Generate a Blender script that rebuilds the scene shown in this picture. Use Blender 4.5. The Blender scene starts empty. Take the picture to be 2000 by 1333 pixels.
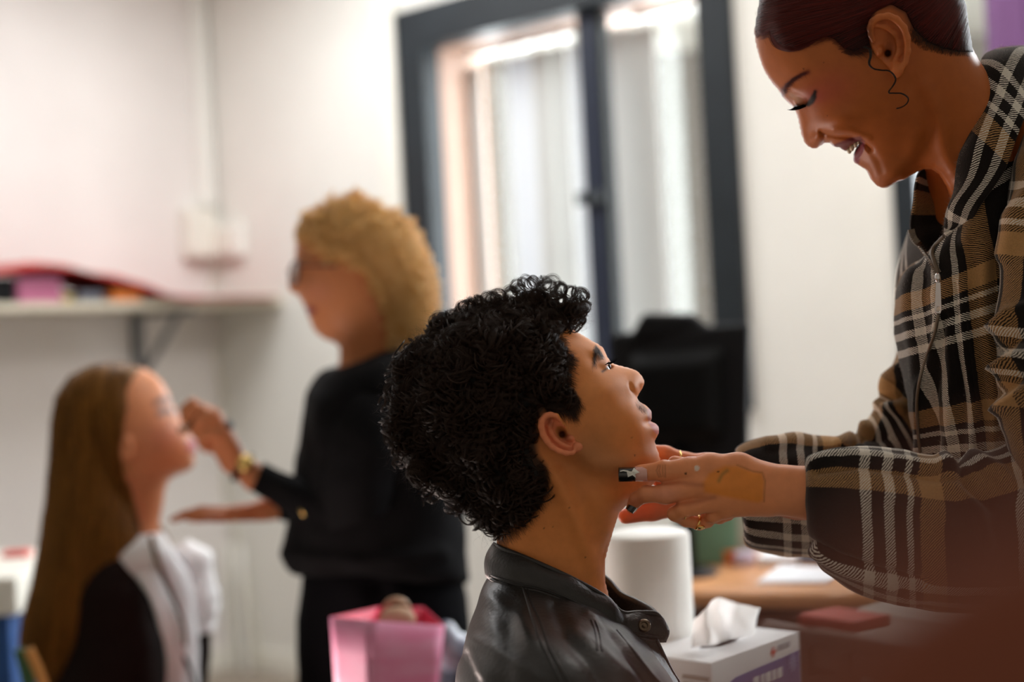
import bpy, bmesh, math, random
import numpy as np
from mathutils import Vector, Matrix

# ------------------------------------------------------------------ camera, world, lights, exposure
SC = bpy.context.scene
COL = SC.collection
F = 50.0 / 36.0 * 2000.0
ROLL = math.radians(3.1)
CAM = np.array([0.0, 0.0, 1.30])
R_ = np.array([math.cos(ROLL), 0.0, -math.sin(ROLL)])
U_ = np.array([math.sin(ROLL), 0.0, math.cos(ROLL)])
Y_ = np.array([0.0, 1.0, 0.0])
cd = bpy.data.cameras.new('camera')
cam = bpy.data.objects.new('camera', cd)
COL.objects.link(cam)
cd.lens = 50; cd.sensor_width = 36; cd.clip_start = 0.02; cd.clip_end = 60
cam.matrix_world = Matrix(((R_[0], U_[0], 0, CAM[0]), (R_[1], U_[1], -1, CAM[1]), (R_[2], U_[2], 0, CAM[2]), (0, 0, 0, 1)))
cd.dof.use_dof = True
cd.dof.focus_distance = 1.36
cd.dof.aperture_fstop = 2.2
SC.camera = cam

world = bpy.data.worlds.new('world'); SC.world = world
world.use_nodes = True
bg = world.node_tree.nodes['Background']
bg.inputs[0].default_value = (1.0, 0.87, 0.72, 1)
bg.inputs[1].default_value = 0.30

SC.view_settings.view_transform = 'Standard'
SC.view_settings.look = 'None'
SC.view_settings.gamma = 1.0
SC.view_settings.use_curve_mapping = False
SC.view_settings.exposure = 0.0


def area(name, loc, target, sx, sy, power, color):
    l = bpy.data.lights.new(name, 'AREA'); l.shape = 'RECTANGLE'; l.size = sx; l.size_y = sy
    l.energy = power; l.color = color
    o = bpy.data.objects.new(name, l); COL.objects.link(o)
    o.location = loc
    o.rotation_euler = (Vector(target) - Vector(loc)).to_track_quat('-Z', 'Y').to_euler()
    return o


# window wall geometry (needed by the window lights): corner, direction along the wall, normal into the room
PHI = math.radians(41)
WC = np.array([(430 - 1000) / F * 6.0, 6.0, 0.0])
WT = np.array([math.cos(PHI), -math.sin(PHI), 0.0])
WN = np.array([-math.sin(PHI), -math.cos(PHI), 0.0])


def wallp(s, z, off=0.0):
    return WC + WT * s + WN * off + np.array([0, 0, z])


# daylight outside the two windows, fluorescent ceiling lamps, daylight from windows behind the left
p = wallp(1.0, 2.0, -0.9)
area('window_daylight', p, p + WN, 3.8, 2.8, 640, (0.93, 0.97, 1.0))
p = wallp(4.1, 2.0, -0.6)
area('window_daylight', p, p + WN, 1.8, 2.4, 430, (0.95, 0.97, 1.0))
area('ceiling_lamp', (-0.9, 4.3, 2.9), (-0.9, 4.3, 0), 1.2, 1.2, 40, (0.97, 0.98, 1.0))
area('ceiling_lamp', (0.9, 2.6, 2.9), (1.3, 3.6, 1.2), 1.2, 0.5, 38, (1.0, 0.96, 0.92))
area('low_side_lamp', (-0.66, 2.2, 0.60), (-0.05, 1.42, 1.2), 0.3, 0.3, 7, (1.0, 0.80, 0.72))

# ------------------------------------------------------------------ helpers


def ray(px, py):
    return R_ * ((px - 1000.0) / F) + U_ * ((666.5 - py) / F) + Y_


def at(px, py, D):
    return CAM + ray(px, py) * D


def mesh_obj(name, verts, faces, mat=None, parent=None, smooth=True, loc=None):
    me = bpy.data.meshes.new(name)
    verts = np.asarray(verts, dtype=np.float32)
    if isinstance(faces, np.ndarray):
        n = len(faces); k = faces.shape[1]
        me.vertices.add(len(verts)); me.vertices.foreach_set('co', verts.ravel())
        me.loops.add(n * k); me.loops.foreach_set('vertex_index', faces.astype(np.int32).ravel())
        me.polygons.add(n); me.polygons.foreach_set('loop_start', np.arange(0, n * k, k, dtype=np.int32))
        me.update(calc_edges=True)
    else:
        me.from_pydata(verts.tolist(), [], faces)
    if smooth:
        me.polygons.foreach_set('use_smooth', np.ones(len(me.polygons), dtype=bool))
    if mat is not None:
        me.materials.append(mat)
    me.update()
    o = bpy.data.objects.new(name, me); COL.objects.link(o)
    if parent is not None:
        o.parent = parent
    return o


def setcol(o, cols, name='Col'):
    a = o.data.attributes.new(name, 'FLOAT_COLOR', 'POINT')
    c = np.ones((len(o.data.vertices), 4), dtype=np.float32); c[:, :3] = cols
    a.data.foreach_set('color', c.ravel())


def setvec(o, v, name='plaid'):
    a = o.data.attributes.new(name, 'FLOAT_VECTOR', 'POINT')
    a.data.foreach_set('vector', np.asarray(v, dtype=np.float32).ravel())


def tag(o, label=None, cat=None, group=None, kind=None):
    if label: o['label'] = label
    if cat: o['category'] = cat
    if group: o['group'] = group
    if kind: o['kind'] = kind
    return o


def empty(name, loc, label, cat, group=None):
    o = bpy.data.objects.new(name, None); COL.objects.link(o); o.location = loc
    o.empty_display_size = 0.05
    bpy.context.view_layer.update()
    return tag(o, label, cat, group)


def adopt(o, parent):
    """parent o keeping its world coordinates (parent is an Empty or mesh with a pure translation / frame)"""
    mw = o.matrix_world.copy()
    o.parent = parent
    o.matrix_parent_inverse = parent_matrix(parent).inverted()
    return o


def parent_matrix(p):
    m = Matrix.LocRotScale(p.location, p.rotation_euler, p.scale)
    if p.parent is not None:
        m = parent_matrix(p.parent) @ p.matrix_parent_inverse @ m
    return m


# ---- materials
def nodes_of(m):
    m.use_nodes = True
    nt = m.node_tree
    return nt, nt.nodes['Principled BSDF']


def S(bs, **k):
    names = dict(color='Base Color', rough='Roughness', metal='Metallic', spec='Specular IOR Level', sheen='Sheen Weight',
                 sheen_rough='Sheen Roughness', coat='Coat Weight', coat_rough='Coat Roughness', trans='Transmission Weight',
                 sss='Subsurface Weight', sss_scale='Subsurface Scale', ior='IOR', alpha='Alpha')
    for a, v in k.items():
        if a == 'color': v = (*v, 1)
        bs.inputs[names[a]].default_value = v


def mat(name, color, rough=0.6, noise=0.0, nscale=20, bump=0.0, bscale=60, stretch=None, color2=None, **k):
    m = bpy.data.materials.new(name); nt, bs = nodes_of(m)
    S(bs, color=color, rough=rough, **k)
    L = nt.links
    if noise or bump or color2:
        tc = nt.nodes.new('ShaderNodeTexCoord')
        mp = nt.nodes.new('ShaderNodeMapping'); L.new(tc.outputs['Object'], mp.inputs[0])
        if stretch: mp.inputs['Scale'].default_value = stretch
    if noise or color2:
        n = nt.nodes.new('ShaderNodeTexNoise'); n.inputs['Scale'].default_value = nscale; n.inputs['Detail'].default_value = 4
        L.new(mp.outputs[0], n.inputs[0])
        r = nt.nodes.new('ShaderNodeMapRange'); r.inputs[1].default_value = 0.3; r.inputs[2].default_value = 0.7
        L.new(n.outputs[0], r.inputs[0])
        x = nt.nodes.new('ShaderNodeMix'); x.data_type = 'RGBA'
        c2 = color2 if color2 else tuple(min(1, c * (1 + noise)) for c in color)
        c1 = color if color2 else tuple(c * (1 - noise) for c in color)
        x.inputs[6].default_value = (*c1, 1); x.inputs[7].default_value = (*c2, 1)
        L.new(r.outputs[0], x.inputs[0]); L.new(x.outputs[2], bs.inputs['Base Color'])
    if bump:
        n = nt.nodes.new('ShaderNodeTexNoise'); n.inputs['Scale'].default_value = bscale; n.inputs['Detail'].default_value = 3
        L.new(mp.outputs[0], n.inputs[0])
        b = nt.nodes.new('ShaderNodeBump'); b.inputs['Strength'].default_value = bump; b.inputs['Distance'].default_value = 0.002
        L.new(n.outputs[0], b.inputs['Height']); L.new(b.outputs[0], bs.inputs['Normal'])
    return m


def skin_mat(name, rough=0.45, sss=0.05):
    m = bpy.data.materials.new(name); nt, bs = nodes_of(m); L = nt.links
    a = nt.nodes.new('ShaderNodeAttribute'); a.attribute_name = 'Col'
    tc = nt.nodes.new('ShaderNodeTexCoord')
    n = nt.nodes.new('ShaderNodeTexNoise'); n.inputs['Scale'].default_value = 90; n.inputs['Detail'].default_value = 5
    L.new(tc.outputs['Object'], n.inputs[0])
    r = nt.nodes.new('ShaderNodeMapRange'); r.inputs[3].default_value = 0.86; r.inputs[4].default_value = 1.12
    L.new(n.outputs[0], r.inputs[0])
    v = nt.nodes.new('ShaderNodeVectorMath'); v.operation = 'SCALE'
    L.new(a.outputs['Color'], v.inputs[0]); L.new(r.outputs[0], v.inputs['Scale'])
    L.new(v.outputs[0], bs.inputs['Base Color'])
    n2 = nt.nodes.new('ShaderNodeTexNoise'); n2.inputs['Scale'].default_value = 420; n2.inputs['Detail'].default_value = 3
    L.new(tc.outputs['Object'], n2.inputs[0])
    b = nt.nodes.new('ShaderNodeBump'); b.inputs['Strength'].default_value = 0.12; b.inputs['Distance'].default_value = 0.0006
    L.new(n2.outputs[0], b.inputs['Height']); L.new(b.outputs[0], bs.inputs['Normal'])
    S(bs, rough=rough, sss=sss, sss_scale=0.006, spec=0.28)
    bs.inputs['Subsurface Radius'].default_value = (1.0, 0.3, 0.12)
    return m


def hair_mat(name, color, color2=None, rough=0.35, spec=0.5, seed=0.0):
    m = bpy.data.materials.new(name); nt, bs = nodes_of(m); L = nt.links
    hi = nt.nodes.new('ShaderNodeHairInfo')
    x = nt.nodes.new('ShaderNodeMix'); x.data_type = 'RGBA'
    x.inputs[6].default_value = (*color, 1); x.inputs[7].default_value = (*(color2 or color), 1)
    L.new(hi.outputs['Random'], x.inputs[0]); L.new(x.outputs[2], bs.inputs['Base Color'])
    S(bs, rough=rough, spec=spec)
    return m


# ---- numeric tools
def catmull(P, n, closed=False):
    P = np.asarray(P, dtype=float)
    m = len(P)
    if closed:
        idx = lambda i: P[i % m]
        segs = m
    else:
        idx = lambda i: P[min(max(i, 0), m - 1)]
        segs = m - 1
    out = []
    for k in range(n):
        t = k / n * segs if closed else k / (n - 1) * segs
        i = min(int(t), segs - 1); f = t - i
        a, b, c, d = idx(i - 1), idx(i), idx(i + 1), idx(i + 2)
        out.append(0.5 * ((2 * b) + (-a + c) * f + (2 * a - 5 * b + 4 * c - d) * f * f + (-a + 3 * b - 3 * c + d) * f ** 3))
    return np.array(out)


def poly_sdf(X, Y, P):
    """signed distance (negative inside) of 2-D arrays X, Y to the polygon P"""
    P = np.asarray(P, dtype=np.float64)
    d2 = np.full(X.shape, 1e9); ins = np.zeros(X.shape, dtype=bool)
    n = len(P)
    for i in range(n):
        ax, ay = P[i]; bx, by = P[(i + 1) % n]
        ex, ey = bx - ax, by - ay
        L2 = ex * ex + ey * ey
        if L2 < 1e-14: continue
        t = np.clip(((X - ax) * ex + (Y - ay) * ey) / L2, 0, 1)
        d2 = np.minimum(d2, (X - ax - t * ex) ** 2 + (Y - ay - t * ey) ** 2)
        c = (ay > Y) != (by > Y)
        if abs(ey) > 1e-12:
            ins ^= c & (X < ex * (Y - ay) / ey + ax)
    d = np.sqrt(d2)
    return np.where(ins, -d, d)


def line_dist(X, Y, P):
    d2 = np.full(np.shape(X), 1e9)
    for i in range(len(P) - 1):
        ax, ay = P[i]; bx, by = P[i + 1]
        ex, ey = bx - ax, by - ay
        L2 = ex * ex + ey * ey + 1e-15
        t = np.clip(((X - ax) * ex + (Y - ay) * ey) / L2, 0, 1)
        d2 = np.minimum(d2, (X - ax - t * ex) ** 2 + (Y - ay - t * ey) ** 2)
    return np.sqrt(d2)


def blur(a, s):
    r = max(1, int(3 * s)); k = np.exp(-0.5 * (np.arange(-r, r + 1) / s) ** 2); k /= k.sum()
    p = np.pad(a, r, mode='edge')
    o = sum(k[i] * p[i:i + a.shape[0], :] for i in range(2 * r + 1))
    return sum(k[i] * o[:, i:i + a.shape[1]] for i in range(2 * r + 1))


def poisson(mask, h, iters=(900, 500, 260, 120)):
    """solve lap(phi) = -1 inside mask, 0 outside; coarse to fine"""
    def down(m):
        a, b = m.shape[0] // 2 * 2, m.shape[1] // 2 * 2
        m = m[:a, :b]
        return (m[0::2, 0::2].astype(int) + m[1::2, 0::2] + m[0::2, 1::2] + m[1::2, 1::2]) >= 3
    ms = [mask]
    for _ in range(3): ms.append(down(ms[-1]))
    phi = None
    for lev in (3, 2, 1, 0):
        m = ms[lev]; hh = h * 2 ** lev
        if phi is None: phi = np.zeros(m.shape)
        else:
            q = np.repeat(np.repeat(phi, 2, 0), 2, 1)
            phi = np.zeros(m.shape); phi[:min(q.shape[0], m.shape[0]), :min(q.shape[1], m.shape[1])] = q[:m.shape[0], :m.shape[1]]
            phi = blur(phi, 1.0)
        phi = phi * m
        for _ in range(iters[3 - lev]):
            g = np.zeros_like(phi)
            g[1:-1, 1:-1] = (phi[2:, 1:-1] + phi[:-2, 1:-1] + phi[1:-1, 2:] + phi[1:-1, :-2] + hh * hh) * 0.25
            phi = g * m
    return phi


class Frame:
    """a frame facing the camera at a pixel and a depth: u right, v up, w toward the camera"""
    def __init__(s, px, py, D):
        s.o = at(px, py, D)
        w = CAM - s.o; s.w = w / np.linalg.norm(w)
        u = R_ - s.w * np.dot(R_, s.w); s.u = u / np.linalg.norm(u)
        s.v = np.cross(s.w, s.u)
        s.M = np.array([s.u, s.v, s.w])
        s.px = np.linalg.norm(s.o - CAM) / F / (np.linalg.norm(ray(px, py)))   # metres per pixel (about)

    def P(s, px, py, w=0.0):
        d = ray(px, py)
        # CAM + d*t with dot(.-o, w) = w
        t = (w - np.dot(CAM - s.o, s.w)) / np.dot(d, s.w)
        return s.M @ (CAM + d * t - s.o)

    def poly(s, pts, w=0.0):
        return np.array([s.P(x, y, w)[:2] for x, y in pts])

    def world(s, p):
        return np.asarray(p) @ s.M + s.o

    def local(s, p):
        return (np.asarray(p) - s.o) @ s.M.T

    def matrix(s):
        return Matrix(((s.u[0], s.v[0], s.w[0], s.o[0]), (s.u[1], s.v[1], s.w[1], s.o[1]), (s.u[2], s.v[2], s.w[2], s.o[2]), (0, 0, 0, 1)))


class Field:
    def __init__(s, lo, hi, h):
        s.lo = np.array(lo, dtype=np.float32); s.h = h
        s.n = np.ceil((np.array(hi) - lo) / h).astype(int) + 1
        s.f = np.full(tuple(s.n), 0.05, dtype=np.float32)
        s.ax = [s.lo[i] + h * np.arange(s.n[i], dtype=np.float32) for i in range(3)]

    def box(s, lo, hi):
        a = np.clip(np.floor((np.array(lo) - s.lo) / s.h).astype(int), 0, s.n)
        b = np.clip(np.ceil((np.array(hi) - s.lo) / s.h).astype(int) + 1, 0, s.n)
        sl = tuple(slice(x, y) for x, y in zip(a, b))
        X = s.ax[0][sl[0]][:, None, None]; Y = s.ax[1][sl[1]][None, :, None]; Z = s.ax[2][sl[2]][None, None, :]
        return sl, X, Y, Z

    def add(s, sl, d, k):
        a = s.f[sl]
        if a.size == 0: return
        s.f[sl] = np.minimum(a, d) - np.maximum(k - np.abs(a - d), 0) ** 2 / (4 * k)

    def cut(s, sl, d, k):
        a = s.f[sl]
        if a.size == 0: return
        d = -d
        s.f[sl] = np.maximum(a, d) + np.maximum(k - np.abs(a - d), 0) ** 2 / (4 * k)

    def cone(s, a, ra, b, rb, k=0.004, sub=False):
        a = np.array(a, dtype=np.float32); b = np.array(b, dtype=np.float32)
        r = max(ra, rb) + k + 2 * s.h + 0.003
        sl, X, Y, Z = s.box(np.minimum(a, b) - r, np.maximum(a, b) + r)
        e = b - a; L2 = float(e @ e) + 1e-12
        t = np.clip(((X - a[0]) * e[0] + (Y - a[1]) * e[1] + (Z - a[2]) * e[2]) / L2, 0, 1)
        d = np.sqrt((X - a[0] - t * e[0]) ** 2 + (Y - a[1] - t * e[1]) ** 2 + (Z - a[2] - t * e[2]) ** 2) - (ra + (rb - ra) * t)
        (s.cut if sub else s.add)(sl, d.astype(np.float32), k)

    def chain(s, P, R, k=0.004, sub=False):
        for i in range(len(P) - 1):
            s.cone(P[i], R[i], P[i + 1], R[i + 1], k, sub)

    def ell(s, c, r, k=0.004, rot=None, sub=False):
        c = np.array(c); r = np.array(r); m = r.max() + k + 2 * s.h + 0.003
        sl, X, Y, Z = s.box(c - m, c + m)
        X = X - c[0]; Y = Y - c[1]; Z = Z - c[2]
        if rot is not None:   # 3x3, rows are the ellipsoid's own axes
            X, Y, Z = (rot[0][0] * X + rot[0][1] * Y + rot[0][2] * Z, rot[1][0] * X + rot[1][1] * Y + rot[1][2] * Z,
                       rot[2][0] * X + rot[2][1] * Y + rot[2][2] * Z)
        k0 = np.sqrt((X / r[0]) ** 2 + (Y / r[1]) ** 2 + (Z / r[2]) ** 2) + 1e-6
        k1 = np.sqrt((X / r[0] ** 2) ** 2 + (Y / r[1] ** 2) ** 2 + (Z / r[2] ** 2) ** 2) + 1e-6
        (s.cut if sub else s.add)(sl, (k0 * (k0 - 1) / k1).astype(np.float32), k)

    def mesh(s, smooth=1):
        f = s.f; ins = f < 0
        c = np.zeros(tuple(s.n - 1), dtype=np.uint8)
        for i in (0, 1):
            for j in (0, 1):
                for k in (0, 1):
                    c += ins[i:s.n[0] - 1 + i, j:s.n[1] - 1 + j, k:s.n[2] - 1 + k]
        act = np.nonzero((c > 0) & (c < 8))
        del c
        nv = len(act[0])
        I, J, K = act
        vid = np.full(tuple(s.n), -1, dtype=np.int32); vid[I, J, K] = np.arange(nv)
        acc = np.zeros((nv, 3)); cnt = np.zeros(nv)
        cor = [(i, j, k) for i in (0, 1) for j in (0, 1) for k in (0, 1)]
        val = {q: f[I + q[0], J + q[1], K + q[2]] for q in cor}
        for a in cor:
            for ax in range(3):
                if a[ax] == 1: continue
                b = list(a); b[ax] = 1; b = tuple(b)
                va, vb = val[a], val[b]
                m = (va < 0) != (vb < 0)
                t = np.where(m, va / np.where(m, va - vb, 1), 0)
                for q in range(3):
                    acc[:, q] += np.where(m, a[q] + (t if q == ax else 0), 0)
                cnt += m
        V = (np.stack([I, J, K], 1) + acc / cnt[:, None]) * s.h + s.lo
        quads = []
        for ax in range(3):
            o = [(1, 2), (2, 0), (0, 1)][ax]
            sl0 = [slice(1, -1)] * 3; sl1 = [slice(1, -1)] * 3
            sl0[ax] = slice(0, -1); sl1[ax] = slice(1, None)
            a = ins[tuple(sl0)]; b = ins[tuple(sl1)]
            e = np.nonzero(a != b)
            sg = a[e]
            base = [e[q] + (0 if q == ax else 1) for q in range(3)]
            def cell(d1, d2):
                q = list(base); q[o[0]] = q[o[0]] - d1; q[o[1]] = q[o[1]] - d2
                return vid[q[0], q[1], q[2]]
            qd = np.stack([cell(1, 1), cell(0, 1), cell(0, 0), cell(1, 0)], 1)
            qd[~sg] = qd[~sg][:, ::-1]
            quads.append(qd)
        Q = np.concatenate(quads)
        Q = Q[(Q >= 0).all(1)]
        for _ in range(smooth):
            A = np.zeros_like(V); n = np.zeros(nv)
            for i in range(4):
                a, b = Q[:, i], Q[:, (i + 1) % 4]
                for q in range(3):
                    A[:, q] += np.bincount(a, V[b, q], nv) + np.bincount(b, V[a, q], nv)
                n += np.bincount(a, minlength=nv) + np.bincount(b, minlength=nv)
            V = 0.5 * V + 0.5 * A / np.maximum(n, 1)[:, None]
        return V, Q


class Inflate:
    """a side silhouette blown up to a rounded volume, symmetric about the plane w = 0"""
    def __init__(s, fr, pts, wmax, h, pad=0.012, where=None):
        s.fr = fr; s.h = h
        P = fr.poly(pts); s.P = P
        lo = P.min(0) - pad; hi = P.max(0) + pad
        s.lo = lo
        nx, ny = (np.ceil((hi - lo) / h).astype(int) + 1)
        s.x = lo[0] + h * np.arange(nx); s.y = lo[1] + h * np.arange(ny)
        s.X, s.Y = np.meshgrid(s.x, s.y, indexing='ij')
        s.d = -poly_sdf(s.X, s.Y, P)
        phi = poisson(s.d > 0, h)
        m = s.d > 1.5 * h
        q = blur(np.where(m, phi / np.maximum(s.d, h), 0), 2.0) / np.maximum(blur(m.astype(float), 2.0), 1e-3)
        b = np.exp(-(np.maximum(s.d, 0) / (4 * h)) ** 2)
        ph = b * s.d * q + (1 - b) * phi
        if where is not None:
            c = fr.P(*where)[:2]
            ref = np.interp(0, [0], [0]) + ph[int((c[0] - lo[0]) / h), int((c[1] - lo[1]) / h)]
        else:
            ref = ph.max()
        s.k = wmax ** 2 / ref
        ph = ph * s.k
        s.W = np.where(ph > 0, np.sqrt(np.maximum(ph, 0)), ph / wmax)

    def g(s, px, py, sig, amp, w=0.0, sy=None, ang=0.0, fade=6.0):
        """a gaussian dent or bump on the half width, at a pixel (seen at depth w)"""
        c = s.fr.P(px, py, w)[:2]; a = math.radians(ang)
        dx, dy = s.X - c[0], s.Y - c[1]
        x = dx * math.cos(a) + dy * math.sin(a); y = -dx * math.sin(a) + dy * math.cos(a)
        e = np.exp(-0.5 * ((x / (sig * s.fr.px)) ** 2 + (y / ((sy or sig) * s.fr.px)) ** 2))
        fd = np.clip(s.d / (fade * s.fr.px), 0, 1)
        s.W += np.where(s.d > 0, e * amp * fd, 0)

    def crease(s, pts, sig, amp, w=0.0, fade=6.0):
        P = s.fr.poly(pts, w)
        e = np.exp(-0.5 * (line_dist(s.X, s.Y, P) / (sig * s.fr.px)) ** 2)
        s.W += np.where(s.d > 0, e * amp * np.clip(s.d / (fade * s.fr.px), 0, 1), 0)

    def at(s, u, v):
        """half width at local u, v (arrays)"""
        i = np.clip((np.asarray(u) - s.lo[0]) / s.h, 0, len(s.x) - 1.001); j = np.clip((np.asarray(v) - s.lo[1]) / s.h, 0, len(s.y) - 1.001)
        a, b = i.astype(int), j.astype(int); fi, fj = i - a, j - b
        W = s.W
        return (W[a, b] * (1 - fi) * (1 - fj) + W[a + 1, b] * fi * (1 - fj) + W[a, b + 1] * (1 - fi) * fj + W[a + 1, b + 1] * fi * fj)

    def field(s, wext=None):
        wm = wext or (float(s.W.max()) + 0.012)
        fl = Field((s.lo[0], s.lo[1], -wm), (s.x[-1], s.y[-1], wm), s.h)
        W = s.at(*np.meshgrid(fl.ax[0], fl.ax[1], indexing='ij')).astype(np.float32)[:, :, None]
        w = fl.ax[2][None, None, :]
        W2 = W * np.abs(W)
        fl.f[:] = (w * w - W2) / (1.6 * np.sqrt(w * w + np.abs(W2) + 4e-6))
        return fl


def grid_faces(n, m, wrap=False):
    i, j = np.meshgrid(np.arange(n - 1), np.arange(m if wrap else m - 1), indexing='ij')
    i = i.ravel(); j = j.ravel(); j2 = (j + 1) % m
    return np.stack([i * m + j, i * m + j2, (i + 1) * m + j2, (i + 1) * m + j], 1)


def sheet(A, B, n, m, bulge=None):
    """surface between two world polylines A and B; returns points (n, m, 3)"""
    a = catmull(A, n); b = catmull(B, n)
    t = np.linspace(0, 1, m)[None, :, None]
    return a[:, None, :] * (1 - t) + b[:, None, :] * t


def normals_grid(G, wrap=False):
    du = np.gradient(G, axis=0)
    if wrap:
        dv = np.roll(G, -1, 1) - np.roll(G, 1, 1)
    else:
        dv = np.gradient(G, axis=1)
    n = np.cross(du, dv); n /= np.linalg.norm(n, axis=2, keepdims=True) + 1e-12
    return n


def project(P):
    """world points -> pixels"""
    d = np.asarray(P) - CAM
    y = d @ Y_
    return 1000 + F * (d @ R_) / y, 666.5 - F * (d @ U_) / y


def tube(st, ns, na, ex=2.0, folds=(), wrinkle=None, both=False):
    """loft through stations (x1,y1,x2,y2,D,halfdepth): the pixels are the two outline edges seen at depth D.
    returns points (ns, na, 3), plaid coordinates (ns, na, 3)"""
    C, A, B = [], [], []
    for x1, y1, x2, y2, D, hw in st:
        p, q = at(x1, y1, D), at(x2, y2, D)
        c = (p + q) / 2
        w = CAM - c; w /= np.linalg.norm(w)
        C.append(c); A.append((p - q) / 2); B.append(w * hw)
    C, A, B = catmull(C, ns), catmull(A, ns), catmull(B, ns)
    th = np.linspace(0, 2 * np.pi, na, endpoint=False)
    ct, sn = np.cos(th), np.sin(th)
    e = 2.0 / ex
    x = np.sign(ct) * np.abs(ct) ** e; y = np.sign(sn) * np.abs(sn) ** e
    G = C[:, None] + A[:, None] * x[None, :, None] + B[:, None] * y[None, :, None]
    L = np.concatenate([[0], np.cumsum(np.linalg.norm(np.diff(C, axis=0), axis=1))])
    arc = np.linalg.norm(np.roll(G, -1, 1) - G, axis=2).mean(0)
    arc = np.concatenate([[0], np.cumsum(arc)[:-1]])
    UV = np.zeros(G.shape); UV[..., 0] = L[:, None]; UV[..., 1] = arc[None, :]
    N = normals_grid(G, True)
    out = np.sign(((G - C[:, None]) * N).sum(2).mean())
    N = N * out
    if len(folds):
        X, Y = project(G)
        near = 1.0 if both else np.clip(((B[:, None] * N).sum(2) / (np.linalg.norm(B, axis=1)[:, None] + 1e-9)) * 2.5 + 0.4, 0, 1)
        D = np.zeros(X.shape)
        for f in folds:
            pts, wd, amp = f[:3]
            D += amp * np.exp(-0.5 * (line_dist(X, Y, pts) / wd) ** 2)
        G = G + N * (D * near)[..., None]
    if wrinkle is not None:
        G = G + N * wrinkle(UV[..., 0], th[None, :] + 0 * UV[..., 0], G)[..., None]
    return G, UV, out


PERIOD, OFFA, OFFB = 0.155, 0.1, 0.35


def anchor(T, px, py, fa, fb, sa=1, sb=1):
    """scale and shift of the cloth coordinates so that the plaid has phase fa, fb at the near point seen at this pixel"""
    G, UV, out = T
    X, Y = project(G)
    dist = np.linalg.norm(G - CAM, axis=2)
    e = np.hypot(X - px, Y - py) + np.where(dist > np.median(dist), 60, 0)
    i = np.unravel_index(np.argmin(e), e.shape)
    a, b = UV[i][0] * sa, UV[i][1] * sb
    return (sa, sb, (fa - OFFA) * PERIOD - a, (fb - OFFB) * PERIOD - b)


def tube_obj(name, T, m, parent, thick=0.0, cap=True, uvo=(0, 0), swap=False, anc=None):
    G, UV, out = T
    if anc is not None:
        UV = UV.copy(); UV[..., 0] = UV[..., 0] * anc[0] + anc[2]; UV[..., 1] = UV[..., 1] * anc[1] + anc[3]; uvo = (0, 0)
    if cap and not thick:
        g0 = np.repeat(G[:1].mean(1, keepdims=True), G.shape[1], 1); g1 = np.repeat(G[-1:].mean(1, keepdims=True), G.shape[1], 1)
        G = np.concatenate([g0, G, g1]); UV = np.concatenate([UV[:1], UV, UV[-1:]])
    ns, na = G.shape[:2]
    fa = grid_faces(ns, na, True)
    if out < 0: fa = fa[:, ::-1]
    V = G.reshape(-1, 3); uv = UV.reshape(-1, 3).copy()
    o = mesh_obj(name, V, fa, m, None)
    if swap: uv = uv[:, [1, 0, 2]]
    uv[:, 0] += uvo[0]; uv[:, 1] += uvo[1]
    setvec(o, uv)
    if thick:
        md = o.modifiers.new('thickness', 'SOLIDIFY'); md.thickness = thick; md.offset = -1
    if parent is not None: adopt(o, parent)
    return o


def sheet_obj(name, G, m, parent, thick=0.003, uvo=(0, 0), offset=0, bev=0):
    n, k = G.shape[:2]
    o = mesh_obj(name, G.reshape(-1, 3), grid_faces(n, k), m, None)
    L = np.concatenate([[0], np.cumsum(np.linalg.norm(np.diff(G[:, k // 2], axis=0), axis=1))])
    M_ = np.concatenate([[0], np.cumsum(np.linalg.norm(np.diff(G[n // 2], axis=0), axis=1))])
    uv = np.zeros((n, k, 3)); uv[..., 0] = L[:, None] + uvo[0]; uv[..., 1] = M_[None, :] + uvo[1]
    setvec(o, uv)
    if thick:
        md = o.modifiers.new('thickness', 'SOLIDIFY'); md.thickness = thick; md.offset = offset
    if parent is not None: adopt(o, parent)
    return o


def wire(name, pts, r, m, parent, n=None, sides=8, r2=None, closed=False):
    """a round tube along world points"""
    pts = np.asarray(pts, dtype=float)
    P = catmull(pts, n or len(pts) * 6, closed)
    if closed:
        T = np.roll(P, -1, 0) - np.roll(P, 1, 0)
    else:
        T = np.gradient(P, axis=0)
    T /= np.linalg.norm(T, axis=1, keepdims=True) + 1e-12
    a = np.array([0.3, 0.2, 0.93]) if abs(T[0][2]) < 0.8 else np.array([1.0, 0, 0.1])
    V = []
    nrm = a - T[0] * (a @ T[0]); nrm /= np.linalg.norm(nrm)
    k = len(P)
    for i in range(k):
        nrm = nrm - T[i] * (nrm @ T[i]); nrm /= np.linalg.norm(nrm) + 1e-12
        b = np.cross(T[i], nrm)
        rr = r if r2 is None else r + (r2 - r) * i / (k - 1)
        for s in range(sides):
            t = 2 * math.pi * s / sides
            V.append(P[i] + (nrm * math.cos(t) + b * math.sin(t)) * rr)
    fa = grid_faces(k, sides, True)
    fa = [tuple(x) for x in fa.tolist()]
    if closed:
        fa += [((k - 1) * sides + s, (k - 1) * sides + (s + 1) % sides, (s + 1) % sides, s) for s in range(sides)]
    else:
        fa += [tuple(range(sides))[::-1], tuple((k - 1) * sides + s for s in range(sides))]
    o = mesh_obj(name, V, fa, m, None)
    bm = bmesh.new(); bm.from_mesh(o.data); bmesh.ops.recalc_face_normals(bm, faces=bm.faces); bm.to_mesh(o.data); bm.free()
    if parent is not None: adopt(o, parent)
    return o


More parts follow.
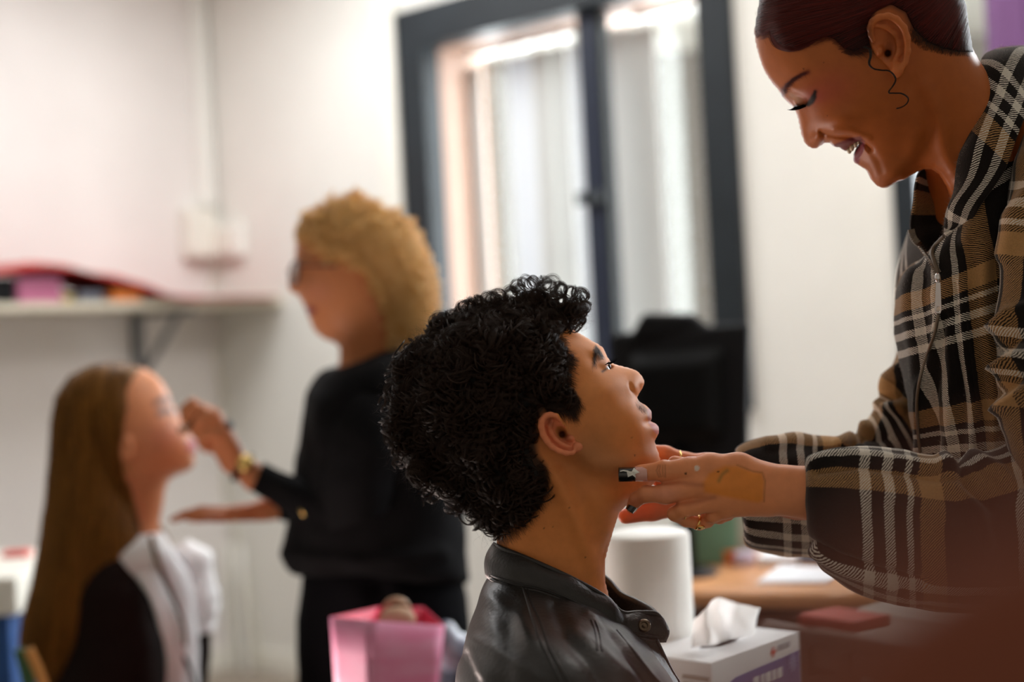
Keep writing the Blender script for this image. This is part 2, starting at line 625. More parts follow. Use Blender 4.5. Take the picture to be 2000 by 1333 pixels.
def bmobj(name, bm, m, parent, smooth=False, bevel=0.0, seg=2):
    bmesh.ops.recalc_face_normals(bm, faces=bm.faces)
    me = bpy.data.meshes.new(name); bm.to_mesh(me); bm.free()
    if m is not None: me.materials.append(m)
    if smooth: me.polygons.foreach_set('use_smooth', np.ones(len(me.polygons), dtype=bool))
    o = bpy.data.objects.new(name, me); COL.objects.link(o)
    if bevel:
        md = o.modifiers.new('bevel', 'BEVEL'); md.width = bevel; md.segments = seg; md.limit_method = 'ANGLE'
    if parent is not None: adopt(o, parent)
    return o


def hexa(bm, a, b):
    """closed prism between two quads (world points)"""
    v = [bm.verts.new(tuple(p)) for p in list(a) + list(b)]
    for q in ((0, 1, 2, 3), (4, 5, 6, 7), (0, 1, 5, 4), (1, 2, 6, 5), (2, 3, 7, 6), (3, 0, 4, 7)):
        bm.faces.new([v[i] for i in q])


def box_dirs(bm, c, X, Y, Z):
    """box with centre c and half vectors X, Y, Z"""
    c, X, Y, Z = map(np.asarray, (c, X, Y, Z))
    a = [c - X - Y - Z, c + X - Y - Z, c + X + Y - Z, c - X + Y - Z]
    b = [p + 2 * Z for p in a]
    hexa(bm, a, b)


def lathe(name, prof, c, m, parent, n=40, axis=(0, 0, 1)):
    ax = Vector(axis).normalized(); q = Vector((0, 0, 1)).rotation_difference(ax)
    V = []
    for r, z in prof:
        for i in range(n):
            t = 2 * math.pi * i / n
            V.append(np.array(q @ Vector((r * math.cos(t), r * math.sin(t), z))) + c)
    fa = [tuple(x) for x in grid_faces(len(prof), n, True).tolist()]
    o = mesh_obj(name, V, fa, m, None)
    if parent is not None: adopt(o, parent)
    return o


def strands(name, P, r0, r1, m, parent):
    """P (n, k, 3) world points -> one hair object"""
    n, k = P.shape[:2]
    hc = bpy.data.hair_curves.new(name)
    hc.add_curves([k] * n)
    hc.attributes['position'].data.foreach_set('vector', P.astype(np.float32).ravel())
    rad = hc.attributes.get('radius') or hc.attributes.new('radius', 'FLOAT', 'POINT')
    rr = np.linspace(r0, r1, k)[None, :] * np.ones((n, 1))
    rad.data.foreach_set('value', rr.astype(np.float32).ravel())
    hc.materials.append(m)
    o = bpy.data.objects.new(name, hc); COL.objects.link(o)
    if parent is not None: adopt(o, parent)
    return o


def paint(base, n):
    c = np.empty((n, 3)); c[:] = base
    return c


def spot(c, U, V, fr, px, py, sx, sy, col, a=1.0, ang=0.0, w=0.0, mask=None, hard=0.0):
    q = fr.P(px, py, w)[:2]; t = math.radians(ang)
    dx, dy = (U - q[0]) / fr.px, (V - q[1]) / fr.px
    x = dx * math.cos(t) + dy * math.sin(t); y = -dx * math.sin(t) + dy * math.cos(t)
    r = np.sqrt((x / sx) ** 2 + (y / sy) ** 2)
    e = np.clip((1.15 - r) / 0.3, 0, 1) if hard else np.exp(-0.5 * r * r)
    e = e * a
    if mask is not None: e = e * mask
    c[:] = c * (1 - e[:, None]) + np.array(col) * e[:, None]


def stroke(c, U, V, fr, pts, wd, col, a=1.0, w=0.0, mask=None):
    P = fr.poly(pts, w)
    d = line_dist(U, V, P) / fr.px
    e = np.exp(-0.5 * (d / wd) ** 2) * a
    if mask is not None: e = e * mask
    c[:] = c * (1 - e[:, None]) + np.array(col) * e[:, None]


def region(c, U, V, fr, pts, col, a=1.0, w=0.0, soft=1.5, mask=None):
    d = poly_sdf(U, V, fr.poly(pts, w)) / fr.px
    e = np.clip(0.5 - d / (2 * soft), 0, 1) * a
    if mask is not None: e = e * mask
    c[:] = c * (1 - e[:, None]) + np.array(col) * e[:, None]


def add_ear(fl, fr, inf, outline, hel, ant, concha, tragus, lobe, canal, side=1, tilt=0.012, hr=6.5):
    """outline: closed px polygon of the ear; hel / ant: px polylines of the helix and antihelix"""
    c = np.mean(np.array(outline), 0)
    def wl(px, py):
        q = fr.P(px, py, 0.07)
        return float(inf.at(q[0], q[1]))
    w0 = wl(*c)
    front = np.array(canal[:2], float)
    back = np.array(outline[0], float)
    ln = max(np.linalg.norm(np.array(o) - front) for o in outline)
    def pw(px, py, lift=0.0):
        d = np.linalg.norm(np.array([px, py]) - front) / ln
        w = w0 + 0.004 + tilt * d ** 1.2 + lift
        q = fr.P(px, py, w)
        return np.array([q[0], q[1], w * side if side > 0 else -w])
    px = fr.px
    P = np.array([pw(*o)[:2] for o in outline])
    lo = P.min(0) - 0.01; hi = P.max(0) + 0.01
    zlo, zhi = (w0 - 0.02, w0 + 0.04)
    if side < 0: zlo, zhi = -zhi, -zlo
    sl, X, Y, Z = fl.box((lo[0], lo[1], zlo), (hi[0], hi[1], zhi))
    XX, YY = np.meshgrid(X.ravel(), Y.ravel(), indexing='ij')
    d2 = poly_sdf(XX, YY, P)
    fc = pw(*front)
    dd = np.sqrt((XX - fc[0]) ** 2 + (YY - fc[1]) ** 2) / (ln * px)
    wp = (w0 + 0.001 + tilt * np.minimum(dd, 1.3) ** 1.2)
    Zs = Z * side
    dz = np.abs(Zs - wp[:, :, None] + 0.004) - 0.0045
    d = np.maximum(d2[:, :, None] + 0.0015, dz)
    fl.add(sl, d.astype(np.float32), 0.004)
    # dish out the bowl
    for (x, y, rx, ry, a, dep) in concha:
        q = pw(x, y, 0.004)
        t = math.radians(a); rot = [[math.cos(t), math.sin(t), 0], [-math.sin(t), math.cos(t), 0], [0, 0, 1]]
        fl.ell(q, (rx * px, ry * px, dep), 0.003, rot, sub=True)
    H = [pw(x, y, 0.0015) for x, y in hel]
    n = len(H)
    fl.chain(H, [hr * px * (0.75 + 0.3 * math.sin(math.pi * i / (n - 1))) for i in range(n)], 0.002)
    if ant:
        A = [pw(x, y, -0.001) for x, y in ant]
        fl.chain(A, [hr * 0.72 * px] * len(A), 0.003)
    q = pw(tragus[0], tragus[1], -0.001); fl.ell(q, (tragus[2] * px, tragus[3] * px, 0.005), 0.003)
    q = pw(lobe[0], lobe[1], -0.001); fl.ell(q, (lobe[2] * px, lobe[3] * px, 0.005), 0.004)
    q = pw(canal[0], canal[1], -0.002); fl.ell(q, (canal[2] * px, canal[2] * px, 0.012), 0.0015, sub=True)

# ------------------------------------------------------------------ the room


def wall_px(px, py, off=0.0):
    d = ray(px, py); o = WC + WN * off
    t = np.dot(o - CAM, WN) / np.dot(d, WN)
    p = CAM + d * t
    return float(np.dot(p - WC, WT)), float(p[2])


def plane_px(px, py, z):
    d = ray(px, py)
    return CAM + d * ((z - CAM[2]) / d[2])


def wbox(bm, s0, s1, z0, z1, o0, o1):
    c = wallp((s0 + s1) / 2, (z0 + z1) / 2, (o0 + o1) / 2)
    box_dirs(bm, c, WT * (s1 - s0) / 2, WN * (o1 - o0) / 2, np.array([0, 0, (z1 - z0) / 2]))


def wobj(name, m, parent, boxes, bevel=0.0):
    bm = bmesh.new()
    for b in boxes: wbox(bm, *b)
    return bmobj(name, bm, m, parent, bevel=bevel)


M_wall = mat('wall_paint', (0.80, 0.785, 0.73), 0.75, noise=0.03, nscale=3, bump=0.1, bscale=120)
M_wall_l = mat('wall_paint_left', (0.80, 0.76, 0.73), 0.75, noise=0.03, nscale=3, bump=0.1, bscale=120)
M_cream = mat('cream_trim', (0.82, 0.80, 0.72), 0.55, noise=0.02)
M_white = mat('white_plastic', (0.86, 0.85, 0.80), 0.4, noise=0.02)
M_frame = mat('dark_frame', (0.013, 0.018, 0.022), 0.5, spec=0.3, noise=0.15, nscale=8)
M_tan = mat('tan_reveal', (0.33, 0.205, 0.15), 0.6, noise=0.05)
M_floor = mat('floor_vinyl', (0.30, 0.25, 0.20), 0.5, noise=0.1, nscale=6)
M_ceil = mat('ceiling_paint', (0.75, 0.74, 0.70), 0.8, noise=0.02)

fl = bmesh.new(); box_dirs(fl, (0, 3, -0.05), (4.5, 0, 0), (0, 6, 0), (0, 0, 0.05))
tag(bmobj('floor', fl, M_floor, None), kind='structure')
fl = bmesh.new(); box_dirs(fl, (0, 3.6, 3.05), (4.5, 0, 0), (0, 5, 0), (0, 0, 0.05))
tag(bmobj('ceiling', fl, M_ceil, None), kind='structure')

# window extents along the wall from their outline
S0, _ = wall_px(783, 90); S1, _ = wall_px(1436, 100); _, ZT = wall_px(1100, -60)
s_in0, ztop_in = wall_px(834, 92); s_in1, _ = wall_px(1372, 100)
_, ZB = wall_px(1468, 800)
T0, _ = wall_px(1752, 400); T1 = T0 + 1.7
WEND = T1 + 1.2
tag(wobj('wall_back', M_wall, None, [(-0.1, S0 + 0.03, 0, 3.0, -0.30, 0), (S0 + 0.03, S1 - 0.03, 0, ZB, -0.30, 0), (S0 + 0.03, S1 - 0.03, ZT - 0.02, 3.0, -0.30, 0),
    (S1 - 0.03, T0 + 0.03, 0, 3.0, -0.30, 0), (T0 + 0.03, T1, 0, 0.9, -0.30, 0), (T0 + 0.03, T1, 2.7, 3.0, -0.30, 0), (T1, WEND, 0, 3.0, -0.30, 0)]), kind='structure')
# left wall, perpendicular to the window wall, coming toward the camera
bm = bmesh.new(); box_dirs(bm, WC + WN * 2.6 - WT * 0.10 + np.array([0, 0, 1.5]), WT * 0.10, WN * 2.9, (0, 0, 1.5))
tag(bmobj('wall_left', bm, M_wall_l, None), kind='structure')
# baseboards
tag(wobj('baseboard_back', M_cream, None, [(0, T1, 0, 0.08, 0, 0.015)]), kind='structure')
bm = bmesh.new(); box_dirs(bm, WC + WN * 2.6 + WT * 0.008 + np.array([0, 0, 0.04]), WT * 0.008, WN * 2.6, (0, 0, 0.04))
tag(bmobj('baseboard_left', bm, M_cream, None), kind='structure')
# cream casing strip beside the window
a, _ = wall_px(748, 200); b, _ = wall_px(786, 200)
tag(wobj('trim_1', M_cream, None, [(a, min(b, S0 - 0.002), 0.08, 3.0, 0.0, 0.035)], 0.004), kind='structure')
a, _ = wall_px(1442, 200)

# window 1: dark surround, tan reveal, mullion, sashes, glass, vertical blind strips
_, ztl = wall_px(834, 92)
W1 = bpy.data.objects.new('window_1', None); COL.objects.link(W1); W1.location = wallp((S0 + S1) / 2, ZB, 0); W1['kind'] = 'structure'
bpy.context.view_layer.update()
zin = ztl
wobj('surround', M_frame, W1, [(S0, s_in0, ZB, ZT, -0.06, 0.03), (s_in1, S1, ZB, ZT, -0.06, 0.03), (s_in0, s_in1, zin, ZT, -0.06, 0.03), (s_in0, s_in1, ZB - 0.04, ZB + 0.06, -0.06, 0.03)], 0.004)
rd = -0.30
wobj('reveal', M_tan, W1, [(s_in0 - 0.02, s_in0, ZB, zin + 0.02, rd, -0.061), (s_in0 - 0.02, s_in1 + 0.02, zin, zin + 0.02, rd, -0.061), (s_in1, s_in1 + 0.02, ZB, zin + 0.02, rd, -0.061)])
sm0, _ = wall_px(1152, 300, -0.08); sm1, _ = wall_px(1197, 300, -0.08)
wobj('mullion', M_frame, W1, [(sm0, sm1, ZB, zin, -0.10, -0.04)], 0.006)
M_blue = mat('bluish_frame_edge', (0.04, 0.05, 0.10), 0.3)
wobj('weather_strip', M_blue, W1, [(sm0 + 0.045, sm0 + 0.06, ZB, zin, -0.04, -0.030)])
c, z = wall_px(1163, 386, -0.03)
wobj('latch', M_frame, W1, [(c - 0.06, c + 0.03, z - 0.02, z + 0.02, -0.04, 0.0)], 0.005)
# glass
M_glass = bpy.data.materials.new('pane_glass'); M_glass.use_nodes = True
nt = M_glass.node_tree; nt.nodes.remove(nt.nodes['Principled BSDF'])
tr = nt.nodes.new('ShaderNodeBsdfTransparent'); tr.inputs[0].default_value = (0.95, 0.97, 0.97, 1)
gl = nt.nodes.new('ShaderNodeBsdfGlossy'); gl.inputs['Roughness'].default_value = 0.03
mx = nt.nodes.new('ShaderNodeMixShader'); mx.inputs[0].default_value = 0.07
nt.links.new(tr.outputs[0], mx.inputs[1]); nt.links.new(gl.outputs[0], mx.inputs[2]); nt.links.new(mx.outputs[0], nt.nodes['Material Output'].inputs[0])
wobj('glass_pane', M_glass, W1, [(s_in0, sm0 + 0.01, ZB + 0.05, zin, rd + 0.01, rd + 0.015)])
wobj('glass_pane', M_glass, W1, [(sm1 - 0.01, s_in1, ZB + 0.05, zin, rd + 0.01, rd + 0.015)])


def slat_mat(name, col, tl):
    m = bpy.data.materials.new(name); m.use_nodes = True
    nt = m.node_tree; nt.nodes.remove(nt.nodes['Principled BSDF'])
    d = nt.nodes.new('ShaderNodeBsdfDiffuse'); d.inputs[0].default_value = (*col, 1)
    t = nt.nodes.new('ShaderNodeBsdfTranslucent'); t.inputs[0].default_value = (*tl, 1)
    a = nt.nodes.new('ShaderNodeAddShader')
    nt.links.new(d.outputs[0], a.inputs[0]); nt.links.new(t.outputs[0], a.inputs[1]); nt.links.new(a.outputs[0], nt.nodes['Material Output'].inputs[0])
    return m


SL_g = slat_mat('blind_fabric', (0.55, 0.55, 0.53), (0.075, 0.078, 0.078))
SL_w = slat_mat('blind_fabric_thin', (0.6, 0.6, 0.6), (0.10, 0.107, 0.116))
so = -0.22
BL = empty('vertical_blind', wallp((s_in0 + sm0) / 2, ZB, so), 'white fabric vertical blind strips hanging in the left half of the window', 'blind')
BR = empty('vertical_blind', wallp((sm1 + s_in1) / 2, ZB, so), 'white vertical blind strips in the right window half above the black monitor', 'blind')


def slat(par, x0, x1, m, y=300, yt=None, o=0.0):
    a, _ = wall_px(x0, y, so + o); b, _ = wall_px(x1, y, so + o)
    z1 = zin - 0.05 if yt is None else wall_px((x0 + x1) / 2, yt, so + o)[1]
    wobj('slat', m, par, [(a, b, ZB + 0.10, z1, so + o - 0.002, so + o + 0.002)])
    mid = (a + b) / 2
    wobj('hanger', M_white, par, [(mid - 0.008, mid + 0.008, z1, zin - 0.02, so + o - 0.003, so + o + 0.003)])


for x0, x1, m, o in ((893, 948, SL_g, 0.0), (992, 1000, SL_g, 0.01), (1000, 1046, SL_w, 0.0), (1046, 1082, SL_g, 0.01), (1082, 1117, SL_g, 0.0), (1122, 1150, SL_w, 0.0)):
    slat(BL, x0, x1, m, o=o)
wobj('head_rail', M_white, BL, [(s_in0 + 0.01, sm0 - 0.01, zin - 0.02, zin - 0.002, so - 0.015, so + 0.015)])
for x0, x1, m, o, yt in ((1188, 1246, SL_g, 0.0, 56), (1246, 1290, SL_g, 0.008, 52)):
    slat(BR, x0, x1, m, yt=yt, o=o)
wobj('head_rail', M_white, BR, [(sm1 + 0.01, s_in1 - 0.01, zin - 0.02, zin - 0.002, so - 0.015, so + 0.015)])
# window 2, mostly hidden by the standing woman
W2 = bpy.data.objects.new('window_2', None); COL.objects.link(W2); W2.location = wallp((T0 + T1) / 2, 0.9, 0); W2['kind'] = 'structure'
bpy.context.view_layer.update()
f2, _ = wall_px(1800, 400)
wobj('surround', M_frame, W2, [(T0, f2, 0.9, 2.7, -0.06, 0.03), (f2, T1, 2.62, 2.7, -0.06, 0.03), (T1 - 0.08, T1, 0.9, 2.62, -0.06, 0.03), (f2, T1 - 0.08, 0.9, 0.98, -0.06, 0.03)], 0.004)
wobj('glass_pane', M_glass, W2, [(f2, T1 - 0.08, 0.98, 2.62, -0.20, -0.195)])

# purple curtain drawn over the right part of window 2
M_purple = mat('purple_cloth', (0.16, 0.070, 0.19), 0.8, noise=0.08, nscale=5)
u0, _ = wall_px(1926, 50, 0.10)
n = 60
G = np.array([[wallp(u0 + 0.9 * i / (n - 1), z, 0.10 + 0.018 * math.sin(i * 0.9)) for z in np.linspace(0.4, 2.75, 8)] for i in range(n)])
o = sheet_obj('purple_curtain', G, M_purple, None, 0.003)
tag(o, 'plain purple curtain at the window behind the plaid woman', 'curtain')
lr = bpy.data.objects.new('curtain_pole', None)
bpy.data.objects.remove(lr)
a = wire('curtain_rod', [wallp(u0 - 0.1, 2.76, 0.10), wallp(u0 + 1.0, 2.76, 0.10)], 0.012, M_frame, o, n=2)

# ---- trunking, boxes and cables on the left
TR = empty('cable_trunking', wallp(0.02, 1.55, 0.0), 'white vertical cable trunking running down the corner above the socket boxes', 'trunking')
bm = bmesh.new()
a = at(388, 60, 5.55)
sL = lambda px, D: None
# on the left wall near the corner


def lw_px(px, py, off=0.0):
    """pixel -> (distance along the left wall from the corner, z)"""
    d = ray(px, py); o = WC + WT * off
    t = np.dot(o - CAM, WT) / np.dot(d, WT)
    p = CAM + d * t
    return float(np.dot(p - WC, WN)), float(p[2])


def lwp(s, z, off=0.0):
    return WC + WN * s + WT * off + np.array([0, 0, z])


def lbox(bm, s0, s1, z0, z1, o0, o1):
    box_dirs(bm, lwp((s0 + s1) / 2, (z0 + z1) / 2, (o0 + o1) / 2), WN * (s1 - s0) / 2, WT * (o1 - o0) / 2, np.array([0, 0, (z1 - z0) / 2]))


s0, _ = lw_px(372, 200); s1, _ = lw_px(398, 200); _, zb = lw_px(395, 405)
lbox(bm, min(s0, s1), max(s0, s1), zb, 3.0, 0.0, 0.05)
bmobj('channel', bm, M_white, TR, bevel=0.004)
bm = bmesh.new()
s0, z0 = lw_px(352, 505); s1, z1 = lw_px(404, 412)
lbox(bm, min(s0, s1), max(s0, s1), z0, z1, 0.001, 0.07)
tag(bmobj('junction_box', bm, M_cream, None, bevel=0.008), 'cream junction box at the foot of the white trunking', 'box')
s0, z0 = wall_px(428, 508); s1, z1 = wall_px(480, 435)
o = wobj('wall_socket', M_white, None, [(s0 - 0.03, s1, z0, z1, 0.001, 0.045)], 0.006)
tag(o, 'small white wall socket box right of the trunking', 'socket')
wobj('cover', M_cream, o, [(s0 + 0.01, s1 - 0.03, z0 + 0.02, z1 - 0.02, 0.045, 0.055)], 0.003)
M_brass = mat('brass', (0.65, 0.42, 0.12), 0.3, metal=0.9)
M_gold = mat('gold', (0.90, 0.62, 0.22), 0.22, metal=1.0)
M_cable = mat('cream_cable', (0.70, 0.67, 0.55), 0.5)
pts = [wallp(*wall_px(x, y), 0.0) + WN * 0.03 for x, y in ((437, 510), (425, 560), (418, 620), (432, 690), (447, 770), (448, 850), (452, 960), (470, 1040), (500, 1180), (525, 1333), (540, 1480))]
tag(wire('wall_cable', pts, 0.006, M_cable, None), 'thin cream cable hanging down the wall below the socket box', 'cable')
M_grey = mat('grey_metal', (0.34, 0.36, 0.38), 0.5, noise=0.05)
PP = empty('heating_pipes', wallp(*wall_px(470, 1400), 0.05), 'pale vertical heating pipes low on the wall between the two women', 'pipes')
for x, r in ((466, 0.016), (492, 0.012)):
    a = wallp(*wall_px(x, 1060), 0.06); b = wallp(*wall_px(x + 30, 1620), 0.06)
    wire('pipe', [a, (a + b) / 2, b], r, M_cream if x < 480 else M_wall, PP, n=6, sides=12)
a = wallp(*wall_px(425, 1062), 0.04)
bm = bmesh.new(); box_dirs(bm, a, WT * 0.05, WN * 0.035, (0, 0, 0.04))
tag(bmobj('thermostat', bm, M_cream, None, bevel=0.01), 'small cream box on the wall under the lower hand', 'box')

# ---- shelf on the left wall, its bracket, cloth and boxes
M_shelf = mat('shelf_board', (0.60, 0.54, 0.42), 0.55, noise=0.06, nscale=6)
M_brk = mat('grey_bracket', (0.16, 0.17, 0.18), 0.45)
sb, zs = lw_px(262, 612)          # bracket position along the wall, shelf underside
DEP = 0.42
SH = empty('wall_shelf', lwp(sb, zs, 0), 'pale wooden wall shelf on a grey metal bracket under the red cloth', 'shelf')
se = sb - 0.50
bm = bmesh.new(); lbox(bm, se, sb + 2.2, zs, zs + 0.028, 0.001, DEP); bmobj('board', bm, M_shelf, SH, bevel=0.003)
bk = bpy.data.objects.new('bracket', None); bpy.data.objects.remove(bk)
bm = bmesh.new(); lbox(bm, sb - 0.02, sb + 0.02, zs - 0.30, zs - 0.001, 0.001, 0.03); bo = bmobj('bracket', bm, M_brk, SH)
wire('brace', [lwp(sb, zs - 0.27, 0.02), lwp(sb, zs - 0.01, DEP * 0.72)], 0.014, M_brk, bo, n=2)
bm = bmesh.new(); lbox(bm, sb - 0.015, sb + 0.015, zs - 0.02, zs - 0.0005, 0.02, DEP * 0.9); bmobj('arm', bm, M_brk, bo)
M_red = mat('red_cloth', (0.36, 0.010, 0.008), 0.85, noise=0.12, nscale=12)
# cloth: draped over the boxes, sloping down toward the far corner; traced as heights along the shelf
us = [(-30, 528), (20, 520), (90, 518), (150, 521), (230, 542), (300, 566), (370, 580), (428, 590)]
hs = []
for x, y in us:
    s, z = lw_px(x, y, DEP + 0.01)
    hs.append((s, z))
# express in terms of pixel front edge
hs.sort()
ss = np.linspace(max(0.05, se + 0.02), sb + 1.9, 46)
G = []
for s in ss:
    row = []
    zf = np.interp(s, [h[0] for h in hs], [h[1] for h in hs])
    for k, t in enumerate(np.linspace(0, 1, 10)):
        z = max(zs + 0.034, zf + 0.012 * math.sin(s * 17 + k) * t - 0.01 * (t > 0.93))
        row.append(lwp(s, z, 0.02 + (DEP + 0.01) * t))
    row.append(lwp(s, max(zs + 0.031, zf - 0.016), DEP + 0.035))
    G.append(row)
ss = ss
o = sheet_obj('red_cloth', np.array(G), M_red, None, 0.006)
tag(o, 'dark red cloth laid over the boxes on the wall shelf', 'cloth')
M_pinkbox = mat('pink_card', (0.50, 0.14, 0.26), 0.6, noise=0.05)
M_black = mat('black_plastic', (0.006, 0.006, 0.007), 0.6, spec=0.15)
M_orange = mat('orange_card', (0.80, 0.21, 0.02), 0.6)
M_bluegrey = mat('blue_grey_card', (0.22, 0.25, 0.32), 0.6)
M_yellow = mat('yellow_card', (0.55, 0.40, 0.03), 0.6)


def shelf_box(name, x0, x1, ytop, m, label, cat, dep=0.25, off=0.04):
    s0, _ = lw_px(x0, 590, DEP - off); s1, _ = lw_px(x1, 590, DEP - off)
    _, zt = lw_px((x0 + x1) / 2, ytop, DEP - off)
    bm = bmesh.new(); lbox(bm, min(s0, s1), max(s0, s1), zs + 0.029, zt, DEP - off - dep, DEP - off)
    tag(bmobj(name, bm, m, None, bevel=0.004), label, cat)


shelf_box('storage_box', -60, 30, 541, M_black, 'black storage box at the near end of the shelf', 'box', off=0.02)
shelf_box('card_box', 36, 122, 541, M_pinkbox, 'pink card box on the wall shelf', 'box', off=0.02)
shelf_box('small_box', 126, 142, 575, M_yellow, 'small yellow packet on the shelf beside the pink box', 'packet', 0.1)
shelf_box('flat_box', 158, 205, 569, M_bluegrey, 'low blue grey box on the shelf left of the orange packet', 'box', 0.15)
shelf_box('card_packet', 222, 278, 565, M_orange, 'bright orange packet on the shelf above the bracket', 'packet', 0.12, 0.0)
s0, _ = lw_px(124, 590, 0.15); s1, _ = lw_px(225, 590, 0.15)
bm = bmesh.new(); lbox(bm, min(s0, s1), max(s0, s1), zs + 0.029, zs + 0.06, 0.03, 0.12)
tag(bmobj('dark_case', bm, M_black, None, bevel=0.004), 'black case in the shadow under the red cloth', 'case')

# ---- orange desk by the window with things on it
M_desk = mat('orange_wood', (0.56, 0.27, 0.12), 0.38, noise=0.08, nscale=5, stretch=(1, 8, 1))
M_deskleg = mat('dark_leg', (0.05, 0.03, 0.03), 0.5)
DZ = 0.75


def slab(name, corners, z0, z1, m, parent, rad=0.06, bevel=0.008):
    pts = []
    n = len(corners)
    for i in range(n):
        p = np.array(corners[i][:2]); a = np.array(corners[i - 1][:2]) - p; b = np.array(corners[(i + 1) % n][:2]) - p
        a /= np.linalg.norm(a); b /= np.linalg.norm(b)
        for t in np.linspace(0, 1, 7):
            q = p + a * rad * (1 - t) ** 2 + b * rad * t ** 2
            pts.append(q)
    bm = bmesh.new()
    lo = [bm.verts.new((q[0], q[1], z0)) for q in pts]; hi = [bm.verts.new((q[0], q[1], z1)) for q in pts]
    bm.faces.new(lo[::-1]); bm.faces.new(hi)
    for i in range(len(pts)): bm.faces.new((lo[i], lo[(i + 1) % len(pts)], hi[(i + 1) % len(pts)], hi[i]))
    return bmobj(name, bm, m, parent, bevel=bevel, seg=3)


c1 = plane_px(1215, 1152, DZ); c2 = plane_px(1672, 1166, DZ)
u = (c2 - c1); u /= np.linalg.norm(u); v = np.cross([0, 0, 1], u)
c3 = c2 + v * 0.55 + u * 0.22; c4 = c1 + v * 0.55
DK = empty('desk', ((c1 + c3) / 2) * np.array([1, 1, 0]), 'orange wooden desk with rounded edge behind the white canister', 'desk')
slab('tabletop', [c1, c2, c3, c4], DZ - 0.036, DZ, M_desk, DK, 0.07, 0.012)
for c in (c1, c2, c3, c4):
    q = c + ((c1 + c3) / 2 - c) * 0.12
    wire('leg', [(q[0], q[1], 0.0), (q[0], q[1], DZ - 0.036)], 0.018, M_deskleg, DK, n=2)


def on_desk(px, py, z=DZ):
    return plane_px(px, py, z)


M_paper = mat('paper', (0.82, 0.84, 0.88), 0.6, noise=0.03)


def sheet_stack(name, quad, h, m, label, cat):
    bm = bmesh.new()
    a = [on_desk(*q) for q in quad]
    hexa(bm, [p + np.array([0, 0, 0.001]) for p in a], [p + np.array([0, 0, h]) for p in a])
    return tag(bmobj(name, bm, m, None, bevel=0.001), label, cat)


sheet_stack('paper_pad', [(1480, 1144), (1622, 1146), (1650, 1120), (1525, 1112)], 0.006, M_paper, 'white sheets lying open near the front edge of the orange desk', 'paper')
sheet_stack('paper_stack', [(1485, 1108), (1560, 1108), (1560, 1086), (1492, 1084)], 0.02, M_paper, 'short stack of white paper at the back of the desk', 'paper')
sheet_stack('dark_folder', [(1552, 1104), (1650, 1110), (1660, 1092), (1560, 1088)], 0.018, mat('slate_card', (0.07, 0.08, 0.11), 0.5), 'dark slate folder beside the paper stack on the desk', 'folder')
p = on_desk(1425, 1102)
lathe('orange_cup', [(0.0, 0.0), (0.018, 0.0), (0.021, 0.03), (0.022, 0.033), (0.019, 0.033), (0.017, 0.006), (0.0, 0.005)], p, M_orange, None, 20)
tag(bpy.data.objects['orange_cup'], 'small orange cup at the back of the desk', 'cup')
p = on_desk(1456, 1106)
lathe('tape_roll', [(0.012, 0.0), (0.024, 0.0), (0.025, 0.004), (0.025, 0.026), (0.024, 0.03), (0.012, 0.03), (0.012, 0.0)], p, mat('lilac_tape', (0.6, 0.52, 0.66), 0.35), None, 24)
tag(bpy.data.objects['tape_roll'], 'pale lilac tape roll beside the orange cup', 'tape roll')
M_green = mat('green_card', (0.10, 0.20, 0.12), 0.6, noise=0.05)
bm = bmesh.new(); c = on_desk(1386, 1104); box_dirs(bm, c + np.array([0, 0.03, 0.10]), (0.062, 0.01, 0), (-0.008, 0.05, 0), (0, 0, 0.098))
o = tag(bmobj('green_binder', bm, M_green, None, bevel=0.004), 'green binder box standing on the desk behind the white canister', 'binder')
M_greyb = mat('grey_card', (0.28, 0.27, 0.23), 0.6)
bm = bmesh.new(); c = on_desk(1452, 1082); box_dirs(bm, c + np.array([0, 0.08, 0.085]), (0.07, 0.0, 0), (0, 0.05, 0), (0, 0, 0.083))
tag(bmobj('grey_file_box', bm, M_greyb, None, bevel=0.004), 'grey file box on the desk right of the green binder', 'box')

# monitor seen from behind, on the desk
MO = empty('computer_monitor', on_desk(1290, 1120), 'black computer monitor standing on the desk in front of the window', 'monitor')
D = 3.14
q = [at(1188, 652, D + 0.15), at(1462, 630, D), at(1458, 903, D), at(1200, 909, D + 0.15)]
nrm = np.cross(q[1] - q[0], q[3] - q[0]); nrm /= np.linalg.norm(nrm); nrm *= np.sign(nrm @ (CAM - q[0]))
bm = bmesh.new(); hexa(bm, q, [p - nrm * 0.03 for p in q]); bmobj('panel', bm, M_black, MO, bevel=0.012, seg=3)
c = sum(q) / 4
q2 = [c + (p - c) * 0.72 for p in q]; q3 = [c + (p - c) * 0.5 + nrm * 0.05 for p in q]
bm = bmesh.new(); hexa(bm, q2, q3); bmobj('back_housing', bm, mat('black_housing', (0.004, 0.004, 0.004), 0.7, spec=0.08), MO, bevel=0.015, seg=3)
q4 = [at(1252, 612, D + 0.1), at(1350, 612, D + 0.06), at(1400, 650, D + 0.04), at(1220, 668, D + 0.12)]
bm = bmesh.new(); hexa(bm, q4, [p - nrm * 0.025 for p in q4]); bmobj('camera_bar', bm, M_black, MO, bevel=0.015, seg=3)
wire('stand', [c - nrm * 0.01 + np.array([0, 0, -0.1]), np.array([c[0], c[1], DZ + 0.012])], 0.022, M_black, MO, n=2)
lathe('foot', [(0.0, 0.0), (0.07, 0.0), (0.07, 0.006), (0.03, 0.014), (0.0, 0.014)], np.array([c[0], c[1], DZ + 0.0005]), M_black, MO, 28)

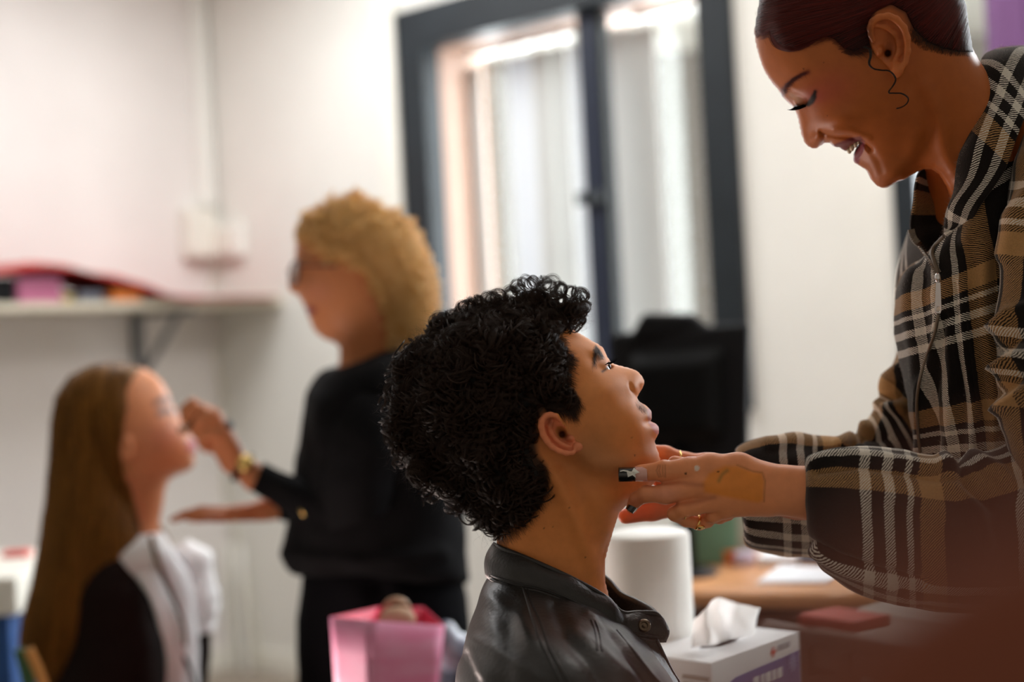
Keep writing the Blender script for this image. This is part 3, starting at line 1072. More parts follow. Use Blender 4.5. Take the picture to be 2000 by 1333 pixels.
# brown shelving crate and red folder under the desk
M_brown = mat('brown_metal', (0.09, 0.055, 0.04), 0.5, noise=0.1)
M_panel = mat('taupe_panel', (0.17, 0.125, 0.10), 0.6, noise=0.05)
RK = empty('storage_rack', np.array([1.12, 3.25, 0.0]), 'brown metal rack with taupe panels beside the orange desk', 'rack')
ra = at(1500, 1222, 2.62); rb = at(1900, 1160, 2.25)
ux = (rb - ra) * np.array([1, 1, 0]); LN = np.linalg.norm(ux); ux /= LN; uy = np.cross([0, 0, 1], ux)
top = ra[2]


def rk(name, a, b, z0, z1, o0, o1, m):
    bm = bmesh.new(); box_dirs(bm, ra * np.array([1, 1, 0]) + ux * (a + b) / 2 + uy * (o0 + o1) / 2 + np.array([0, 0, (z0 + z1) / 2]), ux * (b - a) / 2, uy * (o1 - o0) / 2, (0, 0, (z1 - z0) / 2))
    return bmobj(name, bm, m, RK, bevel=0.004)


rk('top_rail', -0.02, LN, top - 0.03, top, 0, 0.025, M_brown)
rk('top_panel', 0, LN, top - 0.07, top - 0.031, 0.01, 0.3, M_panel)
for k in range(6):
    a = LN * k / 5
    rk('post', a - 0.012, a + 0.012, 0, top - 0.031, 0, 0.024, M_brown)
    if k < 5: rk('panel', a + 0.013, a + LN / 5 - 0.013, 0.05, top - 0.08, 0.012, 0.02, M_panel)
rk('middle_rail', 0, LN, top - 0.11, top - 0.085, -0.004, 0.02, M_brown)
M_pedestal = mat('maroon_front', (0.055, 0.022, 0.020), 0.5, noise=0.1)
pc = (c1 + c2) / 2 + v * 0.20 + u * 0.02
PD = empty('drawer_pedestal', pc * np.array([1, 1, 0]), 'dark maroon drawer unit under the orange desk', 'drawers')
for k in range(3):
    bm = bmesh.new(); box_dirs(bm, (pc[0], pc[1], 0.13 + 0.215 * k), u * 0.155, v * 0.13, (0, 0, 0.1)); dr = bmobj('drawer', bm, M_pedestal, PD, bevel=0.004)
    wire('handle', [pc * np.array([1, 1, 0]) - v * 0.145 - u * 0.05 + np.array([0, 0, 0.15 + 0.215 * k]), pc * np.array([1, 1, 0]) - v * 0.145 + u * 0.05 + np.array([0, 0, 0.15 + 0.215 * k])], 0.006, M_grey, dr, n=2)
bm = bmesh.new(); box_dirs(bm, (pc[0], pc[1] + 0.0, 0.345), u * 0.165, v * 0.128, (0, 0, 0.34)); bmobj('carcass', bm, M_pedestal, PD, bevel=0.004)
q = [at(1560, 1262, 2.93), at(1700, 1218, 2.80), at(1712, 1232, 2.80), at(1572, 1280, 2.93)]
bm = bmesh.new(); q = [np.array([p[0], p[1], top + 0.001]) for p in q]
rd_ = [ra + ux * 0.06 + uy * 0.02, ra + ux * 0.19 + uy * 0.02, ra + ux * 0.20 + uy * 0.11, ra + ux * 0.07 + uy * 0.11]
hexa(bm, [p + np.array([0, 0, 0.001]) for p in rd_], [p + np.array([0, 0, 0.022]) for p in rd_])
tag(bmobj('red_folder', bm, mat('red_card', (0.30, 0.03, 0.015), 0.6), None, bevel=0.003), 'red folder lying on the brown rack beside the desk', 'folder')

# ---- side table with paper roll and tissue box
TZ = 0.795
M_table = mat('pale_laminate', (0.55, 0.50, 0.42), 0.4, noise=0.05)
ST = empty('side_table', (0.34, 1.86, 0), 'pale side table under the white canister and tissue box', 'table')
slab('tabletop', [(0.13, 1.66), (0.60, 1.66), (0.60, 1.985), (0.13, 1.985)], TZ - 0.03, TZ, M_table, ST, 0.03)
for x, y in ((0.17, 1.70), (0.56, 1.70), (0.56, 1.95), (0.17, 1.95)):
    wire('leg', [(x, y, 0), (x, y, TZ - 0.03)], 0.015, M_grey, ST, n=2)

M_roll = mat('paper_towel', (0.93, 0.93, 0.90), 0.85, noise=0.02, nscale=30, bump=0.25, bscale=180)
D = 1.90
c = at(1263, 1040, D); rr = 83 / F * D
zt = c[2]
RO = lathe('canister', [(0.02, TZ), (rr, TZ), (rr, TZ + 0.01), (rr, zt - 0.004), (rr - 0.004, zt), (0.010, zt - 0.001), (0.0, zt - 0.001)], np.array([c[0], c[1], 0]), M_roll, None, 72)
tag(RO, 'tall plain white canister standing behind the curly-haired man\'s neck', 'canister')

A_ = at(1390, 1297, 1.70); zt = A_[2]
B_ = plane_px(1562, 1237, zt)
lu = (B_ - A_); lu[2] = 0; Lb = np.linalg.norm(lu); lu /= Lb; wu = np.array([-lu[1], lu[0], 0.0]); Wb = 0.115
TB = empty('tissue_box', np.array([*(A_ + lu * Lb / 2 + wu * Wb / 2)[:2], TZ]), 'white and blue tissue box with a tissue pulled up', 'tissue box')
M_box = mat('white_card', (0.90, 0.91, 0.92), 0.45, noise=0.02)
hb = zt - TZ - 0.001
slot = [(0.3, 0.5), (0.4, 0.36), (0.6, 0.36), (0.7, 0.5), (0.6, 0.64), (0.4, 0.64)]
bm = bmesh.new()
base = np.array([A_[0], A_[1], TZ + 0.0005])
P8 = [base + lu * (Lb * a) + wu * (Wb * b) + np.array([0, 0, hb * c]) for c in (0, 1) for a, b in ((0, 0), (1, 0), (1, 1), (0, 1))]
v = [bm.verts.new(tuple(p)) for p in P8]
for f in ((0, 1, 2, 3), (0, 1, 5, 4), (1, 2, 6, 5), (2, 3, 7, 6), (3, 0, 4, 7)): bm.faces.new([v[i] for i in f])
sv = [bm.verts.new(tuple(base + lu * (Lb * a) + wu * (Wb * b) + np.array([0, 0, hb]))) for a, b in slot]
bm.faces.new((v[4], v[5], sv[2], sv[1])); bm.faces.new((v[5], v[6], sv[3], sv[2])) if False else None
for f in ((v[4], sv[1], sv[0], v[7]), (v[7], sv[0], sv[5]), (v[7], sv[5], sv[4], v[6]), (v[6], sv[4], sv[3]), (v[6], sv[3], v[5]), (v[5], sv[3], sv[2])):
    try: bm.faces.new(f)
    except ValueError: pass
bmobj('carton', bm, M_box, TB)
M_bluep = mat('blue_print', (0.09, 0.11, 0.36), 0.4)
M_bluel = mat('pale_blue_print', (0.30, 0.34, 0.62), 0.4)
M_redp = mat('red_print', (0.75, 0.10, 0.08), 0.4)
M_beige = mat('beige_print', (0.42, 0.36, 0.30), 0.5)
M_greyp = mat('grey_print', (0.42, 0.46, 0.52), 0.5)


def on_front(a, b, off=0.0006):
    return base + lu * (Lb * a) + np.array([0, 0, hb * b]) - wu * off


def on_left(a, b, off=0.0006):
    return base + wu * (Wb * a) + np.array([0, 0, hb * b]) - lu * off


def decal(name, pts, m, f=on_front, off=0.0006):
    bm = bmesh.new()
    a = [f(x, y, off) for x, y in pts]; b = [f(x, y, off - 0.0004) for x, y in pts]
    va = [bm.verts.new(tuple(p)) for p in a]; vb = [bm.verts.new(tuple(p)) for p in b]
    bm.faces.new(va); bm.faces.new(vb[::-1])
    for i in range(len(pts)): bm.faces.new((va[i], va[(i + 1) % len(pts)], vb[(i + 1) % len(pts)], vb[i]))
    return bmobj(name, bm, m, TB)


decal('blue_band', [(0.14, 0.02), (0.99, 0.02), (0.99, 0.78), (0.80, 0.765), (0.50, 0.755), (0.25, 0.74), (0.17, 0.70)], M_bluep)


def text_decal(name, body, size, x, z, m, f=on_front, uu=None):
    cu = bpy.data.curves.new(name, 'FONT'); cu.body = body; cu.size = size; cu.extrude = 0.0002; cu.align_x = 'LEFT'
    cu.materials.append(m)
    o = bpy.data.objects.new(name, cu); COL.objects.link(o)
    p = f(x, z, 0.0014)
    X, Yv = (lu, np.array([0, 0, 1.0])); Z = -wu
    o.matrix_world = Matrix(((X[0], Yv[0], Z[0], p[0]), (X[1], Yv[1], Z[1], p[1]), (X[2], Yv[2], Z[2], p[2]), (0, 0, 0, 1)))
    o.parent = TB; o.matrix_parent_inverse = parent_matrix(TB).inverted()
    return o


# white mark on the blue band: a snowflake of six arms, and a pale lettering bar pair
for k in range(6):
    t = math.pi * k / 6
    cx, cz, r1 = 0.90, 0.66, 0.09
    dx, dz = math.cos(t) * r1 * 0.55, math.sin(t) * r1 * 1.3
    nx, nz = -math.sin(t) * 0.006, math.cos(t) * 0.012
    decal('star_arm', [(cx - dx - nx, cz - dz - nz), (cx + dx - nx, cz + dz - nz), (cx + dx + nx, cz + dz + nz), (cx - dx + nx, cz - dz + nz)], M_bluel, off=0.0011 + 0.0001 * k)
for k, (a, b) in enumerate(((0.44, 0.50), (0.53, 0.56), (0.58, 0.64), (0.66, 0.70), (0.72, 0.77))):
    decal('letter_stroke', [(a, 0.54), (b, 0.54), (b, 0.66), (a, 0.66)], M_box, off=0.0012)
decal('red_cross', [(0.655, 0.85), (0.672, 0.85), (0.672, 0.81), (0.69, 0.81), (0.69, 0.85), (0.712, 0.85), (0.712, 0.89), (0.69, 0.89), (0.69, 0.93), (0.672, 0.93), (0.672, 0.89), (0.655, 0.89)], M_redp)
for k, (a, b) in enumerate(((0.74, 0.76), (0.77, 0.80), (0.81, 0.83), (0.84, 0.88))):
    decal('letter_stroke', [(a, 0.86), (b, 0.86), (b, 0.93), (a, 0.93)], M_greyp)
for k in range(9):
    z = 0.10 + 0.085 * k
    decal('printed_line', [(0.04, z), (0.38, z), (0.38, z + 0.05), (0.04, z + 0.05)], M_beige, on_left)
decal('round_mark', [(0.10 + 0.035 * math.cos(t), 0.60 + 0.09 * math.sin(t)) for t in np.linspace(0, 2 * math.pi, 16, endpoint=False)], M_greyp)
# tissue
M_tissue = slat_mat('tissue', (0.80, 0.80, 0.80), (0.5, 0.5, 0.5))
e0 = base + lu * Lb * 0.14 + wu * Wb * 0.55 + np.array([0, 0, hb + 0.002])
e1 = base + lu * Lb * 0.72 + wu * Wb * 0.5 + np.array([0, 0, hb + 0.002])
Dm = 1.80
bot = catmull([at(1352, 1268, 1.76), at(1385, 1262, 1.745), at(1425, 1254, 1.80), at(1474, 1240, 1.83)], 30)
topc = catmull([at(1357, 1212, 1.78), at(1380, 1190, 1.755), at(1401, 1169, 1.80), at(1440, 1180, 1.77), at(1484, 1190, 1.83)], 30)
G = []
for i in range(30):
    row = []
    for j in range(16):
        t = j / 15
        p = bot[i] * (1 - t) + topc[i] * t
        p = p + Y_ * 0.010 * math.sin(i * 0.42 + t * 2) * math.sin(math.pi * min(1, t + 0.2)) + Y_ * 0.0015 * math.sin(i * 1.3 - t * 6)
        row.append(p)
    G.append(row)
sheet_obj('tissue', np.array(G), M_tissue, TB, 0.0008)

# ---- pink gift bag and blue plastic bag on a low stool
M_bag = mat('pink_paper', (0.80, 0.24, 0.44), 0.5, color2=(0.84, 0.40, 0.60), nscale=14, stretch=(1, 1, 2.5))
M_bagin = mat('red_pink_paper', (0.72, 0.03, 0.09), 0.5)
M_rib = mat('tan_ribbon', (0.40, 0.25, 0.15), 0.6)
SZ = 0.52
D = 2.12
GB = empty('gift_bag', np.array([-0.19, 2.16, SZ]), 'pink paper gift bag with an open red inside and tan bow', 'bag')
f0, f1 = at(645, 1206, D), at(868, 1223, D - 0.02)
b0, b1 = at(742, 1186, D + 0.13), at(826, 1186, D + 0.13)
mid = at(722, 1213, D - 0.05)
zb = SZ + 0.002
g0, g1 = at(668, 1480, D), at(806, 1480, D - 0.02)
g0 = np.array([g0[0], g0[1], zb]); g1 = np.array([g1[0], g1[1], zb])
h0 = g0 + Y_ * 0.10 + np.array([0.01, 0, 0]); h1 = g1 + Y_ * 0.10 - np.array([0.01, 0, 0])
gm = np.array([*(g0 * 0.62 + g1 * 0.38)[:2], zb]) - Y_ * 0.02


def panel(name, a, b, c, d, m, th=0.0015):
    G = np.array([[a * (1 - t) * (1 - s) + b * t * (1 - s) + d * s * (1 - t) + c * s * t for s in np.linspace(0, 1, 8)] for t in np.linspace(0, 1, 8)])
    return sheet_obj(name, G, m, GB, th)


panel('front_panel', mid, f1, g1, gm, M_bag)
panel('front_panel', f0, mid, gm, g0, M_bag)
panel('side_panel', f0, b0, h0, g0, M_bagin)
panel('side_panel', f1, b1, h1, g1, M_bagin)
panel('back_panel', b0, b1, h1, h0, M_bagin)
panel('base', g0, g1, h1, h0, M_bagin)
wire('handle', [at(752, 1200, D + 0.07), at(757, 1180, D + 0.05), at(775, 1173, D + 0.04), at(793, 1182, D + 0.05), at(800, 1204, D + 0.07)], 0.0055, M_rib, GB)
c = at(775, 1212, D + 0.02)
bm = bmesh.new(); bmesh.ops.create_uvsphere(bm, u_segments=20, v_segments=12, radius=0.026)
for v in bm.verts: v.co = Vector((v.co.x * 1.1, v.co.y * 0.6, v.co.z * 0.8)) + Vector(c)
bmobj('ribbon_bow', bm, M_rib, GB, True)
SO = empty('low_stool', (-0.14, 2.19, 0), 'low stool under the pink gift bag', 'stool')
slab('seat', [(-0.36, 2.05), (0.02, 2.05), (0.02, 2.40), (-0.36, 2.40)], SZ - 0.03, SZ, M_table, SO, 0.03)
for x, y in ((-0.33, 2.08), (-0.01, 2.08), (-0.01, 2.37), (-0.33, 2.37)):
    wire('leg', [(x, y, 0), (x, y, SZ - 0.03)], 0.014, M_grey, SO, n=2)
# crumpled blue-grey plastic bag
M_plastic = mat('blue_plastic', (0.05, 0.065, 0.11), 0.18, color2=(0.30, 0.33, 0.42), nscale=22, coat=0.6, coat_rough=0.1)
fr = Frame(888, 1320, 2.36)
fld = Field((-0.09, -0.20, -0.07), (0.08, 0.10, 0.07), 0.004)
rs = random.Random(4)
a = fr.local(np.array([0, 0, SZ]))[1]
for i in range(26):
    y = rs.uniform(-0.17, 0.055)
    fld.ell((rs.uniform(-0.045, 0.03), y, rs.uniform(-0.03, 0.03)), (rs.uniform(0.012, 0.03), rs.uniform(0.02, 0.04), rs.uniform(0.015, 0.03)), 0.01)
V, Q = fld.mesh(1)
Wv = fr.world(V); Wv[:, 2] = np.maximum(Wv[:, 2], SZ + 0.002)
Wv[:, 2] = np.where(Wv[:, 2] < Wv[:, 2].min() + 0.05, np.maximum(SZ + 0.002, Wv[:, 2] - (Wv[:, 2].min() - SZ)), Wv[:, 2])
o = mesh_obj('plastic_bag', Wv, Q, M_plastic, None)
tag(o, 'crumpled dark blue plastic bag beside the pink gift bag', 'bag')

# ---- white topped blue cabinet and the frame of the girl's chair, far left
M_bluec = mat('blue_cabinet', (0.012, 0.075, 0.26), 0.5, noise=0.1)
q = plane_px(60, 1100, 0.86)
CB = empty('blue_cabinet', np.array([q[0] - 0.35, q[1] + 0.05, 0]), 'low blue cabinet with a white top behind the long-haired girl', 'cabinet')
x1 = q[0] + 0.03
bm = bmesh.new(); box_dirs(bm, (x1 - 0.45, q[1] + 0.02, 0.39), (0.43, 0, 0), (0, 0.20, 0), (0, 0, 0.39)); bmobj('body', bm, M_bluec, CB, bevel=0.004)
bm = bmesh.new(); box_dirs(bm, (x1 - 0.45, q[1] + 0.02, 0.82), (0.46, 0, 0), (0, 0.23, 0), (0, 0, 0.04)); bmobj('top_board', bm, M_cream, CB, bevel=0.006)
q2 = plane_px(18, 1094, 0.861)
bm = bmesh.new(); box_dirs(bm, (q2[0], q2[1] + 0.05, 0.8675), (0.03, 0, 0), (0, 0.02, 0), (0, 0, 0.007))
tag(bmobj('lipstick_case', bm, M_redp, None, bevel=0.003), 'small red case lying on the white cabinet top', 'case')

# ---- the very near red-brown thing at the lower right
M_near = mat('russet_leather', (0.215, 0.056, 0.024), 0.75, noise=0.08, nscale=60)
fr = Frame(2000, 1333, 0.13)
CH = empty('armchair', fr.o + np.array([0.03, 0, -0.25]), 'russet upholstered chair back very close to the lens at lower right', 'chair')
fld = Field((-0.050, -0.075, -0.02), (0.060, 0.03, 0.02), 0.002)
for j in range(16):
    py = 1080 + j * 70
    a = fr.P(max(1420, 2120 - (py - 1040) * 1.45), py); b = fr.P(2800, py)
    fld.cone((a[0], a[1], 0), 0.006, (b[0], b[1], 0), 0.006, 0.010)
V, Q = fld.mesh(2)
o = mesh_obj('backrest', fr.world(V), Q, M_near, None); adopt(o, CH)

# ------------------------------------------------------------------ curly-haired man, seated, head tilted back
SK_man = skin_mat('skin_man', 0.50, 0.04)
frM = Frame(1080, 850, 1.40)
HM = [(1129, 651), (1145, 660), (1156, 667), (1168, 673), (1177, 680), (1182, 690), (1187, 700), (1193, 709), (1201, 713), (1210, 715.5), (1228, 720),
      (1240, 724), (1247, 728), (1253, 735), (1257, 744), (1256.5, 752), (1253, 760), (1247, 770), (1243.5, 778), (1246, 783), (1252, 788), (1259, 792), (1266, 796),
      (1271, 804), (1272.5, 813), (1272, 820), (1268, 824), (1273, 825.5), (1281, 829), (1286, 836), (1286.5, 844), (1283, 852), (1279, 858), (1278.5, 865), (1281, 875), (1286, 886),
      (1288, 896), (1288, 908), (1286, 924), (1280, 940), (1268, 954), (1250, 968), (1226, 985), (1208, 1002), (1203, 1019), (1195, 1044), (1187, 1070), (1181, 1096), (1180, 1115),
      (1182, 1140), (1190, 1172), (1205, 1250), (1200, 1330), (960, 1330), (955, 1200), (965, 1120), (972, 1060), (965, 1000), (935, 960), (890, 920), (850, 880), (818, 830), (803, 780),
      (808, 730), (830, 690), (865, 650), (920, 620), (990, 605), (1060, 615), (1100, 633)]
iM = Inflate(frM, HM, 0.078, 0.0014, where=(960, 790))
iM.W = np.where(iM.W > 0, -0.012 * np.log(np.exp(-iM.W / 0.012) + math.exp(-0.079 / 0.012)), iM.W)
iM.g(1200, 900, 60, -0.008, 0.05, sy=50)
iM.g(1090, 1060, 70, -0.012, 0.05, sy=130)
# features (pixel places); amplitudes in metres on the half width
iM.g(1168, 706, 16, -0.0035, 0.05, sy=11, ang=-30)         # temple side of the socket
iM.g(1183, 712, 9, -0.0035, 0.03, sy=8)                   # eye socket
iM.g(1165, 688, 12, 0.0030, 0.05, sy=6, ang=-35)            # brow ridge
iM.g(1168, 765, 24, 0.0050, 0.05, sy=16, ang=35)          # cheekbone
iM.g(1225, 775, 12, -0.0030, 0.03, sy=20, ang=-30)         # beside the nose
iM.g(1240, 758, 7, 0.0030, 0.015, sy=8, fade=4)           # nose wing
iM.crease([(1229, 752), (1233, 765), (1241, 772)], 2.6, -0.0028, 0.02, fade=3)
iM.g(1250, 759, 2.6, -0.0045, 0.008, sy=4.5, fade=2)       # nostril
iM.g(1222, 738, 12, -0.0020, 0.012, sy=10, fade=3)
iM.g(1261, 826, 5, -0.0035, 0.02, sy=4, fade=3)            # mouth corner
iM.g(1268, 812, 5, 0.0020, 0.012, sy=6, fade=3)
iM.g(1277, 838, 5, 0.0020, 0.012, sy=6, fade=3)
iM.g(1245, 850, 14, 0.0010, 0.03, sy=20)
iM.crease([(1105, 905), (1150, 935), (1200, 948), (1240, 940)], 16, -0.0070, 0.05)   # under the jaw
iM.crease([(1125, 880), (1160, 905), (1215, 915), (1262, 895)], 14, 0.0045, 0.05)   # jaw line
iM.crease([(1085, 925), (1120, 1010), (1165, 1110)], 11, 0.0040, 0.05)   # neck muscle
iM.crease([(1125, 950), (1165, 1040), (1180, 1090)], 12, -0.0035, 0.05)
iM.g(1192, 1035, 9, 0.003, 0.01, sy=12)                    # larynx
fM = iM.field(0.108)
for sd in (1, -1):
    q = frM.P(1169.5, 728, 0.030); fM.ell((q[0], q[1], 0.030 * sd), (0.0127, 0.0127, 0.0150), 0.003)
    q = frM.P(1191, 718, 0.030); t = math.radians(30); fM.ell((q[0], q[1], 0.031 * sd), (0.0060, 0.0021, 0.0105), 0.0012, [[math.cos(t), math.sin(t), 0], [-math.sin(t), math.cos(t), 0], [0, 0, 1]], sub=True)
    add_ear(fM, frM, iM,
        [(1087, 810), (1075, 807), (1063, 810), (1055, 819), (1052.5, 830), (1054, 843), (1060, 858), (1068, 869), (1077, 878), (1090, 886), (1104, 890.5), (1117, 891), (1130, 886), (1138, 878), (1139, 872), (1134, 866), (1122, 857), (1113, 845), (1106, 828), (1097, 816)],
        [(1094, 822), (1087, 813), (1075, 810), (1065, 813), (1058, 822), (1057, 834), (1061, 850), (1068, 862), (1078, 873), (1091, 881), (1106, 886), (1120, 885)],
        [(1078, 822), (1073, 833), (1076, 846), (1085, 859), (1098, 869), (1110, 873)],
        [(1098, 846, 15, 10, -45, 0.0100), (1070, 838, 4, 14, -60, 0.0030), (1086, 826, 8, 4, -40, 0.0040)],
        (1114, 857, 8, 6), (1128, 873, 9, 8), (1098, 849, 6.5), side=sd, tilt=0.013, hr=5.6)
V, Q = fM.mesh(1)
del fM
man = mesh_obj('person', V, Q, SK_man, None)
man.matrix_world = frM.matrix(); man.location = frM.o
man.rotation_euler = frM.matrix().to_euler()
bpy.context.view_layer.update()
tag(man, 'seated curly-haired man in a black leather jacket, head tilted back', 'person')
U, Vv, Wn = V[:, 0], V[:, 1], V[:, 2]
c = paint((0.80, 0.285, 0.080), len(V))
near = None
spot(c, U, Vv, frM, 1180, 770, 45, 38, (0.86, 0.34, 0.12), 0.6, w=0.05)
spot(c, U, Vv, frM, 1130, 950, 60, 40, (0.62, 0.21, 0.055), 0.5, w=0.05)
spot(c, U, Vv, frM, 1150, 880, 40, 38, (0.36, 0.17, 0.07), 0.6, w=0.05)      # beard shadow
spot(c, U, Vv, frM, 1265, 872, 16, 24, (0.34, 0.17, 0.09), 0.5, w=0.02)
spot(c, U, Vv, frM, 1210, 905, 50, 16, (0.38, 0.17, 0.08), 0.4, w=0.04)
stroke(c, U, Vv, frM, [(1246, 786), (1256, 796), (1264, 806)], 3.4, (0.13, 0.07, 0.04), 0.65, w=0.012)
region(c, U, Vv, frM, [(1263, 800), (1268, 797), (1280, 804), (1278, 822), (1266, 825), (1262, 818)], (0.50, 0.20, 0.16), 0.9, w=0.008)
region(c, U, Vv, frM, [(1264, 826), (1270, 824), (1290, 830), (1290, 845), (1284, 851), (1274, 842)], (0.62, 0.24, 0.22), 0.95, w=0.008)
earm = poly_sdf(U, Vv, frM.poly([(1080, 800), (1048, 812), (1046, 850), (1085, 898), (1125, 898), (1145, 878), (1108, 840)], 0.08)) < 0
ew = (np.abs(Wn) > iM.at(U, Vv) + 0.0025) & earm
c[ew] = c[ew] * 0.25 + np.array((0.92, 0.29, 0.15)) * 0.75
spot(c, U, Vv, frM, 1099, 849, 11, 6, (0.10, 0.02, 0.01), 0.9, ang=-45, w=0.08)
spot(c, U, Vv, frM, 1075, 826, 4, 7, (0.25, 0.06, 0.03), 0.7, ang=20, w=0.08)
region(c, U, Vv, frM, [(1164, 672), (1172, 681), (1181, 699), (1174, 697), (1166, 689), (1163, 705), (1159, 716), (1160, 700), (1160, 684)], (0.030, 0.016, 0.010), 0.93, w=0.035, soft=1.6)
stroke(c, U, Vv, frM, [(1176, 727), (1183, 722), (1192, 713)], 1.6, (0.05, 0.025, 0.02), 0.85, w=0.04)
stroke(c, U, Vv, frM, [(1170, 704), (1180, 706), (1187, 712)], 5, (0.55, 0.30, 0.22), 0.5, w=0.04)
for x, y, r in ((1240, 891, 1.8), (1234, 856, 1.5), (1112, 991, 1.8), (1063, 1033, 1.6), (1081, 1028, 1.5), (1143, 1090, 1.2)):
    spot(c, U, Vv, frM, x, y, r, r, (0.12, 0.045, 0.02), 0.8, w=0.05, hard=1)
# short hair at the temple, sideburn and nape
hair_dark = (0.020, 0.012, 0.008)
region(c, U, Vv, frM, [(1097, 650), (1090, 669), (1104, 690), (1116, 710), (1109, 732), (1114, 757), (1131, 781), (1121, 811), (1097, 804), (1067, 800), (1047, 826), (1047, 860), (1052, 890), (1067, 909), (1071, 935), (1069, 961), (1052, 991), (1010, 1030), (960, 1057), (780, 940), (760, 700), (900, 570), (1120, 600)], hair_dark, 0.93, w=0.06, soft=6)
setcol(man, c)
# eyes, lashes, brows
M_eye = mat('eye', (0.16, 0.16, 0.18), 0.15)
M_iris = mat('iris_dark', (0.02, 0.012, 0.01), 0.1)
M_lash = mat('dark_lash', (0.004, 0.003, 0.003), 0.8, spec=0.0)


def local_wire(par, fr, pts, r, m, name, n=None, r2=None, sides=6, closed=False):
    return wire(name, [fr.world(p) for p in pts], r, m, par, n=n, r2=r2, sides=sides, closed=closed)


def ball(name, fr, c, r, m, par, sc=(1, 1, 1), seg=20):
    bm = bmesh.new(); bmesh.ops.create_uvsphere(bm, u_segments=seg, v_segments=seg // 2 + 2, radius=r)
    M4 = fr.matrix()
    for v in bm.verts:
        v.co = Vector(fr.world((c[0] + v.co.x * sc[0], c[1] + v.co.y * sc[1], c[2] + v.co.z * sc[2])))
    return bmobj(name, bm, m, par, True)


bpy.context.view_layer.update()
for sd in (1, -1):
    q = frM.P(1169.5, 728, 0.030)
    e = ball('eyeball', frM, (q[0], q[1], 0.030 * sd), 0.0118, M_eye, man, (1, 1, 1.12))
    ball('iris', frM, (q[0] + 0.0078, q[1] + 0.0052, 0.032 * sd), 0.0040, M_iris, e)
    for k in range(9):
        t = k / 8
        b = frM.P(1181 + 11 * t, 714 - 3 * t, 0.03)
        z = (0.0415 - 0.018 * t) * sd
        tip = (b[0] + 0.004 + 0.003 * t, b[1] + 0.0055, z + 0.002 * sd)
        md_ = ((b[0] + tip[0]) / 2 + 0.001, (b[1] + tip[1]) / 2 - 0.0005, z + 0.001 * sd)
        local_wire(man, frM, [(b[0], b[1], z), md_, tip], 0.00035, M_lash, 'eyelash', n=5, r2=0.0001, sides=4)

# ---- curly hair: a dark volume under many coiled locks
HO = [(749, 785), (747, 811), (752, 852), (764, 890), (786, 927), (812, 957), (850, 984), (887, 1002), (930, 1035), (960, 1056), (985, 1047), (1012, 1030), (1035, 1008), (1052, 991), (1066, 965), (1071, 940), (1066, 912),
      (1053, 892), (1047, 860), (1048, 830), (1058, 808), (1078, 802), (1100, 802), (1119, 800), (1124, 780), (1112, 757), (1108, 732), (1113, 712), (1106, 692), (1092, 669), (1098, 652), (1124, 648), (1143, 636), (1149, 615), (1151, 594),
      (1141, 585), (1122, 582), (1100, 580), (1080, 570), (1056, 570), (1030, 568), (1008, 572), (989, 580), (962, 584), (940, 588), (910, 594), (880, 608), (850, 618), (827, 651), (809, 667), (775, 690), (757, 732)]
frH = frM
hp = np.array(HO, float)
iH = Inflate(frH, HO, 0.098, 0.002, where=(930, 790))
# a shell over the head: thin at the hairline, thicker inward
hw = iM.at(iH.X, iH.Y)
rampH = np.clip(iH.d / 0.020, 0, 1) ** 0.6
iH.W = np.where(iH.d > 0, np.maximum(np.minimum(iH.W, np.maximum(hw, 0) + 0.026), np.where(hw > 0.004, hw + 0.001 + 0.013 * rampH, 0)), iH.W)
iH.W = np.where(iH.d > 0, blur(np.where(iH.d > 0, iH.W, 0), 4.0) / np.maximum(blur((iH.d > 0).astype(float), 4.0), 0.2), iH.W)
nz = np.zeros(iH.X.shape)
rs = np.random.RandomState(5)
for _ in range(420):
    i = rs.randint(0, iH.X.shape[0]); j = rs.randint(0, iH.X.shape[1])
    nz += np.exp(-((iH.X - iH.X[i, j]) ** 2 + (iH.Y - iH.Y[i, j]) ** 2) / (2 * 0.0065 ** 2)) * rs.uniform(-0.004, 0.005)
iH.W = np.where(iH.d > 0.004, iH.W + nz * np.clip((iH.d - 0.004) / 0.01, 0, 1), iH.W)
iH2W = iH.W.copy()
# the underlying mesh sits 7 mm inside
iH.W = np.where(iH.d > 0.006, np.where(hw > 0.004, np.maximum(hw + 0.0015 * 1, iH.W - 0.008), np.maximum(iH.W - 0.008, 0.001) * np.clip((iH.d - 0.006) / 0.015, 0, 1) ** 0.5), -0.004)
fH = iH.field(0.11)
V, Q = fH.mesh(1); del fH
M_hbase = mat('dark_hair_base', (0.006, 0.004, 0.003), 0.7, bump=0.8, bscale=160)
hairM = mesh_obj('curly_hair', frM.world(V), Q, M_hbase, None); adopt(hairM, man)
iH.W = iH2W
M_curl = hair_mat('dark_curls', (0.010, 0.0055, 0.0035), (0.055, 0.026, 0.015), 0.45, 0.3)


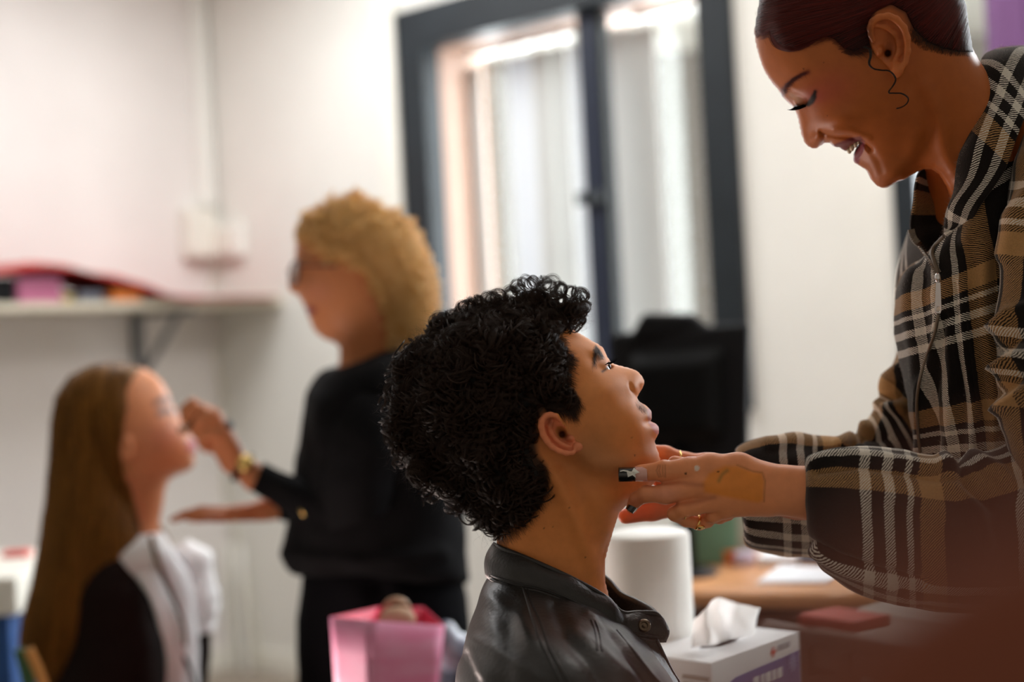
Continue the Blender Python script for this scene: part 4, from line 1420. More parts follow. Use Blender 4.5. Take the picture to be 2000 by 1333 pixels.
def curls(inf, fr, n, k, strn, R, seed, thick=0.00008, pitch_r=(0.004, 0.009), down=0.6, par=None, mname=None, m=None, inset=0.0, name='curls', turns=(1.4, 2.6), poly=None, spread=0.0013):
    rs = np.random.RandomState(seed)
    lo = inf.P.min(0); hi = inf.P.max(0)
    out = []
    cnt = 0
    # sample on the volume surface: choose (u, v) uniformly with weight for steep edges
    gx, gy = np.gradient(inf.W, inf.h)
    while cnt < n:
        u = rs.uniform(lo[0], hi[0]); v = rs.uniform(lo[1], hi[1])
        i = int((u - inf.lo[0]) / inf.h); j = int((v - inf.lo[1]) / inf.h)
        if i < 1 or j < 1 or i >= inf.X.shape[0] - 1 or j >= inf.X.shape[1] - 1: continue
        if inf.d[i, j] < 0.0035: continue
        slope = math.hypot(gx[i, j], gy[i, j])
        if rs.uniform() > min(1.0, (1 + slope) / 3.0): continue
        w = max(0.0, inf.W[i, j])
        sd = 1 if rs.uniform() < 0.68 else -1
        nrm = np.array([-gx[i, j], -gy[i, j], 1.0]); nrm /= np.linalg.norm(nrm); nrm[2] *= sd
        p = np.array([u, v, w * sd]) - nrm * (0.004 + inset + rs.uniform(0, 0.004))
        r = rs.uniform(*R)
        tdir = rs.normal(size=3) * min(1.0, 0.6 / down) + np.array([0.1, -down, 0])
        tdir -= nrm * (tdir @ nrm) * rs.uniform(0.6, 1.0); tdir /= np.linalg.norm(tdir)
        b1 = nrm - tdir * (nrm @ tdir); b1 /= np.linalg.norm(b1); b2 = np.cross(tdir, b1)
        tn = rs.uniform(*turns); pitch = rs.uniform(*pitch_r)
        ph0 = rs.uniform(0, 2 * math.pi)
        t = np.linspace(0, 1, k)
        base_r = r * (0.55 + 0.55 * np.sin(math.pi * (0.15 + 0.7 * t)))
        sgn = rs.choice([-1, 1])
        S_ = rs.normal(size=(strn, 3))
        for s in range(strn):
            a = ph0 + sgn * 2 * math.pi * tn * t + S_[s, 0] * 0.16
            rr = base_r * (1 + 0.09 * S_[s, 1]) + 0.0003 * S_[s, 2]
            off = S_[s] * spread * 0.5
            c = p + nrm * 0.0025 + tdir * 0.0
            out.append(c + off + tdir[None] * (pitch * tn * (t[:, None] - 0.5)) + (b1[None] * np.cos(a)[:, None] + b2[None] * np.sin(a)[:, None]) * rr[:, None])
        cnt += 1
    P = fr.world(np.array(out).reshape(-1, 3)).reshape(-1, k, 3)
    return strands(name, P, thick, thick * 0.6, m, par)


cu = curls(iH, frM, 750, 26, 28, (0.0055, 0.0105), 3, par=hairM, m=M_curl, inset=0.003)
tag(cu, kind='stuff')
cu = curls(iH, frM, 1300, 22, 20, (0.003, 0.0065), 33, par=hairM, m=M_curl, inset=0.0)
tag(cu, kind='stuff')
# larger open ringlets along the top edge and the fringe
rs = np.random.RandomState(11)
ringP = []
edge = [(1136, 578, 15), (1120, 570, 14), (1078, 556, 17), (1060, 558, 15), (1030, 556, 17), (1010, 560, 15), (1045, 553, 14), (1092, 566, 14), (975, 580, 13), (955, 584, 12), (925, 592, 12), (1000, 576, 15), (1137, 612, 13), (1143, 600, 13), (1128, 622, 12), (1136, 580, 12), (1112, 575, 13), (1095, 565, 13), (1070, 560, 15), (1040, 556, 15), (1013, 566, 14), (1000, 580, 13), (962, 584, 14), (936, 590, 12), (905, 600, 11), (880, 618, 11), (855, 630, 10), (830, 668, 12),
        (1122, 640, 9), (1108, 645, 8), (1088, 585, 15), (1050, 580, 16), (985, 600, 13), (1020, 600, 14), (950, 612, 13), (800, 690, 10), (1105, 610, 14), (1075, 620, 13), (1135, 628, 8), (1127, 604, 12), (1090, 640, 11), (1060, 650, 12), (985, 640, 13), (1100, 590, 12), (1060, 600, 14), (1030, 630, 13), (910, 640, 12), (870, 660, 12), (940, 660, 12)]
for x, y, r in edge:
    for cpy in range(2 if len(ringP) > 14 * 26 else 1):
        w = rs.uniform(0.0, 0.045)
        c0 = frM.P(x + rs.uniform(-3, 3), y + rs.uniform(-3, 3), w)
        ax = rs.normal(size=3) * 0.35 + np.array([0, 0, 1.0]); ax /= np.linalg.norm(ax)
        a1 = np.cross(ax, [0, 1, 0]); a1 /= np.linalg.norm(a1); a2 = np.cross(ax, a1)
        ph = rs.uniform(0, 6.28); R0 = r * frM.px * rs.uniform(0.8, 1.1); tn = rs.uniform(1.1, 1.7)
        t = np.linspace(0, 1, 22)
        for s in range(26):
            q = rs.normal(size=3)
            a = ph + 2 * math.pi * tn * t + q[0] * 0.10
            rr = R0 * (1 + 0.07 * q[1])
            ringP.append(c0 + q * 0.0005 + ax * (t[:, None] - 0.5) * 0.010 + (a1 * np.cos(a)[:, None] + a2 * np.sin(a)[:, None]) * rr)
P = frM.world(np.array(ringP).reshape(-1, 3)).reshape(-1, 22, 3)
o = strands('ringlets', P, 0.00007, 0.00004, M_curl, hairM); tag(o, kind='stuff')
# stray fine hairs round the outline, and short straight sideburn / nape hair
out = []
ho = catmull(HO, 400, True)
for _ in range(900):
    i = rs.randint(0, 400); x, y = ho[i]
    if x > 1075 and y > 640: continue
    if y > 800 and x > 985: continue
    c0 = frM.P(x, y, 0)
    ce = frM.P(960, 790, 0); n_ = (c0 - ce)[:2]; n_ /= np.linalg.norm(n_)
    n3 = np.array([n_[0], n_[1], 0]); t3 = np.array([-n_[1], n_[0], 0])
    p0 = c0 - n3 * 0.006 + np.array([0, 0, rs.uniform(-0.03, 0.03)])
    t = np.linspace(0, 1, 12)[:, None]
    L = rs.uniform(0.008, 0.017); am = rs.uniform(0.001, 0.004); ph = rs.uniform(0, 6.28); fq = rs.uniform(3, 8)
    out.append(p0 + n3 * L * t + t3 * (am * np.sin(ph + fq * t) + rs.uniform(-0.006, 0.006) * t) + np.array([0, 0, 1]) * am * np.cos(ph + fq * t))
P = frM.world(np.array(out).reshape(-1, 3)).reshape(-1, 12, 3)
o = strands('stray_hairs', P, 0.00005, 0.00002, M_curl, hairM); tag(o, kind='stuff')
out = []
rs = np.random.RandomState(12)


def short_hair(poly, n, L, dr, out, fr, inf, rs, k=6, curl=0.0008, lift=0.0015):
    P = fr.poly(poly, 0.06); lo, hi = P.min(0), P.max(0)
    got = 0
    while got < n:
        u = rs.uniform(lo[0], hi[0], 400); v = rs.uniform(lo[1], hi[1], 400)
        m = poly_sdf(u, v, P) < 0
        for a, b in zip(u[m], v[m]):
            l = L * rs.uniform(0.5, 1.1); d = np.array(dr) + rs.normal(size=2) * 0.28; d /= np.linalg.norm(d)
            t = np.linspace(0, 1, k)
            uu = a + d[0] * l * t + curl * np.sin(t * 3 + rs.uniform(0, 6)); vv = b + d[1] * l * t + curl * np.cos(t * 3)
            ww = inf.at(uu, vv) + lift * np.sin(t * 2.2) + 0.0002
            sd = 1 if rs.uniform() < 0.75 else -1
            out.append(np.stack([uu, vv, ww * sd], 1)); got += 1
            if got >= n: return


short_hair([(1060, 790), (1100, 740), (1112, 757), (1131, 781), (1121, 812), (1095, 804), (1065, 800)], 2400, 0.012, (0.45, -0.9), out, frM, iM, rs)
short_hair([(1085, 660), (1100, 655), (1098, 672), (1118, 700), (1118, 715), (1112, 735), (1114, 757), (1095, 750)], 1500, 0.009, (0.9, -0.2), out, frM, iM, rs)
short_hair([(1050, 900), (1068, 912), (1071, 935), (1069, 961), (1052, 991), (1012, 1036), (972, 1062), (950, 1040), (1030, 960)], 2600, 0.010, (0.5, -0.8), out, frM, iM, rs)
P = frM.world(np.array(out).reshape(-1, 3)).reshape(-1, 6, 3)
o = strands('short_hair', P, 0.00006, 0.00003, M_curl, hairM); tag(o, kind='stuff')
out = []
short_hair([(1162, 671), (1171, 677), (1182, 696), (1176, 698), (1167, 690), (1163, 704), (1159, 717), (1158, 700), (1159, 683)], 260, 0.006, (0.35, -0.9), out, frM, iM, rs)
P = frM.world(np.array(out).reshape(-1, 3)).reshape(-1, 6, 3)
o = strands('eyebrow', P, 0.00005, 0.00003, M_curl, man); tag(o, kind='stuff')
out = []
short_hair([(1244, 783), (1252, 789), (1266, 797), (1264, 806), (1254, 800), (1245, 792)], 130, 0.003, (0.3, -0.9), out, frM, iM, rs)
P = frM.world(np.array(out).reshape(-1, 3)).reshape(-1, 6, 3)
o = strands('moustache', P, 0.00003, 0.00002, M_curl, man); tag(o, kind='stuff')

# ---- leather jacket
M_leather = mat('black_leather', (0.022, 0.020, 0.019), 0.42, noise=0.3, nscale=30, bump=0.35, bscale=260, spec=0.45, coat=0.06, coat_rough=0.3)
jst = [(962, 1120, 1205, 1180, 1.395, 0.070), (950, 1135, 1225, 1215, 1.395, 0.095), (930, 1185, 1255, 1250, 1.39, 0.150), (914, 1235, 1280, 1285, 1.385, 0.195), (898, 1300, 1308, 1325, 1.38, 0.222),
       (886, 1370, 1335, 1385, 1.38, 0.235), (870, 1500, 1370, 1500, 1.385, 0.235), (865, 1900, 1380, 1900, 1.39, 0.22)]
fo = [([(1145, 1200), (1200, 1240), (1262, 1310), (1290, 1350)], 5, 0.004), ([(1170, 1215), (1215, 1262), (1260, 1333)], 4, -0.003), ([(1120, 1240), (1190, 1290), (1240, 1333)], 10, 0.004),
      ([(1000, 1180), (990, 1250), (985, 1333)], 18, -0.004), ([(960, 1170), (1010, 1200), (1040, 1260)], 12, 0.003), ([(1085, 1180), (1110, 1250), (1180, 1333)], 9, -0.003),
      ([(930, 1250), (1000, 1290), (1060, 1330)], 9, 0.002), ([(905, 1280), (930, 1333)], 8, -0.003)]


def wr1(s, th, G):
    return 0.0011 * np.sin(G[..., 0] * 70 + 3 * np.sin(G[..., 2] * 40)) * np.sin(G[..., 2] * 55 + 2 * np.sin(G[..., 0] * 33)) + 0.0006 * np.sin(G[..., 0] * 160 + G[..., 2] * 120)


T = tube(jst, 110, 200, 2.15, fo, wr1)
jacket = tube_obj('leather_jacket', T, M_leather, man)
# collar stand: near half, far half
top_n = [at(*p) for p in ((966, 1063, 1.400), (976, 1070, 1.368), (1010, 1083, 1.345), (1055, 1102, 1.333), (1110, 1127, 1.330), (1160, 1153, 1.335), (1188, 1172, 1.343), (1215, 1197, 1.352), (1250, 1197, 1.362), (1282, 1200, 1.372), (1297, 1222, 1.378))]
bot_n = [at(*p) for p in ((952, 1122, 1.400), (962, 1134, 1.355), (1000, 1146, 1.328), (1055, 1157, 1.318), (1105, 1176, 1.316), (1160, 1204, 1.322), (1195, 1222, 1.330), (1222, 1238, 1.340), (1252, 1247, 1.352), (1280, 1252, 1.364), (1298, 1252, 1.372))]
G = sheet(top_n, bot_n, 70, 12)
Nn = normals_grid(G); Nn *= np.sign(((CAM - G) * Nn).sum(2).mean())
t = np.linspace(0, 1, 12)[None, :, None]
G = G + Nn * (0.004 * np.sin(math.pi * t) + 0.0012 * np.sin(np.arange(70)[:, None, None] * 0.5))
collar = sheet_obj('collar', G, M_leather, jacket, 0.004)
top_f = [at(*p) for p in ((966, 1063, 1.400), (985, 1072, 1.440), (1040, 1085, 1.465), (1110, 1100, 1.475), (1165, 1115, 1.472), (1190, 1132, 1.465), (1212, 1156, 1.455), (1245, 1172, 1.440), (1275, 1190, 1.420), (1297, 1222, 1.395))]
bot_f = [at(*p) for p in ((952, 1122, 1.400), (985, 1150, 1.450), (1040, 1160, 1.475), (1110, 1180, 1.485), (1165, 1205, 1.480), (1195, 1222, 1.470), (1225, 1238, 1.455), (1255, 1250, 1.435), (1280, 1256, 1.415), (1298, 1256, 1.392))]
sheet_obj('collar', sheet(top_f, bot_f, 50, 8), M_leather, jacket, 0.004)
# seams, piping, edge binding
edge_ = [p + (CAM - p) / 1.4 * 0.002 for p in top_n]
wire('collar_edge', edge_, 0.0023, M_leather, collar, n=80)
wire('seam', [p + (CAM - p) / 1.4 * 0.0035 for p in bot_n], 0.0016, M_leather, collar, n=80)
wire('seam', [p + (CAM - p) / 1.4 * 0.005 + U_ * 0.004 for p in bot_n], 0.0007, M_leather, collar, n=80)


def on_surface(o, px_pts, lift=0.0006):
    """world points on the outside of mesh o seen at these pixels"""
    from mathutils.bvhtree import BVHTree
    me = o.data
    M4 = parent_matrix(o.parent) @ o.matrix_parent_inverse @ Matrix.LocRotScale(o.location, o.rotation_euler, o.scale) if o.parent else Matrix.LocRotScale(o.location, o.rotation_euler, o.scale)
    bv = BVHTree.FromPolygons([M4 @ v.co for v in me.vertices], [tuple(p.vertices) for p in me.polygons])
    out = []
    for x, y in px_pts:
        d = Vector(ray(x, y)).normalized()
        h = bv.ray_cast(Vector(CAM), d)
        if h[0] is not None: out.append(np.array(h[0] - d * lift))
    return out


def pxline(pts, n):
    return [tuple(p) for p in catmull(pts, n)]


for ln, r in (([(1022, 1150), (1030, 1175), (1042, 1215), (1056, 1255), (1075, 1290), (1100, 1345)], 0.0013), ([(1030, 1152), (1040, 1180), (1056, 1215), (1072, 1262), (1092, 1300), (1118, 1345)], 0.0010),
              ([(1155, 1212), (1163, 1235), (1167, 1270)], 0.0009), ([(1163, 1214), (1172, 1240), (1176, 1272)], 0.0009), ([(1205, 1232), (1240, 1275), (1275, 1320), (1300, 1345)], 0.0012)):
    p = on_surface(jacket, pxline(ln, 26))
    if len(p) > 3: wire('seam', p, r, M_leather, jacket, n=len(p) * 2)
M_snap = mat('dark_brass_snap', (0.16, 0.12, 0.08), 0.3, metal=0.9)
sp = at(1258, 1223, 1.348)
nd = CAM - sp; nd /= np.linalg.norm(nd)
sn = lathe('snap', [(0.0, 0.0035), (0.0015, 0.0035), (0.002, 0.0026), (0.0032, 0.0026), (0.0036, 0.0034), (0.0046, 0.0034), (0.0056, 0.0026), (0.0064, 0.0010), (0.0066, -0.004)], sp, M_snap, jacket, 28, axis=nd)
# shirt front edge / placket of the jacket below the collar
a = [at(*p) for p in ((1236, 1236, 1.347), (1262, 1275, 1.350), (1290, 1318, 1.352), (1312, 1360, 1.353), (1335, 1420, 1.355))]
b = [at(*p) for p in ((1282, 1250, 1.362), (1296, 1280, 1.372), (1312, 1312, 1.376), (1330, 1345, 1.378), (1352, 1420, 1.380))]
pl = sheet_obj('placket', sheet(a, b, 30, 6), M_leather, jacket, 0.004)
wire('seam', [p + (CAM - p) / 1.4 * 0.003 for p in a], 0.0012, M_leather, pl, n=40)
wire('placket_edge', [p + (CAM - p) / 1.4 * 0.002 for p in b], 0.0020, M_leather, pl, n=40)

# ------------------------------------------------------------------ standing woman in the plaid jacket


def combine(name, parts, m, loc):
    Vs, Qs, Cs, n = [], [], [], 0
    for Vw, Q, C_ in parts:
        Vs.append(np.asarray(Vw)); Qs.append(Q + n); Cs.append(C_ if len(np.shape(C_)) == 2 else np.tile(C_, (len(Vw), 1))); n += len(Vw)
    V = np.concatenate(Vs) - np.asarray(loc)
    o = mesh_obj(name, V, np.concatenate(Qs), m, None); o.location = loc
    setcol(o, np.concatenate(Cs))
    bpy.context.view_layer.update()
    return o


SK_w = skin_mat('skin_woman', 0.42, 0.03)
frW = Frame(1690, 170, 1.43)
HW = [(1474, 60), (1476, 78), (1479, 95), (1486, 119), (1493, 137), (1503, 154), (1514, 168), (1523, 179), (1529, 189), (1540, 200), (1549, 208), (1554, 216), (1559, 230), (1563, 248), (1567, 266), (1572, 278), (1579, 286), (1588, 290),
      (1597, 288), (1604, 283), (1609, 279), (1614, 277.5), (1620, 278), (1625, 283), (1632, 287), (1640, 288), (1646, 292), (1652, 295), (1662, 287), (1672, 280), (1677, 279), (1676, 284), (1671, 294), (1667, 302), (1666.5, 309), (1669, 317), (1675, 321), (1682, 325),
      (1690, 330), (1696, 338), (1701, 349), (1708, 358), (1716, 364), (1725, 366.5), (1735, 365), (1745, 358), (1754, 353), (1765, 351), (1778, 343), (1792, 335), (1806, 329), (1820, 330), (1835, 340), (1850, 365), (1862, 410), (1870, 480), (2030, 480),
      (2010, 300), (1975, 220), (1940, 160), (1912, 118), (1899, 95), (1893, 60), (1886, 10), (1862, -50), (1815, -100), (1750, -130), (1670, -138), (1590, -118), (1525, -72), (1487, -15)]
iW = Inflate(frW, HW, 0.076, 0.0014, where=(1720, -10))
iW.W = np.where(iW.W > 0, -0.012 * np.log(np.exp(-iW.W / 0.012) + math.exp(-0.077 / 0.012)), iW.W)
iW.g(1770, 290, 60, -0.010, 0.05, sy=45)
iW.g(1880, 260, 60, -0.014, 0.05, sy=90)
iW.g(1640, 238, 25, 0.0080, 0.04, sy=17, ang=25)            # raised cheek
iW.g(1560, 196, 12, -0.0030, 0.03, sy=8)                     # socket
iW.g(1545, 172, 12, 0.0022, 0.04, sy=7, ang=-30)            # brow
iW.g(1596, 270, 8, 0.0055, 0.014, sy=8, fade=4)             # nose wing
iW.crease([(1604, 256), (1609, 266), (1611, 276)], 2.4, -0.0050, 0.018, fade=4)
iW.g(1585, 262, 10, -0.0018, 0.012, sy=12, fade=4)
iW.crease([(1612, 262), (1634, 266), (1664, 268), (1688, 279), (1700, 291)], 2.8, -0.0062, 0.025, fade=3)   # smile crease
iW.crease([(1630, 255), (1660, 256), (1694, 270)], 6, 0.0040, 0.03, fade=4)
iW.crease([(1703, 296), (1716, 315), (1722, 335)], 5, -0.0014, 0.02, fade=4)
iW.crease([(1630, 282), (1655, 278), (1680, 270)], 3.2, 0.0022, 0.014, fade=2)      # upper lip
iW.crease([(1671, 312), (1682, 300), (1686, 284)], 3.4, 0.0026, 0.014, fade=2)      # lower lip
iW.crease([(1780, 338), (1810, 290), (1815, 230), (1790, 170)], 12, -0.0040, 0.05)
iW.crease([(1745, 345), (1778, 318), (1795, 260)], 12, 0.0030, 0.05)    # jaw line
iW.crease([(1800, 170), (1840, 250), (1855, 340)], 11, 0.0040, 0.05)    # neck muscle
fW = iW.field(0.108)
for sd in (1, -1):
    q = frW.P(1575, 190, 0.030); fW.ell((q[0], q[1], 0.0305 * sd), (0.0128, 0.0128, 0.0150), 0.0025)
    add_ear(fW, frW, iW,
        [(1702, 95), (1697, 82), (1694, 66), (1695, 50), (1701, 37), (1714, 28), (1736, 26), (1754, 34), (1770, 52), (1778, 74), (1779, 100), (1774, 126), (1763, 147), (1754, 154), (1746, 149), (1738, 139), (1726, 126), (1712, 112)],
        [(1706, 80), (1701, 68), (1699, 55), (1704, 42), (1716, 34), (1735, 31), (1751, 38), (1765, 54), (1772, 75), (1773, 100), (1768, 122), (1758, 138)],
        [(1712, 50), (1730, 52), (1748, 66), (1756, 84), (1755, 104), (1745, 122)],
        [(1738, 88, 14, 22, 15, 0.0080), (1725, 46, 15, 5, 10, 0.0035), (1763, 88, 4, 20, -8, 0.0030), (1722, 66, 12, 5, 20, 0.0045)],
        (1718, 99, 7, 10), (1752, 136, 10, 14), (1734, 104, 6.0), side=sd, tilt=0.014, hr=6.2)
V, Q = fW.mesh(1); del fW
U, Vv, Wn = V[:, 0], V[:, 1], V[:, 2]
c = paint((0.50, 0.140, 0.030), len(V))
spot(c, U, Vv, frW, 1620, 170, 34, 26, (0.56, 0.12, 0.07), 0.70, w=0.05)          # blush
spot(c, U, Vv, frW, 1590, 188, 16, 10, (0.40, 0.06, 0.07), 0.55, ang=0, w=0.045)
spot(c, U, Vv, frW, 1560, 110, 45, 35, (0.60, 0.20, 0.065), 0.5, w=0.04)
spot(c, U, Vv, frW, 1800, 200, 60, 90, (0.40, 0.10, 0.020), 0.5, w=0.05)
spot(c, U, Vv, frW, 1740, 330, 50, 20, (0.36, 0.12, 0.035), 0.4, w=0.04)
stroke(c, U, Vv, frW, [(1526, 186), (1527, 176), (1536, 167), (1550, 157), (1566, 147), (1580, 142)], 3.2, (0.16, 0.022, 0.018), 0.9, w=0.035)
stroke(c, U, Vv, frW, [(1545, 186), (1560, 196)], 5.0, (0.62, 0.36, 0.24), 0.8, w=0.035)   # pale eye shadow
stroke(c, U, Vv, frW, [(1552, 209), (1564, 208), (1578, 204), (1589, 195), (1594, 179)], 2.8, (0.006, 0.004, 0.005), 0.97, w=0.04)
region(c, U, Vv, frW, [(1574, 204), (1593, 176), (1596, 190), (1590, 202), (1580, 208)], (0.006, 0.004, 0.005), 0.95, w=0.04, soft=2)
region(c, U, Vv, frW, [(1624, 284), (1640, 277), (1660, 268), (1681, 264), (1688, 274), (1678, 276), (1660, 284), (1650, 297), (1640, 294)], (0.20, 0.035, 0.05), 0.9, w=0.014, soft=2)
region(c, U, Vv, frW, [(1664, 296), (1672, 288), (1680, 278), (1688, 274), (1689, 290), (1681, 305), (1677, 321), (1662, 315)], (0.26, 0.04, 0.075), 0.92, w=0.014, soft=2)
mouth = poly_sdf(U, Vv, frW.poly([(1652, 296), (1662, 285), (1680, 272), (1684, 278), (1670, 298), (1664, 306)], 0.01)) / frW.px < 1.0
c[mouth] = (0.09, 0.015, 0.015)
ew = (np.abs(Wn) > iW.at(U, Vv) + 0.0025) & (poly_sdf(U, Vv, frW.poly([(1690, 20), (1790, 20), (1790, 160), (1740, 165), (1692, 105)], 0.08)) < 0)
c[ew] = c[ew] * 0.35 + np.array((0.72, 0.22, 0.07)) * 0.65
spot(c, U, Vv, frW, 1735, 105, 5, 7, (0.05, 0.01, 0.005), 0.9, w=0.08)
spot(c, U, Vv, frW, 1742, 84, 12, 15, (0.30, 0.075, 0.02), 0.6, w=0.08)
for x, y, r in ((1570, 135, 1.3), (1616, 225, 1.3), (1610, 123, 1.1)):
    spot(c, U, Vv, frW, x, y, r, r, (0.09, 0.03, 0.015), 0.7, w=0.05, hard=1)
HAIRW = [(1470, 62), (1478, 70), (1490, 66), (1501, 62), (1508, 74), (1515, 84), (1530, 93), (1556, 94), (1586, 82), (1610, 73), (1630, 80), (1648, 98), (1668, 103), (1690, 96), (1702, 86), (1698, 50), (1710, 20), (1740, 14), (1766, 28), (1782, 62), (1806, 84), (1836, 97), (1866, 103), (1905, 104),
         (1925, 60), (1915, -20), (1860, -120), (1700, -170), (1560, -140), (1470, -60), (1455, 20)]
region(c, U, Vv, frW, HAIRW, (0.030, 0.007, 0.006), 0.96, w=0.05, soft=7)
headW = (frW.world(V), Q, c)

# --- near hand (far down the sleeve the forearm goes on to the elbow)
frN = Frame(1400, 950, 1.325)
fN = Field((-0.115, -0.075, -0.06), (0.23, 0.06, 0.04), 0.0012)
pn = frN.px


def N(x, y, w=0.0):
    q = frN.P(x, y, w); return (q[0], q[1], w)


k_ = 0.007
# index, straight
fN.chain([N(1392, 914, 0.001), N(1345, 917, 0.003), N(1297, 921, 0.002), N(1252, 925, -0.002)], [26 * pn, 22.5 * pn, 19.5 * pn, 17.0 * pn], 0.004)
fN.ell(N(1296, 920, 0.004), (11 * pn, 20 * pn, 16 * pn), 0.003)
# metacarpals and wrist
for a, ra, b, rb in ((N(1392, 914, 0.001), 26, N(1480, 936, -0.002), 30), (N(1366, 948, 0.004), 24, N(1485, 952, -0.001), 30), (N(1392, 978, 0.001), 22, N(1490, 968, -0.003), 30), (N(1418, 994, -0.004), 19, N(1495, 980, -0.005), 26)):
    fN.cone(a, ra * pn, b, rb * pn, k_)
fN.ell(N(1443, 908, -0.001), (30 * pn, 24 * pn, 22 * pn), 0.010)
for a, ra, b, rb in ((N(1480, 936, -0.002), 32, N(1600, 950, 0.0), 36), (N(1488, 970, -0.003), 32, N(1600, 982, 0.0), 36), (N(1600, 965, 0), 46, N(1720, 982, -0.008), 46), (N(1720, 982, -0.008), 46, N(1880, 1005, -0.020), 46)):
    fN.cone(a, ra * pn, b, rb * pn, 0.010)
# middle finger: out, then bent down
fN.chain([N(1366, 950, 0.004), N(1300, 966, 0.006), N(1262, 966, 0.002), N(1243, 976, -0.004), N(1234, 992, -0.010)], [23 * pn, 18.5 * pn, 15.5 * pn, 13.5 * pn, 11.5 * pn], 0.004)
fN.ell(N(1302, 966, 0.010), (15 * pn, 16 * pn, 10 * pn), 0.003)
# ring finger, folded under
fN.chain([N(1392, 980, 0.001), N(1335, 996, 0.004), N(1318, 1004, -0.002), N(1340, 1016, -0.010), N(1366, 1024, -0.014), N(1384, 1022, -0.020)], [20 * pn, 16 * pn, 14.5 * pn, 13.5 * pn, 12 * pn, 10 * pn], 0.0025)
# little finger
fN.chain([N(1420, 996, -0.004), N(1392, 1008, -0.006), N(1384, 1008, -0.014), N(1405, 1012, -0.022), N(1424, 1008, -0.026)], [18 * pn, 13.5 * pn, 13 * pn, 12 * pn, 10 * pn], 0.0025)
# thumb, behind, reaching under the chin
fN.chain([N(1462, 936, -0.018), N(1405, 925, -0.034), N(1352, 915, -0.044), N(1318, 905, -0.050)], [28 * pn, 22 * pn, 19 * pn, 15 * pn], 0.005)
V, Q = fN.mesh(1); del fN
U, Vv = V[:, 0], V[:, 1]
c = paint((0.84, 0.32, 0.14), len(V))
nearm = (V[:, 2] > -0.004).astype(float)
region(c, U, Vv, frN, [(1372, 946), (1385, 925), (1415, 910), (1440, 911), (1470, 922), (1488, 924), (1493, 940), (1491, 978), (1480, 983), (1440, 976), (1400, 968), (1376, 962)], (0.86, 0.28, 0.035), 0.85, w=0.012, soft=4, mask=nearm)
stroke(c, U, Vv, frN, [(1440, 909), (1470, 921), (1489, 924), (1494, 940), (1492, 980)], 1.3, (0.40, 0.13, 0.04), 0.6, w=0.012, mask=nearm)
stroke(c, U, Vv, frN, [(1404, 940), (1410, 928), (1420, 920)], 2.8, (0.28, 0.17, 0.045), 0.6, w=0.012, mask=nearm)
spot(c, U, Vv, frN, 1361, 915, 5.0, 5.5, (0.85, 0.70, 0.60), 0.95, w=0.012, hard=1, mask=nearm)
spot(c, U, Vv, frN, 1339, 926, 2.2, 2.0, (0.05, 0.02, 0.01), 0.9, w=0.012, hard=1)
spot(c, U, Vv, frN, 1403, 922, 2.0, 2.0, (0.05, 0.02, 0.01), 0.8, w=0.012, hard=1)
for dx in (-6, -2, 3, 7):
    stroke(c, U, Vv, frN, [(1292 + dx, 909), (1290 + dx * 1.3, 920), (1293 + dx, 932)], 1.0, (0.32, 0.10, 0.04), 0.5, w=0.010)
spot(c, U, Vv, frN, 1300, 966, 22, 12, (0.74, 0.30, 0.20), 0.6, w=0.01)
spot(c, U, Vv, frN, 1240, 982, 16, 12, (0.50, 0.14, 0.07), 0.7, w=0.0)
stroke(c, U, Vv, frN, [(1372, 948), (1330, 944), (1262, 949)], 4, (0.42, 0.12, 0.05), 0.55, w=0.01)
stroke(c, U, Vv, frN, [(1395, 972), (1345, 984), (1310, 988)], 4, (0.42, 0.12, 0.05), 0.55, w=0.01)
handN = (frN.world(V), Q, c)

# --- far hand, on the other side of the jaw
frF = Frame(1380, 950, 1.475)
fF = Field((-0.13, -0.08, -0.035), (0.22, 0.07, 0.045), 0.0015)
pf = frF.px


def Fh(x, y, w=0.0):
    q = frF.P(x, y, w); return (q[0], q[1], w)


fF.chain([Fh(1385, 915, 0.0), Fh(1340, 903, 0.004), Fh(1300, 889, 0.006), Fh(1262, 880, 0.004)], [26 * pf, 18 * pf, 16.5 * pf, 14 * pf], 0.005)
fF.chain([Fh(1385, 945, 0.006), Fh(1320, 935, 0.012), Fh(1280, 930, 0.016), Fh(1245, 925, 0.016)], [24 * pf, 18 * pf, 16 * pf, 13 * pf], 0.005)
fF.chain([Fh(1390, 970, 0.006), Fh(1330, 968, 0.014), Fh(1285, 972, 0.018), Fh(1250, 974, 0.020)], [24 * pf, 19 * pf, 17 * pf, 14 * pf], 0.005)
fF.chain([Fh(1398, 992, 0.004), Fh(1335, 990, 0.012), Fh(1275, 1000, 0.018), Fh(1222, 1009, 0.020)], [22 * pf, 18 * pf, 17 * pf, 15 * pf], 0.005)
for a, ra, b, rb in ((Fh(1385, 915), 26, Fh(1470, 935), 32), (Fh(1385, 945, 0.006), 26, Fh(1470, 950), 32), (Fh(1392, 980, 0.004), 24, Fh(1475, 970), 32), (Fh(1470, 940), 34, Fh(1560, 955), 40), (Fh(1475, 968), 32, Fh(1560, 975), 40), (Fh(1560, 965), 42, Fh(1780, 960, -0.03), 56)):
    fF.cone(a, ra * pf, b, rb * pf, 0.010)
V, Q = fF.mesh(1); del fF
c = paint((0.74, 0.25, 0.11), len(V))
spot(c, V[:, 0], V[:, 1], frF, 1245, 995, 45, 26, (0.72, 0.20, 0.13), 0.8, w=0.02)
handF = (frF.world(V), Q, c)
